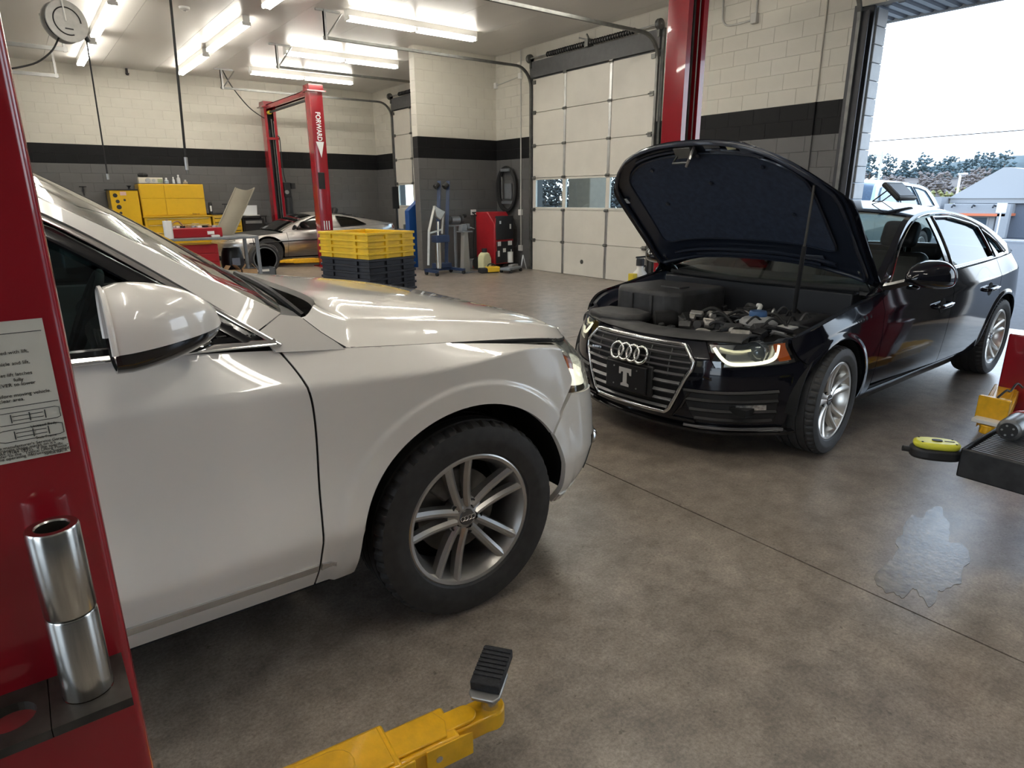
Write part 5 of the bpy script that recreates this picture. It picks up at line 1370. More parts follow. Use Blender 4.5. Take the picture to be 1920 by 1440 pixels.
    tk = MB().lathe([(0, -.10), (.085, -.10), (.098, -.085), (.102, 0), (.098, .012), (.112, .018), (.112, .032), (.095, .05), (.05, .062), (0, .062)], (.09, .42, .705), 'z', 28).build('coolant_tank', m_tank, car, smooth=40)
    MB().lathe([(0, .095), (.046, .093), (.052, .085), (.052, .06), (.045, .058)], (.085, .41, .705), 'z', 24).build('blue_cap', mat('blue_cap', (.035, .10, .24), .45), tk, smooth=40)
    MB().tube(pl([(.0, .36, .74), (-.04, .34, .78), (-.07, .33, .80), (-.09, .30, .80)], 5), .014, 8).build('white_hose', m_white, tk, smooth=60)
    # fuse / battery side clutter near the fender
    cl = MB().box((-.42, .40, .60), (-.02, .62, .745)).build('fuse_box', m_eng, car, bevel=.02)
    MB().box((-.02, .52, .62), (.14, .62, .72)).build('white_bottle_label', mat('paper_label', (.6, .6, .6), .6), cl, bevel=.006)
    for i in range(8):
        p0 = Vector((-.35+.5*rg.random(), .38+.22*rg.random(), .74)); p1 = p0+Vector((.2*rg.random(), .12*rg.random()-.06, 0))
        MB().tube(pl([p0, (p0+p1)/2+Vector((0, 0, .04)), p1], 5), .007, 6).build('hose', m_steel if i % 3 == 0 else m_rubber, cl, smooth=60)
    # plenum and cowl in front of the screen
    Gc = np.array([[(-.44-.30*t-.12*abs(w)**2.2, .80*w, .905-.05*math.sin(PI*t)+.02*t-.02*abs(w)**2) for w in np.linspace(-1, 1, 25)] for t in np.linspace(0, 1, 7)])
    MB().shell(Gc, .02, orient(Gc, (-.4, 0, 0))).build('cowl', m_blackpl, car, smooth=50)
    MB().tube([(-.42-.10*abs(w)**2, .72*w, .905) for w in np.linspace(-1, 1, 20)], .016, 6).build('bay_seal', m_rubber, car, smooth=60)
    MB().box((-.60, -.72, .60), (-.44, .72, .885)).build('firewall', mat('firewall_black', (.012, .013, .016), .5), car, bevel=.01)
    # glasshouse
    belt = [(-.40, .815, .88), (-.62, .845, .937), (-1.5, .850, .952), (-2.4, .845, .975), (-3.0, .81, .995), (-3.4, .74, 1.0)]
    GH = Green(belt, .40, .38)
    rail = [(-.545, .955), (-.80, 1.105), (-1.05, 1.225), (-1.30, 1.315), (-1.60, 1.358), (-1.95, 1.358), (-2.35, 1.305), (-2.70, 1.21), (-3.0, 1.095), (-3.18, 1.02)]
    cenr = [(-.43, 0, .930), (-.70, 0, 1.085), (-.97, 0, 1.235), (-1.24, 0, 1.352), (-1.60, 0, 1.418), (-1.95, 0, 1.425), (-2.42, 0, 1.365), (-2.80, 0, 1.245), (-3.10, 0, 1.115), (-3.27, 0, 1.035)]
    S = Strip(cenr, [tuple(q) for q in GH.pts(np.array(rail))], pw=2.4, px=2.4)
    def top(name, t0, t1, w0, w1, m, n=24, k=30, t=.008, o_=0.):
        G = S.grid(t0, t1, w0, w1, n, k); G[..., 2] += o_
        return MB().shell(G, t, orient(G, (G[..., 0].mean(), G[..., 1].mean()*.3, .5))).build(name, m, car, smooth=50)
    top('windscreen', .0, .35, -.95, .95, m_glass_clear, o_=-.004)
    for s in (1, -1):
        top('screen_pillar', .0, .35, s*.95, s, m_dpaint, k=6, t=.02); top('rear_pillar', .66, .99, s*.92, s, m_dpaint, k=6, t=.02)
    top('roof', .352, .655, -1, 1, m_dpaint, 30, 40, .015)
    top('rear_screen', .66, .985, -.92, .92, m_glass_clear)
    D = Strip([(-3.26, 0, 1.03), (-3.4, 0, 1.025), (-3.55, 0, 1.02), (-3.66, 0, 1.005)], [(-3.16, .77, 1.005), (-3.3, .72, 1.005), (-3.42, .66, 1.0), (-3.52, .56, .99)], 2.4, 2)
    G = D.grid(0, 1, -1, 1, 12, 24); MB().shell(G, .02, orient(G, (-3.3, 0, .3))).build('boot_lid', m_dpaint, car, smooth=50)
    dlo = [(-.66, .962), (-.86, 1.085), (-1.08, 1.192), (-1.32, 1.275), (-1.58, 1.312)]
    dlo2 = [(-1.63, 1.315), (-1.95, 1.312), (-2.30, 1.258), (-2.50, 1.20)]
    db = lambda a, b: [(a+(b-a)*i/12, float(GH.zb(a+(b-a)*i/12))+.018) for i in range(13)]
    zb_ = lambda x: float(GH.zb(x))+.018
    side_glass(car, GH, 'rear_window', db(-2.52, -1.66), [(-2.42, 1.225)]+dlo2[::-1][1:-1]+[(-1.66, 1.316)], [(-2.52, zb_(-2.52)), (-2.42, 1.225)], [(-1.66, zb_(-1.66)), (-1.66, 1.316)], m_glass_car, m_trim)
    side_glass(car, GH, 'quarter_window', db(-2.86, -2.57), [(-2.72, 1.105), (-2.60, 1.155), (-2.47, 1.205)], [(-2.86, zb_(-2.86)), (-2.72, 1.105)], [(-2.57, zb_(-2.57)), (-2.47, 1.205)], m_glass_car, m_trim)
    def gpatch(name, bot, topl, left, right, m, n=40, k=8, o_=0., t=.012):
        G = GH.pts(coons(bot, topl, left, right, n, k), o_); panel(name, G, m, car, t=t, centre=(G[..., 0].mean(), 0, 1.0), both=True)
    low = curve2([(-.63, .945)]+[(x+.012, z+.026) for x, z in dlo[1:]]+[(-1.95, 1.336), (-2.30, 1.283), (-2.60, 1.185), (-2.90, 1.055)], 6)
    gpatch('roof_rail', [tuple(p) for p in low], [tuple(p) for p in curve2(rail, 6)], [tuple(low[0]), rail[0]], [tuple(low[-1]), rail[-1]], m_dpaint, 70)
    gpatch('pillar_base', [(-.62, .936), (-.40, .882)], [(-.548, .955), (-.405, .884)], [(-.62, .936), (-.548, .955)], [(-.40, .882), (-.405, .884)], m_dpaint, 10, 5)
    gpatch('rear_shoulder', [(-3.30, .999), (-2.9, .993)], [(-3.19, 1.02), (-2.90, 1.06)], [(-3.30, .999), (-3.19, 1.02)], [(-2.9, .993), (-2.90, 1.06)], m_dpaint, 10, 5)
    gpatch('door_pillar', db(-1.67, -1.57), [(-1.67, 1.318), (-1.57, 1.314)], [(-1.67, zb_(-1.67)), (-1.67, 1.318)], [(-1.57, zb_(-1.57)), (-1.57, 1.314)], m_trim, 5, 14)
    gpatch('quarter_bar', db(-2.575, -2.515), [(-2.475, 1.206), (-2.42, 1.226)], [(-2.575, zb_(-2.575)), (-2.475, 1.206)], [(-2.515, zb_(-2.515)), (-2.42, 1.226)], m_trim, 5, 12)
    for nm, line, o_, r_ in (('window_trim', curve2([(-.62, .940)]+[(x+.008, z+.018) for x, z in dlo[1:]]+[(-1.95, 1.330), (-2.30, 1.276), (-2.60, 1.175), (-2.89, 1.02)], 6), .006, .0085), ('belt_trim', np.array([(x, float(GH.zb(x))+.006) for x in np.linspace(-.60, -2.90, 40)]), .006, .010)):
        P = GH.pts(np.asarray(line), o_)
        for s in (1, -1): MB().tube([tuple(q) for q in P*sid(s)], r_, 6, sx=.6).build(nm, m_chrome, car, smooth=50)
    # mirrors
    for s in (1, -1):
        mr = empty_part('mirror', car, (-.70, s*.955, .935)); mirror(mr, s, m_dpaint, H=.14, D=.24)
    sp = []
    for i in range(5):
        a = 2*PI*i/5; sp += [(a-.20, (.0, .0), .040, .046), (a+.20, (0., 0.), .040, .046)]
    for X, st_ in ((0, math.radians(5)), (WB, 0)):
        for s in (1, -1): wheel(car, 'wheel', R, .235, .226, m_srim, sp, (X, s*.785, R), side=s, steer=st_, phase=.25)
        wheel_well(car, X, cz, .385, .48, .87)
    b = MB(); b.box((-3.4, -.5, .18), (.45, .5, .30)); b.box((-2.38, -.76, .20), (-.42, .76, .34)); b.box((-3.5, -.7, .34), (-3.22, .7, .80)); b.build('underbody', m_dark, car)
    b = MB(); b.prism([(-.62, .92), (-.62, .6), (-.95, .6), (-1.0, .84), (-.9, .93)], -.76, .76, 'y'); b.build('dashboard', m_intr, car, bevel=.03)
    for y in (.37, -.37): seat(car, -1.42, y, .34)
    MB().box((-2.55, -.62, .35), (-2.28, .62, .92)).build('rear_bench', m_leather, car, bevel=.06)
    for y in (.36, -.36): MB().box((-2.58, y-.12, .94), (-2.48, y+.12, 1.08)).build('rear_headrest', m_leather, car, bevel=.04)
    steering(car, -1.05, .37, .90)
    MB().box((-3.1, -.62, .90), (-2.5, .62, .93)).build('parcel_shelf', m_intr, car)
    # diagnostic tablet leaning on the roof
    e = empty('diagnostic_tablet', 'dark rugged tablet propped on the roof of the dark saloon', 'tablet', (5.30, 2.155, 1.412), 0)
    M = Matrix.Translation((0, 0, .010)) @ Matrix.Rotation(math.radians(42), 4, 'X')
    MB().at(M).box((-.15, 0, 0), (.15, .175, .035)).build('case', m_blackpl, e, bevel=.014, seg=3)
    MB().at(M).box((-.12, .025, .0345), (.12, .15, .037)).build('screen', mat('dark_screen', (.03, .035, .05), .4), e)
    MB().tube([(-.08, .10, .095), (-.08, .20, .012), (.08, .20, .012), (.08, .10, .095)], .005, 6).build('wire_stand', m_blackpl, e)
dark_car()
# ------------------------------------------------------------------ other cars: stainless sports car at the back, pale vehicle outside
def plain_car(car, L, sx, belt, ga, gb, rail, cen, tsplit, dlo, paint, glass, R, WB, track, rim_r, rim_m, spokes, RA, cz, hood_m=None, x_side=.45, lower=None):
    N = Net(net_from(L, sx, None, x_side=x_side), crease=(len(L)-2,))
    K = len(L)-1; N.front_x, N.rear_x, N.side_y, N.cx0, N.cx1 = x_side+.05, sx[-1]-.1, .55, sx[-1]+.2, 0.
    def zt(x): return float(N.raw(np.array([u_at_x(N, K, x)]), np.array([float(K)]))[0, 2])
    tl = lambda a, b, n=16: [(a+(b-a)*i/n, zt(a+(b-a)*i/n)-.003) for i in range(n+1)]
    zbot = L[0]['z'][1]+.004
    def side(name, bot, top, left, right, n, m):
        D = coons(bot, top, left, right, n, m); u, v = N.inv(D[..., 0], D[..., 1], 'side'); G = N.at(u, v)
        panel(name, G, paint, car, centre=(G[..., 0].mean(), 0, .5), both=True, B=N.at(u, v, -.015))
    a0 = math.degrees(math.asin((cz-zbot)/RA)); xd = -RA-.06
    bot = [(xd, zbot)]+arch(0, cz, RA, 180+a0, 30, 20); xf = bot[-1][0]
    side('fender', bot, tl(xd, xf+.02), [(xd, zbot), (xd, zt(xd)-.003)], [bot[-1], (xf+.02, zt(xf+.02)-.003)], 40, 16)
    xm = WB/2-.28
    side('front_door', [(xm, zbot), (xd-.008, zbot)], tl(xm, xd-.008), [(xm, zbot), (xm, zt(xm)-.003)], [(xd-.008, zbot), (xd-.008, zt(xd)-.003)], 30, 16)
    xr = WB+RA+.02
    side('rear_side', [(xr, zbot), (xm-.008, zbot)], tl(xr, xm-.008), [(xr, zbot), (xr, zt(xr)-.003)], [(xm-.008, zbot), (xm-.008, zt(xm)-.003)], 24, 16)
    ra = arch(WB, cz, RA, -a0, 180+a0-4, 30); xe = sx[-1]-.02
    side('quarter_panel', ra, tl(xr, xe), [ra[0], (xr, zt(xr)-.003)], [ra[-1], (xe, zt(xe)-.003)], 44, 16)
    for s in (1, -1):
        def ue(v):
            z = np.interp(v, range(K+1), [l['z'][0] for l in L]); X = math.sqrt(max(.001, RA**2-(z-cz)**2)) if z < cz+RA*.5 else xf+.02
            return u_at_x(N, v, X+.003)
        G = uvgrid(N, N.ua, ue, 0, K-.02, 26, 16)*np.array([1, s, 1]); MB().shell(G, .015, orient(G, (0, 0, .4))).build('front_bumper', paint, car, smooth=50)
        G = uvgrid(N, lambda v: u_at_x(N, v, xe, False), N.ub, 0, K-.02, 22, 16)*np.array([1, s, 1]); MB().shell(G, .015, orient(G, (WB, 0, .4))).build('rear_bumper', paint, car, smooth=50)
        G = uvgrid(N, u_at_y(N, K-1, .35), u_at_y(N, K-1, .78), K-1.1, K-.55, 10, 5, .004)*np.array([1, s, 1]); MB().shell(G, .01, orient(G, (0, 0, .4))).build('headlamp', m_lampin, car)
        G = uvgrid(N, u_at_y(N, K-1, .75, False), u_at_y(N, K-1, .35, False), K-1.2, K-.55, 10, 5, .004)*np.array([1, s, 1]); MB().shell(G, .01, orient(G, (WB, 0, .4))).build('tail_lamp', m_red_lens, car)
    GH = Green(belt, ga, gb); S = Strip(cen, [tuple(q) for q in GH.pts(np.array(rail))], 2.4, 2.4)
    def top(name, t0, t1, w0, w1, m, n=16, k=20, t=.012):
        G = S.grid(t0, t1, w0, w1, n, k); return MB().shell(G, t, orient(G, (G[..., 0].mean(), G[..., 1].mean()*.3, .3))).build(name, m, car, smooth=50)
    t1, t2, t3 = tsplit
    top('windscreen', 0, t1, -.93, .93, glass); top('roof', t1+.003, t2, -1, 1, paint); top('rear_screen', t2+.003, t3, -.9, .9, glass)
    for s in (1, -1): top('front_pillar', 0, t1, s*.93, s, paint, k=4); top('rear_pillar', t2+.003, t3, s*.9, s, paint, k=4)
    for nm, bl, tp in dlo:
        side_glass(car, GH, nm, bl, tp, [bl[0], tp[0]], [bl[-1], tp[-1]], glass, m_trim, off=.004)
    # roof side skin behind the windows
    low = [(x, float(GH.zb(x))) for x in np.linspace(rail[0][0]-.02, rail[-1][0], 30)]
    G = GH.pts(coons(low, [tuple(p) for p in curve2(rail, 4)], [low[0], rail[0]], [low[-1], rail[-1]], 40, 8), -.006)
    panel('side_frame', G, paint, car, t=.01, centre=(G[..., 0].mean(), 0, .8), both=True)
    xs = np.linspace(sx[0]+.0, rail[0][0]+.05, 12)
    ed = [(x, float(N.raw(np.array([u_at_x(N, K, x)]), np.array([float(K)]))[0, 1]), zt(x)+.002) for x in xs]
    xn = L[-1]['xn']; fr = [tuple(N.at(np.array([u_at_y(N, K, .55*L[-1]['y'][0])]), np.array([float(K)]))[0])]
    ed = fr+ed; ce = [(xn, 0, L[-1]['zf']+.005)]+[(x+(.0), 0, z+.035) for x, y, z in ed[1:]]
    H = Strip(ce, ed, 2.6, 2.4); G = H.grid(0, 1, -1, 1, 24, 24); MB().shell(G, .015, orient(G, (0, 0, 0))).build('hood', hood_m or paint, car, smooth=50)
    xs = np.linspace(rail[-1][0]+.0, L[-1]['xr']+.1, 6)
    ed = [(x, float(N.raw(np.array([u_at_x(N, K, x, False)]), np.array([float(K)]))[0, 1]), float(N.raw(np.array([u_at_x(N, K, x, False)]), np.array([float(K)]))[0, 2])) for x in xs]
    H = Strip([(x, 0, z+.02) for x, y, z in ed], ed, 2.4, 2); G = H.grid(0, 1, -1, 1, 10, 16); MB().shell(G, .015, orient(G, (xs[2], 0, 0))).build('rear_deck', paint, car, smooth=50)
    for X in (0, WB):
        for s in (1, -1): wheel(car, 'wheel', R, .21, rim_r, rim_m, spokes, (X, s*track, R), side=s, phase=.2, cap_rings=False, tread=False)
        wheel_well(car, X, cz, RA+.02, track-.33, track+.06)
    b = MB(); b.box((WB-.4, -.5, .15), (.5, .5, .34)); b.box((WB+RA+.03, -track+.02, zbot), (-RA-.03, track-.02, .40)); b.build('underbody', m_dark, car)
    for y in (.34, -.34): seat(car, rail[0][0]-.95, y, L[0]['z'][0]+.12)
    return N, GH
def sports_car():
    m_ss = mat('brushed_stainless', (.50, .48, .46), .34, metal=.85, var=.18, scale=3, stretch=(1, 1, 9), bump=.02)
    car = empty('sports_car', 'brushed stainless wedge sports car standing in the red lift at the back', 'car', (4.44, 15.60, 0), PI)
    sx = [.45, 0, -.5, -1.2, -1.8, -2.41, -2.75]
    def lv(xn, zf, z, y, xr, zr): return dict(xn=xn, zf=zf, z=z, y=y, xr=xr, zr=zr)
    L = [lv(.80, .22, [.20]*7, [.82]*7, -3.22, .28), lv(.88, .34, [.36]*7, [.89]*7, -3.28, .42), lv(.90, .50, [.52, .53, .54, .55, .56, .57, .58], [.92, .94, .945, .945, .945, .945, .93], -3.32, .60),
         lv(.86, .58, [.62, .66, .69, .72, .74, .76, .76], [.88, .905, .915, .92, .92, .92, .90], -3.32, .78), lv(.82, .605, [.655, .705, .745, .785, .81, .835, .845], [.83, .85, .86, .87, .87, .86, .83], -3.28, .86)]
    belt = [(-.2, .855, .725), (-1.2, .87, .787), (-1.8, .87, .812), (-2.5, .855, .838), (-3.2, .80, .86)]
    rail = [(-.34, .765), (-.62, .90), (-.90, 1.015), (-1.15, 1.085), (-1.5, 1.105), (-1.9, 1.07), (-2.4, .985), (-2.9, .895), (-3.1, .87)]
    cen = [(-.22, 0, .80), (-.52, 0, .94), (-.84, 0, 1.06), (-1.12, 0, 1.13), (-1.5, 0, 1.15), (-1.95, 0, 1.10), (-2.45, 0, 1.01), (-2.95, 0, .92), (-3.15, 0, .885)]
    dlo = [('door_window', [(-1.50, .825), (-.66, .790)], [(-1.42, 1.065), (-1.15, 1.055), (-.80, .93)]), ('quarter_window', [(-2.35, .86), (-1.72, .835)], [(-2.10, .985), (-1.85, 1.035), (-1.66, 1.058)])]
    sp = [(2*PI*i/10, (0, 0), .024, .03) for i in range(10)]
    N, GH = plain_car(car, L, sx, belt, .50, .45, rail, cen, (.36, .62, .95), dlo, m_ss, glass_mat('smoked_glass', (.25, .25, .25)), .312, -2.41, .80, .185, mat('dull_alloy', (.35, .35, .34), .4, metal=.8), sp, .36, .315, hood_m=mat('open_front_dark', (.03, .03, .03), .6), x_side=.45)
    P = N.pts(np.stack([np.linspace(.42, -2.95, 50), np.interp(np.linspace(.42, -2.95, 50), [-2.95, .42], [.60, .535])], -1), 'side', .006)
    for s in (1, -1): MB().tube([tuple(q) for q in P*np.array([1, s, 1])], .013, 6).build('rub_strip', m_blackpl, car)
    for s in (1, -1): MB().tube([(-.56, s*.90, .80), (-.58, s*1.0, .85), (-.60, s*1.02, .87)], [.02, .05, .045], 8, sx=.7).build('mirror', m_blackpl, car, smooth=50)
    for k in range(6): MB().box((-2.0-k*.16, -.52, 1.105-k*.036), (-1.94-k*.16, .52, 1.12-k*.036)).build('louvre', m_blackpl, car)
sports_car()
def lot_vehicle():
    m_pv = mat('pale_green_white_paint', (.27, .31, .30), .25, coat=1.)
    car = empty('suv_car', 'pale off roader parked outside, beyond the dark saloon roof', 'car', (12.45, 6.72, -.012), PI)
    sx = [.45, 0, -.5, -1.2, -1.9, -2.85, -3.25]
    def lv(xn, zf, z, y, xr, zr): return dict(xn=xn, zf=zf, z=z, y=y, xr=xr, zr=zr)
    L = [lv(.80, .30, [.30]*7, [.88]*7, -3.75, .38), lv(.90, .50, [.50]*7, [.96]*7, -3.85, .55), lv(.92, .75, [.78]*7, [.98]*7, -3.88, .80), lv(.88, .98, [1.02, 1.04, 1.06, 1.07, 1.08, 1.09, 1.09], [.94, .96, .97, .97, .97, .965, .95], -3.84, 1.08), lv(.74, 1.06, [1.12, 1.15, 1.17, 1.19, 1.20, 1.21, 1.22], [.88, .90, .91, .92, .92, .91, .88], -3.78, 1.20)]
    belt = [(-.3, .90, 1.16), (-1.2, .92, 1.19), (-1.9, .92, 1.20), (-2.85, .91, 1.21), (-3.7, .86, 1.22)]
    rail = [(-.46, 1.19), (-.72, 1.42), (-.95, 1.60), (-1.15, 1.69), (-1.6, 1.735), (-2.3, 1.73), (-2.9, 1.70), (-3.35, 1.62), (-3.6, 1.40), (-3.70, 1.24)]
    cen = [(-.32, 0, 1.20), (-.60, 0, 1.44), (-.86, 0, 1.64), (-1.08, 0, 1.745), (-1.6, 0, 1.79), (-2.3, 0, 1.785), (-2.9, 0, 1.755), (-3.4, 0, 1.67), (-3.66, 0, 1.43), (-3.76, 0, 1.26)]
    dlo = [('door_window', [(-1.62, 1.235), (-.74, 1.225)], [(-1.62, 1.66), (-1.2, 1.63), (-.98, 1.50)]), ('rear_window', [(-2.55, 1.245), (-1.72, 1.235)], [(-2.50, 1.645), (-2.1, 1.665), (-1.72, 1.665)]), ('quarter_window', [(-3.35, 1.255), (-2.64, 1.245)], [(-3.12, 1.56), (-2.85, 1.61), (-2.60, 1.635)])]
    sp = [(2*PI*i/5, (0, 0), .05, .06) for i in range(5)]
    plain_car(car, L, sx, belt, .34, .40, rail, cen, (.33, .80, .95), dlo, m_pv, glass_mat('blue_tint_glass', (.45, .55, .62)), .38, -2.85, .83, .25, m_srim, sp, .44, .39, x_side=.45)
lot_vehicle()
# ------------------------------------------------------------------ two post lifts
m_red = mat('lift_red_paint', (.27, .008, .015), .20, coat=.6, var=.06, scale=4)
m_yel = mat('lift_yellow_paint', (.78, .42, .008), .38, coat=.3, var=.10, scale=30, bump=.10, bscale=120)
m_padr = mat('rubber_pad', (.020, .021, .024), .7, var=.35, scale=60, bump=.5, bscale=90)
m_pin = mat('bright_turned_steel', (.58, .57, .53), .22, metal=1., var=.10, scale=30, stretch=(8, 8, .6))
def column(root, x0, x1, y0, y1, h, open_dir, name='column'):
    """folded C column; open side faces open_dir (+1/-1 along y)"""
    t = .012; b = MB(); back = y0 if open_dir > 0 else y1
    if open_dir > 0:
        b.box((x0, y0, 0), (x1, y0+t, h)); ya, yb = y0+t, y1
        b.box((x0, ya, 0), (x0+t, yb, h)); b.box((x1-t, ya, 0), (x1, yb, h)); b.box((x0+t, yb-t, 0), (x0+.07, yb, h)); b.box((x1-.07, yb-t, 0), (x1-t, yb, h))
    else:
        b.box((x0, y1-t, 0), (x1, y1, h)); ya, yb = y0, y1-t
        b.box((x0, ya, 0), (x0+t, yb, h)); b.box((x1-t, ya, 0), (x1, yb, h)); b.box((x0+t, ya, 0), (x0+.06, ya+t, h)); b.box((x1-.06, ya, 0), (x1-t, ya+t, h))
    return b.build(name, m_red, root)
def rounded_column(root, x0, x1, y0, y1, h, r=.022, open_dir=1):
    """column whose plan is one folded C with rounded outer corners"""
    t = .010; o = []
    def arc(cx, cy, a0, a1, rr): return [(cx+rr*math.cos(a0+(a1-a0)*i/6), cy+rr*math.sin(a0+(a1-a0)*i/6)) for i in range(7)]
    outer = [(x1-.065, y1), (x1, y1)]+arc(x1-r, y0+r, 0, -PI/2, r)+arc(x0+r, y0+r, -PI/2, -PI, r)+[(x0, y1), (x0+.065, y1)]
    inner = [(x0+.065, y1-t), (x0+t, y1-t)]+arc(x0+r, y0+r, -PI, -PI/2, r-t)+arc(x1-r, y0+r, -PI/2, 0, r-t)+[(x1-t, y1-t), (x1-.065, y1-t)]
    poly = outer+inner; n = len(poly); k = len(outer)
    if open_dir < 0: poly = [(x, y0+y1-y) for x, y in poly]
    vs = [(x, y, 0) for x, y in poly]+[(x, y, h) for x, y in poly]
    fs = [(i, (i+1) % n, n+(i+1) % n, n+i) for i in range(n)]
    for q in (0, n):
        for i in range(k-1): fs.append((q+i, q+i+1, q+n-2-i, q+n-1-i))
    return MB()._add(vs, fs).build('column', m_red, root, smooth=40, fix=True)
def innards(root, x, y, h, d):
    """hydraulic ram, chain and dark shade sheet in the open side"""
    MB().cyl((x-.04, y, .3), (x-.04, y, h-.4), .035, n=14).build('ram', m_blackpl, root, smooth=40)
    MB().box((x+.035, y-.012, .3), (x+.06, y+.012, h-.15)).build('chain', m_dsteel, root)
    MB().box((x-.11, y+d*.03, .1), (x+.11, y+d*.045, h-.02)).build('shade_sheet', m_dark, root)  # black sheet painted in for the shade inside the hollow column
    MB().cyl((x+.085, y-d*.04, .5), (x+.085, y-d*.04, h-.2), .006, n=8).build('cable', m_steel, root)
def lift_arm(root, p0, ang, L, z=.13, pad=True, name='lift_arm'):
    """telescoping arm along local x: outer tube, middle tube, inner tube with eye"""
    M = Matrix.Translation(p0) @ Matrix.Rotation(ang, 4, 'Z')
    def B(lo, hi, nm, par, m=m_yel, bv=.008): return MB().at(M).box(lo, hi).build(nm, m, par, bevel=bv)
    a = B((-.06, -.075, -.045), (L*.62, .075, .045), name, root)
    B((L*.30, -.062, .045), (L*.60, .062, .052), 'cover_plate', a, bv=.004)
    MB().at(M).prism([(L*.10, -.05), (L*.44, -.05)]+[(L*.44+.05*math.sin(t), -.05*math.cos(t)) for t in [PI*i/8 for i in range(1, 8)]]+[(L*.44, .05), (L*.10, .05)], .045, .056, 'z').build('arm_plate', m_yel, a, bevel=.004)
    MB().at(M).prism([(L*.50, -.083), (L*.655, -.083), (L*.655, -.076), (L*.50, -.076)], -.045, .050, 'z').build('guard_flange', m_yel, a, bevel=.003)
    b = B((L*.40, -.058, -.034), (L*.82, .058, .034), 'middle_tube', root)
    MB().at(M).prism([(L*.60, -.045), (L*.78, -.045), (L*.80, 0), (L*.78, .045), (L*.60, .045)], .034, .042, 'z').build('tube_plate', m_yel, b, bevel=.003)
    MB().at(M).prism([(L*.70, -.064), (L*.86, -.064), (L*.82, -.058), (L*.70, -.058)], -.034, .036, 'z').build('guard_flange', m_yel, b, bevel=.002)
    MB().at(M).cyl((L*.74, -.066, .0), (L*.74, -.060, .0), .009, n=12).build('bolt', m_pin, b)
    c = MB().at(M); c.prism([(L*.70, -.036), (L*.935, -.036)]+[(L*.965+.040*math.sin(t), -.040*math.cos(t)) for t in [PI*i/10 for i in range(0, 11)]]+[(L*.935, .036), (L*.70, .036)], -.026, .026, 'z'); c = c.build('inner_tube', m_yel, root, bevel=.005)
    MB().at(M).prism([(L*.76, -.03), (L*.87, -.03)]+[(L*.87+.03*math.sin(t), -.03*math.cos(t)) for t in [PI*i/8 for i in range(1, 8)]]+[(L*.87, .03), (L*.76, .03)], .026, .036, 'z').build('tube_plate', m_yel, c, bevel=.003)
    if pad:
        q = M @ Vector((L*.965, 0, 0))
        p = MB().cyl((q.x, q.y, q.z-.03), (q.x, q.y, q.z+.094), .0235, n=24).build('pad_pin', m_pin, root, smooth=40)
        return p, q
    return None
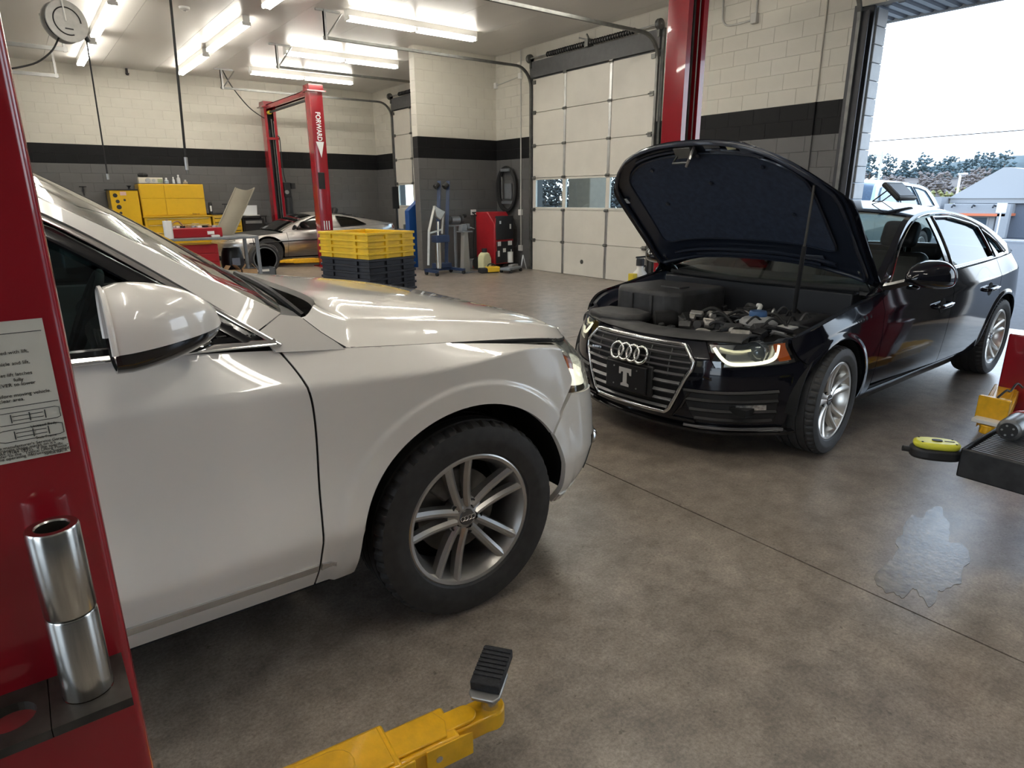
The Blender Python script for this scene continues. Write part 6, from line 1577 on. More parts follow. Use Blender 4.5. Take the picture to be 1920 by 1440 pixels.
def near_lift():
    e = empty('two_post_lift', 'red lift post close at the left edge with a yellow arm beside the white car', 'car lift', (-.12, 1.045, 0))
    e.location = (0, 0, 0)
    x0, x1, y0, y1 = -.262, .0295, .92, 1.17
    rounded_column(e, x0, x1, y0, y1, 3.6, .016)
    MB().box((x0-.10, y0-.03, 0), (x1+.02, y1+.16, .02)).build('base_plate', m_red, e, bevel=.004)
    innards(e, -.12, 1.11, 3.5, -1)
    MB().box((x0+.02, y1-.004, .10), (x1-.015, y1+.13, .62)).build('carriage', m_red, e, bevel=.01)
    p, q = lift_arm(e, Vector((.03, 1.235, .135)), math.radians(-5.6), .80)
    # rubber saddle: steel shoe and ribbed rubber block, turned on its pin
    M = Matrix.Translation((q.x+.015, q.y+.012, q.z+.098)) @ Matrix.Rotation(math.radians(37), 4, 'Z') @ Matrix.Rotation(math.radians(-7), 4, 'Y')
    MB().at(M).prism([(-.078, -.030), (-.062, -.042), (.02, -.042), (.02, .042), (-.062, .042), (-.078, .030)], -.006, .006, 'z').build('pad_shoe', m_steel, p, bevel=.003)
    b = MB().at(M); b.box((-.055, -.040, .006), (.075, .040, .034)); blk = b.build('pad_block', m_padr, p, bevel=.003)
    for i in range(7): MB().at(M).box((-.030+i*.0145, -.039, .034), (-.021+i*.0145, .039, .0375)).build('pad_rib', m_padr, p)
    # instruction sticker
    ys = y0-.0012
    st = MB().box((-.205, ys, 1.1685), (.0095, y0+.0002, 1.3355)).build('instruction_sticker', mat('sticker_paper', (.62, .60, .53), .55, var=.05, scale=20), e)
    m_ink = mat('printed_ink', (.012, .012, .012), .6)
    lines = [(-.0095, 1.2995, 'vehicle positioned with lift,', .0058), (-.0105, 1.2865, 'under vehicle and lift,', .0058), (-.0105, 1.2735, 'set lift latches', .0058), (-.0200, 1.2670, 'fully', .0058), (-.0095, 1.2615, 'PRESS LEVER to lower', .0058),
             (.0035, 1.2490, 'from area then before moving vehicle.', .0058), (-.0230, 1.2435, 'clear area.', .0058), (.0022, 1.2085, 'Unitized Body', .0045), (-.0002, 1.1935, 'Stub Frame', .0045)]
    for i, (x, z, s, sz) in enumerate(lines):
        o = text_mesh('print', s, sz, m_ink, st, (x, ys-.0004, z), (PI/2, 0, 0), .0001, 'RIGHT')
    for i, s in enumerate(["Always have the manufacturer's Service Garage", "by triangle shape marks on it's", "(SAE J2184 1992).  If the specific", 'identified, refer to the "Typical Lifting Points"', 'lighter the operating instructions supplied']):
        text_mesh('print', s, .0050, m_ink, st, ((.0085, -.0030, .0040, .0090, .0092)[i], ys-.0004, 1.1887-i*.0034-.001), (PI/2, 0, 0), .0001, 'RIGHT')
    text_mesh('print', 'NP936 Rev. A', .0040, m_ink, st, (.0068, ys-.0004, 1.1712), (PI/2, 0, 0), .0001, 'RIGHT')
    def rule(xa, za, xb, zb, w=.0006): MB().box((min(xa, xb)-w/2, ys-.0006, min(za, zb)-w/2), (max(xa, xb)+w/2, ys, max(za, zb)+w/2)).build('print', m_ink, st)
    rule(-.19, 1.3215, .006, 1.3215); rule(-.19, 1.2355, .0078, 1.2355)
    for cz_ in (1.2215, 1.2010):      # two car plan drawings
        b = MB(); o = lambda x, z: (x, ys-.0005, z)
        xa, xb, h = -.058, .0075, .0072
        b.tube([o(xa, cz_-h*.6), o(xa+.008, cz_-h), o(xb-.004, cz_-h), o(xb, cz_-h*.8), o(xb, cz_+h*.8), o(xb-.004, cz_+h), o(xa+.008, cz_+h), o(xa, cz_+h*.6)], .0004, 4, closed=True)
        for k in (.28, .55, .78): b.tube([o(xa+(xb-xa)*k, cz_-h*.7), o(xa+(xb-xa)*k, cz_+h*.7)], .0005, 4)
        b.tube([o(xa+(xb-xa)*.3, cz_-h*.35), o(xa+(xb-xa)*.75, cz_-h*.35)], .0004, 4); b.tube([o(xa+(xb-xa)*.3, cz_+h*.35), o(xa+(xb-xa)*.75, cz_+h*.35)], .0004, 4)
        stuff(b.build('print_drawing', m_ink, st))
    MB().cyl((-.062, ys-.0004, 1.2105), (-.062, ys, 1.2105), .008, n=20).build('print', m_ink, st)
    # adapter rack: dark steel bar with holes
    m_rk = mat('oily_steel', (.055, .048, .042), .45, metal=.5, var=.4, scale=25)
    zc = .868; hb = MB()
    ring = lambda cx, cy, r, n=24: [(cx+r*math.cos(2*PI*i/n), cy+r*math.sin(2*PI*i/n)) for i in range(n)]
    def plate(cx, lo, hi, r):   # square cell with a round hole
        n = 24; cy = .868; c = ring(cx, cy, r); sq = []
        for i in range(n):
            a = 2*PI*i/n; d = max(abs(math.cos(a)), abs(math.sin(a))); sq.append((cx+(hi-lo)/2*max(-1, min(1, math.cos(a)/d)), cy+.052*max(-1, min(1, math.sin(a)/d))))
        v = [(x, y, z) for z in (zc-.012, zc) for x, y in c]+[(x, y, z) for z in (zc-.012, zc) for x, y in sq]
        f = []
        for i in range(n):
            j = (i+1) % n; f += [(n+i, n+j, 3*n+j, 3*n+i), (2*n+i, 2*n+j, j, i), (i, j, n+j, n+i), (3*n+i, 3*n+j, 2*n+j, 2*n+i)]
        hb._add(v, f)
    plate(-.024, -.066, .018, .028); plate(-.104, -.144, -.066, .026); plate(-.182, -.22, -.144, .026)
    hb.build('adapter_rack', m_rk, e)
    # the height adapter standing in it
    a = empty('height_adapter', 'bright steel tube adapter standing in the rack on the near red post', 'lift adapter', (-.024, .868, zc))
    MB().lathe([(.0, -.030), (.0225, -.030), (.024, -.026), (.024, .001), (.0275, .001), (.0275, .112), (.0262, .115), (.0, .115)], n=40).build('lower_pin', m_pin, a, smooth=35)
    MB().lathe([(.017, .116), (.0255, .116), (.0275, .119), (.0275, .2285), (.0262, .231), (.0185, .231), (.017, .229), (.017, .116)], n=40).build('upper_sleeve', m_pin, a, smooth=35)
near_lift()
def bay_lift():
    e = empty('two_post_lift', 'red lift with a tall post behind the dark saloon', 'car lift', (0, 0, 0))
    for y0, y1, d in ((4.27, 4.52, -1), (1.00, 1.25, 1)):
        rounded_column(e, 5.30, 5.59, y0, y1, 3.75, .014, d)
        MB().box((5.18, y0-.06, 0), (5.71, y1+.06, .02)).build('base_plate', m_red, e, bevel=.004)
        yi = y0 if d < 0 else y1
        innards(e, 5.445, (y0+.09) if d < 0 else (y1-.09), 3.6, -d)
        ya, yb = sorted((yi-d*.004, yi+d*.12)); MB().box((5.33, ya, .08), (5.56, yb, .55)).build('carriage', m_red, e, bevel=.01)
        for sg in (-1, 1):
            lift_arm(e, Vector((5.445+sg*.10, yi+d*.07, .13)), (PI if sg < 0 else 0)+(d*sg*.02 if not (sg < 0 and d > 0) else .19), .80 if not (sg < 0 and d > 0) else .98, pad=False)
    # upright stop and rubber block on the near arm
    MB().box((4.46, 1.07, .165), (4.50, 1.23, .31)).build('arm_stop', m_yel, e, bevel=.006)
    MB().box((4.38, 1.06, .162), (4.46, 1.22, .185)).build('arm_shoe', m_white, e, bevel=.004)
    MB().tube(pl([(4.48, 1.14, .31), (4.54, 1.12, .35), (4.62, 1.12, .33), (4.72, 1.12, .36), (4.85, 1.12, .31)], 5), .006, 6).build('cable', m_blackpl, e)
    MB().box((5.295, 4.30, 1.0), (5.30, 4.46, 1.25)).build('notice', m_white, e)
bay_lift()
def far_lift():
    e = empty('two_post_lift', 'red overhead lift standing round the stainless sports car at the back', 'car lift', (0, 0, 0))
    x0, x1 = 5.38, 5.665
    rounded_column(e, x0, x1, 14.0, 14.27, 3.62, .012, 1); rounded_column(e, x0, x1, 17.05, 17.32, 3.62, .012, -1)
    for y0, y1, d in ((14.0, 14.27, 1), (17.05, 17.32, -1)):
        MB().box((x0-.10, y0-.08, 0), (x1+.10, y1+.08, .02)).build('base_plate', m_red, e, bevel=.004)
        yi = y1 if d > 0 else y0; innards(e, 5.52, yi-d*.09, 3.5, -d)
        ya, yb = sorted((yi-d*.004, yi+d*.12)); MB().box((x0+.03, ya, .08), (x1-.03, yb, .60)).build('carriage', m_red, e, bevel=.01)
        for sg in (-1, 1): lift_arm(e, Vector((5.52+sg*.10, yi+d*.07, .12)), (PI if sg < 0 else 0)+d*sg*.35, .9, pad=False)
        MB().prism([(y0-.05, 3.62), (y1+.05, 3.62), (y1+.02, 3.74), (y0-.02, 3.74)], x0-.01, x1+.01, 'x').build('cap', m_red, e)
        MB().box((x0-.06, y0-.06, 3.60), (x1+.06, y1+.06, 3.625)).build('flange', m_red, e)
    b = MB(); b.box((x0+.05, 14.27, 3.56), (x0+.10, 17.05, 3.66)); b.box((x1-.10, 14.27, 3.56), (x1-.05, 17.05, 3.66)); b.box((x0+.05, 14.27, 3.645), (x1-.05, 17.05, 3.66)); b.build('overhead_beam', m_red, e)
    MB().box((x0+.08, 14.5, 3.46), (x0+.12, 16.9, 3.50)).build('limit_bar', m_blackpl, e)
    MB().cyl((x0+.1, 16.9, 3.48), (x0+.1, 17.02, 3.48), .045, n=10).build('limit_switch', mat('yellow_switch', (.7, .5, .05), .5), e)
    # maker's lettering down the near post, control panel, bars
    w = mat('white_vinyl', (.8, .8, .8), .4)
    text_mesh('lettering', 'FORWARD', .145, w, e, (5.525, 13.998, 2.92), (PI/2, PI/2, 0), .001, 'CENTER', sx=.80, bold=.004)
    MB().prism([(5.44, 2.62), (5.61, 2.62), (5.535, 2.30)], 13.996, 13.9995, 'y').build('arrow_mark', w, e)
    MB().box((5.42, 13.985, 1.66), (5.56, 14.0, 2.0)).build('control_panel', m_blackpl, e, bevel=.004)
    for i in range(3): MB().box((5.46+i*.055, 13.994, .80), (5.48+i*.055, 14.0, .99)).build('white_bar', w, e)
    # power unit on the far post
    p = MB().box((5.68, 17.0, 1.50), (5.84, 17.2, 1.86)).build('power_unit', m_blackpl, e, bevel=.01)
    MB().cyl((5.78, 17.08, 1.08), (5.78, 17.08, 1.50), .09, n=18).build('oil_tank', m_blackpl, p, smooth=40)
    MB().cyl((5.72, 17.0, 1.62), (5.72, 16.95, 1.62), .05, n=14).build('valve', m_steel, p)
    MB().box((5.86, 17.0, 1.70), (5.96, 17.12, 1.84)).build('switch_box', m_blackpl, p)
    MB().tube(pl([(5.74, 17.05, 1.86), (5.70, 17.03, 2.1), (5.69, 17.03, 2.6), (5.68, 17.0, 2.9), (5.62, 16.98, 2.96)], 6), .012, 6).build('supply_hose', m_blackpl, e, smooth=60)
    MB().box((x0-.002, 17.02, 2.86), (x1+.01, 17.05, 2.92)).build('cross_brace', m_red, e)
    MB().tube(pl([(5.40, 17.1, 3.35), (5.0, 16.9, 3.55), (4.6, 16.7, 3.95), (4.4, 16.6, ZC)], 8), .012, 6).build('power_cable', m_blackpl, e, smooth=60)
far_lift()
def tray_cart():
    e = empty('tray_cart', 'black rolling tray cart with a ribbed mat at the right edge', 'tool cart', (3.0, .25, 0))
    m_tr = mat('worn_black_steel', (.030, .031, .033), .42, metal=.3, var=.35, scale=18)
    b = MB(); w, d, z0, z1, t = .62, .60, .325, .452, .012
    b.box((0, 0, z0), (w, d, z0+t)); b.box((0, 0, z0), (t, d, z1)); b.box((w-t, 0, z0), (w, d, z1)); b.box((0, 0, z0), (w, t, z1)); b.box((0, d-t, z0), (w, d, z1))
    b.build('tray', m_tr, e, bevel=.006)
    mt = MB().box((.012, .012, z0+.07), (w-.012, d-.012, z0+.105)).build('mat', m_rubber, e)
    for i in range(24): MB().box((.03+i*.0235, .02, z0+.105), (.041+i*.0235, d-.02, z0+.114)).build('mat_rib', mat('rib_rubber', (.10, .10, .105), .5), mt)
    MB().cyl((.35, .17, .06), (.35, .17, z0), .03, n=14).build('pedestal', m_tr, e)
    MB().box((.10, .05, .05), (.60, .09, .08)).build('foot', m_tr, e); MB().box((.10, .27, .05), (.60, .31, .08)).build('foot', m_tr, e); MB().box((.32, .05, .05), (.38, .31, .08)).build('foot', m_tr, e)
    for x, y in ((.14, .07), (.56, .07), (.56, .29), (.14, .29)): MB().cyl((x-.012, y, .025), (x+.012, y, .025), .025, n=14).build('caster', m_rubber, e)
    # oval rechargeable lamp hooked at the corner of the tray
    a = empty('work_light', 'yellow oval work light with black base hanging off the tray cart corner', 'work light', (3.012, .944, .412), math.radians(125))
    n = 28; ov = lambda rx, ry, k=2.6: [(math.copysign(abs(math.cos(t))**(2/k), math.cos(t))*rx, math.copysign(abs(math.sin(t))**(2/k), math.sin(t))*ry) for t in [2*PI*i/n for i in range(n)]]
    m_hy = mat('bright_yellow_plastic', (.62, .60, .05), .35, var=.05)
    MB().prism(ov(.098, .058), -.036, .012, 'z').build('base', m_blackpl, a, bevel=.012, seg=3)
    c = MB().prism(ov(.088, .052), .010, .040, 'z').build('shell', m_hy, a, bevel=.012, seg=3)
    MB().prism(ov(.020, .012), .0405, .044, 'z').build('switch', m_blackpl, c); MB().box((-.065, -.004, .0402), (-.028, .004, .0415)).build('slot', m_blackpl, c)
    for x, y in ((.062, .03), (.062, -.03), (-.065, .028), (-.065, -.03)): MB().cyl((x, y, .039), (x, y, .0415), .004, n=8).build('screw', m_blackpl, c)
    MB().cyl((.095, 0, -.01), (.125, 0, -.008), .012, n=12).build('nozzle', m_blackpl, a)
    MB().box((-.10, -.02, -.03), (-.08, .02, -.015)).build('hook', m_blackpl, a)
    g = empty('impact_tool', 'grey cylindrical air tool lying on the ribbed tray mat', 'power tool', (3.25, .765, .496))
    b = MB().lathe([(0, 0), (.030, 0), (.046, .008), (.050, .03), (.050, .15), (.042, .19), (.042, .24), (.0, .24)], (0, 0, 0), 'x', 24).build('body', mat('grey_tool_metal', (.16, .16, .155), .35, metal=.6, var=.3, scale=20), g, smooth=40)
    MB().lathe([(.0, -.004), (.034, -.004), (.034, .002)], (0, 0, 0), 'x', 20).build('end_cap', m_blackpl, b, smooth=30)
    for i in range(5): MB().cyl((-.006, .022*math.cos(i*1.257), .022*math.sin(i*1.257)), (0, .022*math.cos(i*1.257), .022*math.sin(i*1.257)), .0045, n=8).build('screw', m_steel, b)
    MB().lathe([(.052, .155), (.053, .155), (.053, .175), (.050, .18)], (0, 0, 0), 'x', 24).build('red_ring', mat('red_ring', (.4, .03, .02), .4), b, smooth=30)
    MB().at(Matrix.Translation((.13, -.05, -.018))).box((-.022, -.12, -.022), (.022, 0, .022)).build('grip', m_blackpl, b, bevel=.012)
    s = empty('pump_sprayer', 'white pump sprayer with yellow tag beside the tall red post', 'sprayer', (7.05, 6.25, 0))
    MB().lathe([(0, 0), (.10, 0), (.105, .02), (.105, .36), (.095, .42), (.05, .47), (.045, .52), (0, .52)], n=24).build('tank', mat('white_plastic', (.68, .67, .62), .4), s, smooth=40)
    MB().lathe([(.0, .62), (.055, .62), (.06, .60), (.06, .52), (.0, .52)], n=20).build('pump_cap', m_blackpl, s, smooth=40)
    MB().tube([(-.09, 0, .64), (.09, 0, .64)], .014, 8).build('pump_handle', m_blackpl, s)
    MB().box((-.19, -.05, .25), (-.11, .05, .42)).build('tag', mat('yellow_tag', (.6, .45, .03), .5), s, bevel=.006)
    MB().tube(pl([(.05, 0, .48), (.14, .02, .5), (.17, .03, .3), (.16, .03, .1)], 5), .01, 6).build('hose', m_blackpl, s, smooth=50)
tray_cart()
# ------------------------------------------------------------------ things standing about the workshop
m_tyel = mat('tool_chest_yellow', (.70, .42, .012), .30, coat=.4, var=.03)
m_tred = mat('tool_box_red', (.33, .012, .018), .35, coat=.3, var=.06)
m_card = mat('cardboard', (.36, .22, .11), .8, var=.12, scale=10)
m_blue = mat('hoist_blue', (.022, .042, .10), .35, var=.1)
m_gmet = mat('grey_bench_metal', (.22, .235, .25), .4, metal=.4, var=.1)
def box_at(root, lo, hi, name, m, bevel=0., parent=None): return MB().box(lo, hi).build(name, m, parent or root, bevel=bevel)
def crates():
    """nested flat totes, black ones below, yellow ones on top"""
    th = math.radians(15); a, b = .69, .556; H = .0555
    def tote(m):
        mb = MB(); t = .006; pts = [(0, 0), (b, 0), (b, a), (0, a)]
        mb.box((.02, .02, 0), (b-.02, a-.02, .006))
        for lo, hi in (((.012, .012, 0), (b-.012, .018, H)), ((.012, a-.018, 0), (b-.012, a-.012, H)), ((.012, .012, 0), (.018, a-.012, H)), ((b-.018, .012, 0), (b-.012, a-.012, H))): mb.box(lo, hi)
        body = mb
        rim = MB(); z0, z1 = H-.022, H
        for lo, hi in (((0, 0, z0), (b, .022, z1)), ((0, a-.022, z0), (b, a, z1)), ((0, .022, z0), (.022, a-.022, z1)), ((b-.022, .022, z0), (b, a-.022, z1))): rim.box(lo, hi)
        rib = MB(); rib.box((-.002, 0, -.0), (.012, .02, H-.022))
        return body, rim
    m_y = mat('yellow_tote_plastic', (.78, .50, .02), .42, var=.12, scale=8); m_k = mat('black_tote_plastic', (.016, .017, .022), .40, var=.2, scale=8)
    def place(i, z, m, label, group):
        e = empty('storage_tote', label, 'storage tote', (2.4, 5.2, z), th, group=group)
        if m.name not in proto:
            bo, ri = tote(m); o1 = bo.build('tote_body', m, e); o2 = ri.build('rim', m, e, bevel=.004)
            pst = []
            for x, y in ((-.003, .16), (-.003, a-.19)): pst.append(MB().box((x, y, .0), (x+.016, y+.03, H-.02)).build('rib', m, e))
            for x in (.20, b-.16): pst.append(MB().box((x, -.003, .0), (x+.03, .013, H-.02)).build('rib', m, e))
            proto[m.name] = [o1, o2]+pst
        else:
            for o in proto[m.name]: copy_part(o, e)
    proto = {}
    n = 17; dz = .0561
    names = ['topmost', 'second from the top', 'third from the top', 'fourth from the top', 'fifth from the top']
    for i in range(n):
        k = n-1-i
        place(i, i*dz, m_k, ('black tote %s of the black ones under the yellow stack' % names[k]) if k < 5 else 'black tote hidden low in the stack behind the white car', 'stacked black totes')
    for i in range(4):
        place(i, .9545+i*.0561, m_y, 'yellow tote %s in the stack beyond the white bonnet' % ['lowest', 'second from the bottom', 'third from the bottom', 'topmost'][i], 'stacked yellow totes')
crates()
def tool_chests():
    # tall side locker, main cabinet with hutch, low drawer chest
    e = empty('tool_locker', 'tall plain yellow locker with round stickers left of the tool chest', 'tool cabinet', (1.85, 17.15, 0))
    box_at(e, (0, 0, .10), (.555, .60, 1.66), 'body', m_tyel, .012); box_at(e, (-.03, -.02, 1.66), (.56, .6, 1.685), 'top_mat', m_blackpl)
    for x in (.06, .50):
        for y in (.06, .54): MB().cyl((x-.02, y, .05), (x+.02, y, .05), .05, n=14).build('caster', m_rubber, e)
    for i, (x, z, r) in enumerate(((.10, 1.55, .045), (.13, 1.42, .04), (.14, 1.30, .05), (.155, 1.17, .03), (.27, 1.45, .025))): MB().cyl((x, -.003, z), (x, 0, z), r, n=18).build('sticker', mat('dark_sticker', (.03, .03, .03), .5), e)
    MB().box((.20, -.003, 1.55), (.32, 0, 1.63)).build('sticker', mat('pale_sticker', (.7, .45, .4), .5), e)
    e = empty('tool_chest', 'large yellow tool chest with upper hutch against the back wall', 'tool cabinet', (2.44, 17.05, 0))
    box_at(e, (0, .12, 1.08), (1.36, .70, 1.80), 'hutch', m_tyel, .01); box_at(e, (.02, .14, 1.80), (1.34, .68, 1.812), 'top_mat', m_blackpl)
    for x0, x1 in ((.015, .50), (.51, 1.345)):
        for z0, z1 in ((1.11, 1.475), (1.485, 1.79)): box_at(e, (x0, .105, z0), (x1, .12, z1), 'door_panel', m_tyel, .004)
    c = box_at(e, (-.0, .04, .14), (1.42, .70, 1.06), 'cabinet', m_tyel, .01); box_at(e, (-.02, .0, 1.06), (1.44, .70, 1.085), 'worktop', mat('yellow_top_edge', (.55, .34, .02), .4))
    z = 1.04
    for h in (.14, .17, .12, .12, .12, .18):
        d = box_at(e, (.06, .02, z-h+.008), (1.36, .045, z), 'drawer', m_tyel, .004); MB().box((.06, -.004, z-.022), (1.36, .022, z-.004)).build('drawer_pull', mat('brass_pull', (.75, .58, .22), .25, metal=.7), d); z -= h+.006
    for x in (.1, 1.3):
        for y in (.1, .6): MB().cyl((x-.02, y, .07), (x+.02, y, .07), .07, n=14).build('caster', m_rubber, e)
    text_mesh('badge', 'Snap-on', .05, m_blackpl, e, (1.12, .10, 1.13), (PI/2, 0, 0), .001)
    MB().box((.98, .037, .86), (1.14, .042, .92)).build('notice', m_white, e)
    e = empty('tool_chest', 'narrow yellow drawer chest right of the large tool chest', 'tool cabinet', (3.90, 17.05, 0))
    box_at(e, (0, .03, .12), (.66, .62, 1.10), 'cabinet', m_tyel, .01); box_at(e, (-.01, 0, 1.10), (.67, .63, 1.125), 'top_mat', m_blackpl)
    z = 1.03
    for i in range(8): d = box_at(e, (.04, .012, z-.095), (.62, .034, z-.005), 'drawer', m_tyel, .003); MB().box((.04, .0, z-.022), (.62, .014, z-.008)).build('drawer_pull', m_blackpl, d); z -= .10
    text_mesh('badge', 'Snap-on', .05, m_blackpl, e, (.33, .024, 1.065), (PI/2, 0, 0), .001)
    for x in (.06, .6):
        for y in (.08, .55): MB().cyl((x-.02, y, .06), (x+.02, y, .06), .06, n=12).build('caster', m_rubber, e)
    # things on top of the cabinets
    zt = 1.812
    e = empty('parts_tray', 'cream parts tray with round gauges on the hutch top', 'parts tray', (2.47, 17.25, zt)); MB().box((0, 0, 0), (.50, .16, .13)).build('tray', mat('cream_plastic', (.62, .58, .48), .5), e, bevel=.008)
    for x, r in ((.19, .055), (.31, .035)): MB().cyl((x, -.012, .065), (x, .0, .065), r, n=20).build('gauge', m_steel, e)
    MB().box((.39, -.008, .02), (.49, 0, .10)).build('green_card', mat('olive_card', (.30, .34, .18), .6), e)
    e = empty('tool_pouch', 'black rolled pouch lying on the cream parts tray', 'pouch', (2.52, 17.30, zt+.138)); MB().tube([(-.04, 0, .04), (0, 0, .045), (.12, 0, .045), (.16, 0, .04)], [.028, .042, .042, .028], 12).build('roll', m_rubber, e, smooth=50); MB().tube([(.06+.001, .046*math.cos(t), .045+.046*math.sin(t)) for t in [2*PI*i/16 for i in range(16)]], .006, 5, closed=True).build('strap', m_blackpl, e)
    for i, (x, r, h, col, lab) in enumerate(((3.05, .045, .10, (.45, .5, .52), 'pale blue jar right of the cream tray on the hutch'), (3.20, .028, .12, (.6, .6, .6), 'slim white bottle on the hutch top'), (3.31, .040, .17, (.55, .55, .53), 'tall spray bottle on the hutch top'), (3.45, .05, .06, (.5, .42, .3), 'small tan jar at the right of the hutch top'))):
        e = empty('bottle', lab, 'bottle', (x, 17.3, zt), group='bottles on the yellow hutch')
        MB().lathe([(0, 0), (r, 0), (r*1.02, h*.1), (r*1.02, h*.7), (r*.5, h*.85), (r*.45, h), (0, h)], n=16).build('body', mat('bottle_%d' % i, col, .4), e, smooth=40); MB().lathe([(0, h+.03), (r*.5, h+.03), (r*.52, h), (0, h)], n=12).build('cap', m_white, e, smooth=40)
    e = empty('funnel', 'small dark funnel stand on top of the yellow locker', 'funnel', (2.28, 17.4, 1.685)); MB().lathe([(.012, 0), (.015, .03), (.05, .08), (.045, .08), (.01, .03)], n=14).build('cone', m_blackpl, e, smooth=40); MB().cyl((0, 0, 0), (0, 0, .02), .03, n=12).build('foot', m_blackpl, e)
    e = empty('flask', 'black and white flask standing on the narrow drawer chest', 'flask', (3.93, 17.3, 1.125)); MB().lathe([(0, 0), (.045, 0), (.045, .22), (.03, .26), (0, .26)], n=16).build('body', m_blackpl, e, smooth=40); MB().box((-.02, -.047, .05), (.02, -.044, .18)).build('label', m_white, e)
    e = empty('tool_stand', 'small dark T shaped tool standing on the narrow drawer chest', 'hand tool', (4.28, 17.35, 1.125)); MB().cyl((0, 0, 0), (0, 0, .20), .008, n=8).build('shaft', m_blackpl, e); MB().box((-.06, -.012, .20), (.06, .012, .225)).build('handle', m_blackpl, e); MB().cyl((0, 0, 0), (0, 0, .012), .035, n=12).build('foot', m_blackpl, e)
    e = empty('equipment_cart', 'black equipment cart with an upright white screen by the back wall', 'cart', (4.62, 17.25, 0))
    for z in (.15, .62, 1.02): box_at(e, (0, 0, z), (.62, .5, z+.03), 'shelf', m_blackpl, .006)
    for x in (.02, .58):
        for y in (.02, .46): MB().box((x, y, 0), (x+.025, y+.025, 1.04)).build('leg', m_blackpl, e)
    b = box_at(e, (.06, .08, .65), (.56, .44, .98), 'printer', m_blackpl, .02); MB().box((.10, .06, .86), (.50, .08, .93)).build('paper_slot', m_steel, b)
    sc = empty('laptop', 'white laptop open on the black equipment cart', 'laptop', (4.92, 17.5, 1.05)); MB().box((-.18, -.16, 0), (.18, .08, .018)).build('base', m_white, sc, bevel=.004); MB().at(Matrix.Translation((0, .08, .018)) @ Matrix.Rotation(.25, 4, 'X')).box((-.18, 0, 0), (.18, .012, .24)).build('lid', mat('pale_screen', (.75, .78, .8), .4), sc)
    e = empty('wall_tap', 'black T handled tool hanging on the grey back wall left of the locker', 'hand tool', (1.42, YB-.03, 1.55)); MB().box((-.07, -.012, .18), (.07, .012, .205)).build('handle', m_blackpl, e); MB().cyl((0, 0, 0), (0, 0, .18), .011, n=8).build('shaft', m_blackpl, e); MB().box((-.02, 0, .10), (.02, .024, .14)).build('hook', m_blackpl, e)
tool_chests()
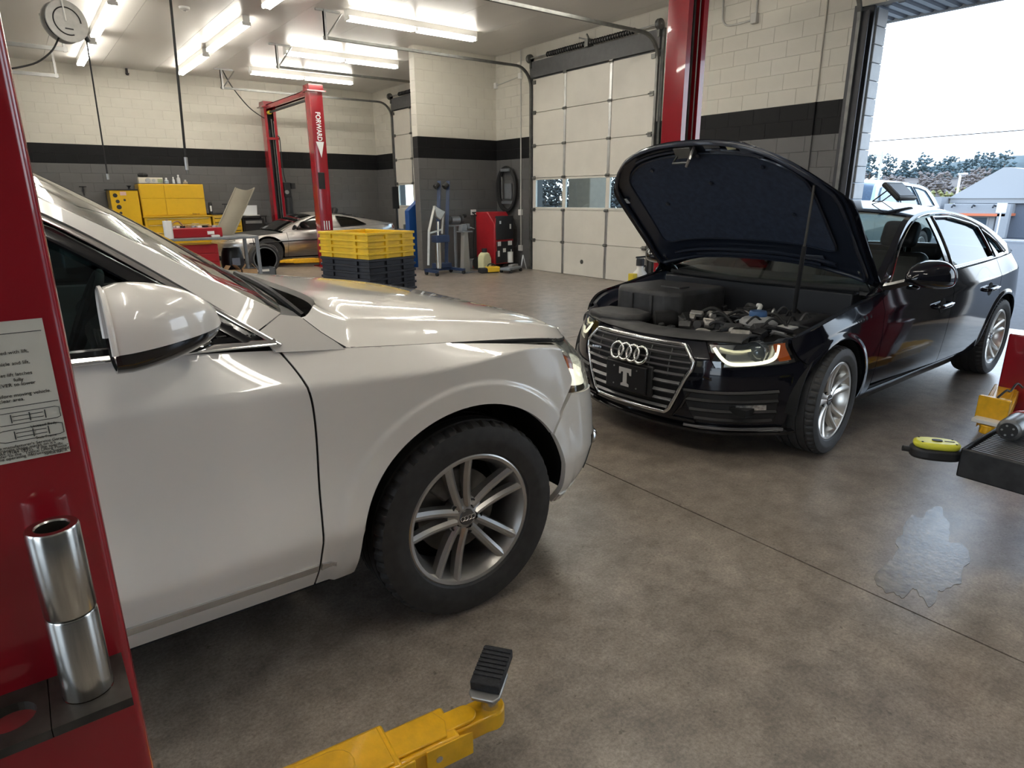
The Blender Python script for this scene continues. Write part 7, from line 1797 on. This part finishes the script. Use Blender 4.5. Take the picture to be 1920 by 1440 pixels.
def work_table():
    e = empty('work_table', 'grey steel work table crowded with parts behind the white car', 'table', (1.35, 10.75, 0))
    box_at(e, (0, 0, .862), (1.75, .75, .90), 'table_top', m_gmet, .006); box_at(e, (.03, .03, .22), (1.72, .72, .245), 'shelf', m_gmet, .004)
    for x in (.0, 1.70):
        for y in (.0, .70): MB().box((x, y, 0), (x+.05, y+.05, .862)).build('leg', m_gmet, e, bevel=.004)
    zt = .90
    e = empty('red_tool_box', 'long red tool tray heaped with small parts on the work table', 'tool box', (1.88, 10.88, zt)); box_at(e, (0, 0, 0), (.72, .34, .14), 'box', m_tred, .01); MB().box((.50, -.004, .04), (.60, 0, .09)).build('label', m_white, e)
    rg = random.Random(9)
    for i in range(9): MB().cbox((.06+i*.075, .16+.1*rg.random(), .155), (.06, .05+.05*rg.random(), .03), rot=Matrix.Rotation(rg.random(), 3, 'Z')).build('part', [m_steel, m_white, m_blackpl, m_card][i % 4], e, bevel=.004)
    MB().tube(pl([(.04, .1, .16), (.06, .1, .22), (.14, .12, .24), (.2, .14, .17)], 6), .012, 6).build('wire_loop', m_card, e, smooth=50)
    e = empty('paper_roll', 'white paper towel roll standing on the work table', 'paper roll', (1.83, 10.80, zt)); MB().lathe([(.02, 0), (.06, 0), (.062, .01), (.062, .25), (.06, .26), (.02, .26), (.02, 0)], n=24).build('roll', m_white, e, smooth=40); MB().cyl((0, 0, 0), (0, 0, .275), .02, n=12).build('core', m_card, e)
    e = empty('body_panel', 'curved beige body panel standing upright on the work table', 'body panel', (2.56, 11.27, zt))
    n = 14; G = np.array([[(.02+.50*(i/n)+.20*(j/8) - .05*math.sin(PI*i/n), .10*(j/8)-.05*math.sin(PI*j/8), .74*(i/n)+.02*math.sin(PI*j/8)*(i/n)) for j in range(9)] for i in range(n+1)])
    mt = mat('beige_panel', (.36, .32, .24), .45, var=.08, scale=3)
    G2 = np.array([[( .0+.42*t+.30*w, .0-.03*math.sin(PI*w)+.02*w, .74*t-.02*math.sin(PI*w)*t*2) for w in np.linspace(0, 1, 11)] for t in np.linspace(0, 1, 15)])
    MB().shell(G2, .008, orient(G2, (0, 3, 0))).build('skin', mt, e, smooth=50)
    for w in (0, 1): MB().tube([tuple(p) for p in G2[:, 0 if w == 0 else -1]], .012, 6).build('edge_flange', mt, e, smooth=50)
    e = empty('small_box', 'small white parts packet on the work table end', 'parts packet', (2.42, 10.80, zt)); MB().box((0, 0, 0), (.12, .06, .03)).build('packet', m_white, e, bevel=.004); MB().box((.02, .0, .03), (.10, .05, .034)).build('flap', m_white, e)
    # under the table
    e = empty('red_tool_chest', 'red drawer chest under the work table', 'tool box', (1.95, 10.85, .245)); box_at(e, (0, 0, 0), (.55, .5, .55), 'body', m_tred, .01)
    for k in range(4): box_at(e, (.02, -.012, .03+k*.13), (.53, 0, .145+k*.13), 'drawer', m_tred, .004)
    e = empty('bin_bag', 'black bag sagging on the table shelf beside the red chest', 'bag', (2.80, 11.29, .245))
    prof = [(0, 0), (.15, 0), (.17, .05), (.18, .22), (.16, .38), (.13, .46), (.10, .44), (0, .42)]
    MB().lathe(prof, n=18).build('sack', mat('black_polythene', (.014, .015, .018), .32, bump=.8, bscale=9), e, smooth=60); MB().box((-.06, -.215, .18), (.06, -.205, .30)).build('label', mat('grey_label_b', (.2, .22, .28), .5), e)
    for i, (x, y, a, lab) in enumerate(((2.665, 10.87, .2, 'open cardboard box left on the shelf under the table'), (2.935, 10.87, -.15, 'cardboard box with raised flap by the table leg'))):
        e = empty('cardboard_box', lab, 'cardboard box', (x, y, .245), a, group='cardboard boxes under the work table'); box_at(e, (-.11, -.08, 0), (.11, .08, .13), 'carton', m_card, .003); MB().at(Matrix.Translation((-.11, 0, .13)) @ Matrix.Rotation(-.9, 4, 'Y')).box((0, -.08, 0), (.10, .08, .004)).build('flap', m_card, e); MB().at(Matrix.Translation((.11, 0, .13)) @ Matrix.Rotation(.9, 4, 'Y')).box((-.10, -.08, 0), (0, .08, .004)).build('flap', m_card, e)
    e = empty('parts_washer_tyre', 'loose black tyre standing before the stainless car front wheel', 'tyre', (3.95, 13.5, 0)); b = MB().lathe([(.17, -.08), (.20, -.10), (.27, -.10), (.30, -.07), (.30, .07), (.27, .10), (.20, .10), (.17, .08), (.17, -.08)], (0, 0, .30), 'y', 40).build('tread', m_tyre, e, smooth=40); MB().lathe([(.215, -.102), (.225, -.104), (.235, -.102)], (0, 0, .30), 'y', 40).build('sidewall_band', mat('grey_band', (.16, .16, .16), .6), e, smooth=40)
    e = empty('storage_bin', 'grey plastic bin with pale handle in front of the loose tyre', 'bin', (3.72, 13.05, 0)); b = MB().prism([(-.24, -.17), (.24, -.17), (.24, .17), (-.24, .17)], 0, .02, 'z'); 
    for lo, hi in (((-.25, -.18, 0), (.25, -.165, .17)), ((-.25, .165, 0), (.25, .18, .17)), ((-.25, -.18, 0), (-.235, .18, .17)), ((.235, -.18, 0), (.25, .18, .17))): b.box(lo, hi)
    b.build('bin_body', mat('grey_bin', (.10, .11, .12), .5), e); MB().box((-.10, -.195, .11), (.12, -.18, .15)).build('handle', m_white, e)
work_table()
def corner_tools():
    # engine crane folded upright
    e = empty('engine_crane', 'folded blue engine crane with steel ram beside the partition wall', 'engine crane', (6.70, 11.15, 0), .1)
    m_sil = mat('crane_grey', (.42, .42, .40), .4, metal=.5, var=.1)
    for x, lean in ((-.02, .10), (.20, .10)):
        MB().tube([(x, .10, .12), (x+.06, .12, .9), (x+.06+lean, .16, 1.78)], .038, 4, sx=1.3).build('leg_beam', m_blue, e)
        MB().cyl((x+.10, .12, 1.72), (x+.02, .12, 1.66), .05, n=14).build('caster', m_rubber, e)
    MB().box((-.06, .02, .10), (.28, .24, .20)).build('base_frame', m_blue, e, bevel=.01)
    MB().box((-.35, -.30, .06), (-.29, .10, .11)).build('base_leg', m_blue, e); MB().box((.26, -.36, .06), (.32, .10, .11)).build('base_leg', m_blue, e); MB().box((-.35, .04, .06), (.32, .10, .12)).build('cross_leg', m_blue, e)
    for x, y in ((-.32, -.28), (.29, -.34), (.29, .07), (-.32, .07)): MB().cyl((x-.018, y, .04), (x+.018, y, .04), .04, n=14).build('caster', m_rubber, e)
    MB().cyl((-.10, -.05, .12), (-.10, -.05, .66), .055, n=18).build('ram_body', m_pin, e, smooth=40); MB().cyl((-.10, -.05, .66), (-.06, -.02, 1.02), .022, n=12).build('ram_rod', m_pin, e, smooth=40)
    MB().box((-.18, -.12, .62), (.14, .06, .76)).build('valve_block', m_blue, e, bevel=.01)
    MB().tube([(-.36, -.06, .20), (-.30, -.04, .85), (-.12, 0, 1.30)], .030, 4).build('jib_side', m_sil, e); MB().tube([(-.12, 0, 1.30), (.10, .02, 1.18), (.04, 0, .78)], .026, 4).build('jib_side', m_sil, e)
    MB().prism([(-.14, 1.32), (.12, 1.20), (.0, 1.05), (-.10, 1.12)], -.03, .03, 'y').build('jib_head', m_sil, e, bevel=.008)
    MB().tube([(-.30, -.04, .80), (.05, .02, .86)], .02, 6).build('tie', m_sil, e)
    # pedestal bench grinder and vice stand
    e = empty('bench_grinder', 'grey bench grinder on a pedestal near the partition wall', 'bench grinder', (7.30, 11.55, 0))
    MB().cyl((0, 0, .02), (0, 0, .90), .035, n=14).build('pedestal', m_gmet, e); MB().box((-.17, -.14, 0), (.17, .14, .02)).build('base', m_gmet, e, bevel=.004); MB().box((-.20, -.10, .90), (.20, .10, .92)).build('plate', m_gmet, e); MB().cyl((-.10, 0, 1.02), (.10, 0, 1.02), .075, n=18).build('motor', m_gmet, e, smooth=40)
    for s in (-1, 1): MB().cyl((s*.13, 0, 1.03), (s*.18, 0, 1.03), .085, n=20).build('wheel_guard', mat('guard_dark', (.06, .06, .06), .5), e, smooth=40); 
    MB().cyl((.20, -.01, 1.09), (.26, -.02, 1.11), .04, n=12).build('lamp', m_blackpl, e)
    e = empty('vice_stand', 'grey vice on a tapered steel stand in front of the grinder', 'vice stand', (7.22, 11.08, 0), .2)
    MB().prism([(-.10, 0), (.10, 0), (.05, .80), (-.05, .80)], -.05, .05, 'y').build('stand', mat('stand_grey', (.30, .29, .27), .45, metal=.3), e, bevel=.006); MB().box((-.20, -.18, 0), (.20, .18, .015)).build('base', m_gmet, e); MB().box((-.13, -.10, .80), (.13, .10, .825)).build('plate', m_gmet, e)
    MB().prism([(-.12, .825), (.03, .825), (.04, .92), (.0, .96), (-.10, .94)], -.05, .05, 'y').build('vice_body', m_gmet, e, bevel=.01); MB().box((.06, -.05, .86), (.11, .05, .96)).build('moving_jaw', m_gmet, e, bevel=.006); MB().cyl((.10, 0, .88), (.20, 0, .88), .015, n=10).build('screw', m_steel, e); MB().cyl((.20, -.09, .86), (.20, .09, .90), .008, n=8).build('handle', m_steel, e)
    # floor clutter
    e = empty('fluid_jug', 'pale yellow fluid jug with black cap standing on the floor', 'jug', (7.66, 11.02, 0), .3); MB().prism([(-.13, 0), (.13, 0), (.14, .03), (.14, .26), (.08, .36), (.03, .38), (-.05, .38), (-.12, .33), (-.14, .26), (-.14, .03)], -.08, .08, 'y').build('body', mat('natural_plastic', (.62, .60, .36), .45), e, bevel=.03, seg=3); MB().cyl((0, 0, .38), (0, 0, .46), .055, n=16).build('cap', m_blackpl, e)
    e = empty('jump_starter', 'yellow and black portable case with carry handle on the floor', 'jump starter', (7.50, 10.72, 0), -.25); box_at(e, (-.16, -.10, 0), (.24, .10, .10), 'case', m_blackpl, .02); MB().prism([(-.02, -.104), (.26, -.104), (.20, .104), (.0, .104)], .012, .125, 'z').build('front_cover', mat('kit_yellow', (.75, .48, .03), .4), e, bevel=.02, seg=3); MB().tube(pl([(.02, 0, .12), (.05, 0, .17), (.15, 0, .17), (.19, 0, .12)], 5), .012, 8).build('handle', m_blackpl, e, smooth=50)
    e = empty('charger_box', 'small grey and red charger on the floor behind the yellow case', 'charger', (7.80, 11.60, 0)); box_at(e, (-.12, -.08, 0), (.12, .08, .20), 'case', mat('charger_grey', (.16, .16, .16), .5), .015); MB().box((-.10, -.085, .02), (.06, -.08, .08)).build('panel', m_tred, e); MB().tube(pl([(.1, -.05, .15), (.2, -.1, .1), (.22, -.2, .02)], 5), .01, 6).build('lead', m_blackpl, e)
    e = empty('trolley_jack', 'flat grey trolley jack lying on the floor by the red machine', 'jack', (7.98, 10.52, 0), .4); box_at(e, (-.28, -.12, .05), (.22, .12, .11), 'frame', m_gmet, .015); box_at(e, (-.05, -.05, .10), (.20, .05, .15), 'lift_arm', mat('jack_arm', (.25, .25, .24), .5, metal=.4), .01)
    for x in (-.22, .18):
        for y in (-.11, .11): MB().cyl((x, y-.02, .035), (x, y+.02, .035), .035, n=14).build('wheel', m_rubber, e)
    # red service machine with black front
    e = empty('service_machine', 'red refrigerant service machine with black control front against the right wall', 'service machine', (8.10, 11.30, 0), PI+.22)
    # local x along -world? front faces -x world after turning: local +y -> world -x
    MB().prism([(-.23, .12), (.30, .12), (.30, .95), (.10, 1.18), (-.23, 1.18)], -.30, .30, 'x').build('body', m_tred, e, bevel=.02)
    box_at(e, (-.27, .285, .62), (.27, .32, 1.10), 'control_panel', m_blackpl, .01); box_at(e, (-.27, .285, .14), (.27, .315, .58), 'front_door', m_blackpl, .008)
    for i, (x, z, w, h) in enumerate(((-.17, .88, .05, .10), (.15, .97, .05, .06), (-.16, .54, .13, .09), (.18, .54, .10, .09), (.02, .40, .09, .08), (-.2, .38, .03, .05), (.2, .34, .06, .12))): MB().box((x-w/2, .3155 if z < .6 else .3205, z-h/2), (x+w/2, .318 if z < .6 else .323, z+h/2)).build('label', m_white, e)
    for s in (-1, 1): MB().cyl((s*.33, -.15, .13), (s*.37, -.15, .13), .13, n=22).build('wheel', m_rubber, e); MB().cyl((s*.20, .26, .05), (s*.23, .26, .05), .05, n=14).build('caster', m_rubber, e)
    MB().tube(pl([(-.28, .30, 1.05), (-.34, .38, .8), (-.30, .40, .5), (-.28, .34, .45)], 6), .012, 6).build('hose', m_blackpl, e, smooth=50); MB().tube(pl([(.28, .30, 1.05), (.36, .36, .8), (.33, .36, .45), (.28, .32, .4)], 6), .012, 6).build('hose', m_tred, e, smooth=50)
    MB().cyl((-.12, .36, .14), (-.12, .36, .36), .06, n=16).build('bottle', m_white, e, smooth=40); MB().tube([(-.30, -.2, 1.1), (-.30, -.32, 1.16), (.30, -.32, 1.16), (.30, -.2, 1.1)], .015, 8).build('push_handle', m_blackpl, e)
    e = empty('axle_stand', 'grey angled steel bracket on the floor next to the door track', 'bracket', (8.45, 10.74, 0)); MB().tube([(-.06, 0, 0), (0, 0, .30)], .014, 4).build('leg', m_steel, e); MB().tube([(.06, -.05, 0), (0, 0, .30)], .014, 4).build('leg', m_steel, e); MB().box((-.08, -.06, 0), (.08, .03, .01)).build('foot', m_steel, e)
    # hose coil on the wall
    e = empty('hose_coil', 'long black hose coiled on a wall hanger above the red machine', 'hose', (WX-.02, 11.46, 1.63))
    for k in range(4):
        r1, r2 = .30+.014*k, .42+.012*k
        MB().tube([(-.05-.028*(k % 2), r1*math.cos(t), r2*math.sin(t)) for t in [2*PI*i/40 for i in range(40)]], .024, 8, closed=True).build('loop', m_rubber, e, smooth=60)
    MB().box((-.06, -.20, -.30), (.0, .20, -.24)).build('hanger', m_gmet, e); MB().box((-.04, -.12, -.20), (.0, .12, .12)).build('back_plate', m_gmet, e, bevel=.006); MB().box((-.14, -.16, .36), (.0, .12, .42)).build('hook', m_gmet, e, bevel=.006); MB().cyl((-.06, .16, -.2), (-.06, .18, .26), .02, n=10).build('nozzle', m_dsteel, e)
    # blue tyre machine and screen stand in the far bay
    e = empty('tyre_changer', 'blue workshop machine panel just past the end of the partition wall', 'machine', (7.02, 12.65, 0)); MB().prism([(-.22, 0), (.30, 0), (.30, 1.42), (.05, 1.42), (-.22, 1.20)], -.05, .12, 'y').build('side_panel', mat('machine_blue', (.012, .07, .26), .4), e, bevel=.01); MB().box((-.18, .12, 0), (.30, .60, .80)).build('cabinet', m_blue, e, bevel=.01); MB().cyl((.1, .35, .80), (.1, .35, .90), .22, n=24).build('turntable', m_dsteel, e)
    MB().box((.20, .10, .8), (.28, .20, 1.95)).build('mast', m_blackpl, e)
    e = empty('screen_stand', 'black screen on a thin floor stand in front of the far closed door', 'screen stand', (7.35, 14.2, 0)); MB().cyl((0, 0, .02), (0, 0, 1.25), .022, n=10).build('pole', m_blackpl, e); MB().cyl((0, 0, 0), (0, 0, .025), .22, n=20).build('base', m_blackpl, e); MB().box((-.10, -.03, 1.22), (.06, .01, 1.72)).build('panel', m_blackpl, e, bevel=.006)
    e = empty('office_chair', 'black stool behind the yellow totes near the far door', 'stool', (6.20, 13.0, 0)); MB().lathe([(0, .62), (.17, .62), (.19, .65), (.18, .70), (0, .71)], n=20).build('seat', m_rubber, e, smooth=40); MB().cyl((0, 0, .05), (0, 0, .62), .025, n=10).build('column', m_dsteel, e)
    for i in range(5): a = i*1.2566; MB().tube([(0, 0, .09), (.24*math.cos(a), .24*math.sin(a), .05)], .018, 6).build('foot', m_blackpl, e); 
corner_tools()
def overhead():
    e = empty('hose_reel', 'grey ceiling hose reel with a thin hose hanging down to the left', 'hose reel', (1.06, 11.5, 3.80), math.radians(18))
    m_r = mat('reel_grey', (.42, .41, .38), .4, var=.1)
    for s in (-1, 1): MB().lathe([(.05, s*.07), (.255, s*.07), (.262, s*.078), (.255, s*.086), (.05, s*.086)], axis='y', n=40).build('flange', m_r, e, smooth=40)
    MB().lathe([(.0, -.07), (.17, -.07), (.17, .07), (.0, .07)], axis='y', n=32).build('drum', mat('reel_core', (.30, .29, .27), .5), e, smooth=40)
    for k in range(6): MB().tube([(.205*math.cos(t), -.05+k*.02, .205*math.sin(t)) for t in [2*PI*i/36 for i in range(36)]], .012, 6, closed=True).build('wound_hose', m_rubber, e, smooth=60)
    MB().tube([(.17*math.cos(t), -.092, .17*math.sin(t)) for t in [2*PI*i/36 for i in range(30)]], .008, 6).build('side_ring', m_blackpl, e, smooth=50)
    b = MB(); b.box((-.03, .09, -.05), (.03, .10, ZC-3.80)); b.box((-.03, -.10, ZC-3.812), (.03, .10, ZC-3.80)); b.build('bracket', m_r, e); MB().tube(pl([(-.02, -.09, .0), (-.03, -.10, .2), (-.06, -.10, .48)], 5), .012, 6).build('inlet_pipe', m_white, e, smooth=50)
    MB().box((-.04, -.095, -.1), (.06, -.088, -.085)).build('slot', m_blackpl, e); MB().cyl((.24, 0, -.14), (.27, 0, -.20), .03, n=10).build('hose_guide', m_blackpl, e)
    MB().cyl((.245, 0, -.16), (.20, -.03, -1.97), .011, n=8).build('hanging_hose', m_rubber, e, smooth=50); MB().cyl((.20, -.03, -1.97), (.20, -.03, -2.05), .018, n=10).build('coupling', m_steel, e)
    MB().tube(pl([(-.10, 0, -.20), (-.25, 0, -.42), (-.55, 0, -.62), (-1.1, 0, -.72), (-2.2, .1, -.55)], 6), .012, 6).build('feed_hose', m_rubber, e, smooth=50)
    e = empty('air_hose', 'straight dark air line hanging from the ceiling over the yellow tool chest', 'hose', (2.30, 11.0, ZC))
    MB().cyl((.04, 0, 0), (-.055, 0, -2.22), .018, n=10).build('line', m_rubber, e, smooth=50); MB().cyl((-.055, 0, -2.22), (-.06, 0, -2.40), .026, n=12).build('coupling', m_steel, e, smooth=40); MB().cyl((-.06, 0, -2.40), (-.06, 0, -2.45), .016, n=10).build('plug', m_dsteel, e); MB().cyl((.04, 0, -.03), (.04, 0, 0), .05, n=14).build('ceiling_flange', m_steel, e)
    e = empty('smoke_detector', 'small round white detector on the ceiling between the light rows', 'smoke detector', (2.68, 11.78, ZC-.001)); MB().lathe([(0, -.05), (.05, -.05), (.075, -.03), (.08, 0), (0, 0)], n=24).build('dome', m_white, e, smooth=40); MB().lathe([(0, -.056), (.02, -.056), (.022, -.05)], n=12).build('button', m_steel, e)
    e = empty('camera_dome', 'tiny dark camera where the back wall meets the ceiling', 'camera', (2.66, YB-.06, ZC-.10)); MB().lathe([(0, -.05), (.03, -.04), (.04, 0), (0, .01)], n=16).build('lens', m_blackpl, e, smooth=40); MB().box((-.02, 0, 0), (.02, .055, .10)).build('bracket', m_blackpl, e)
overhead()
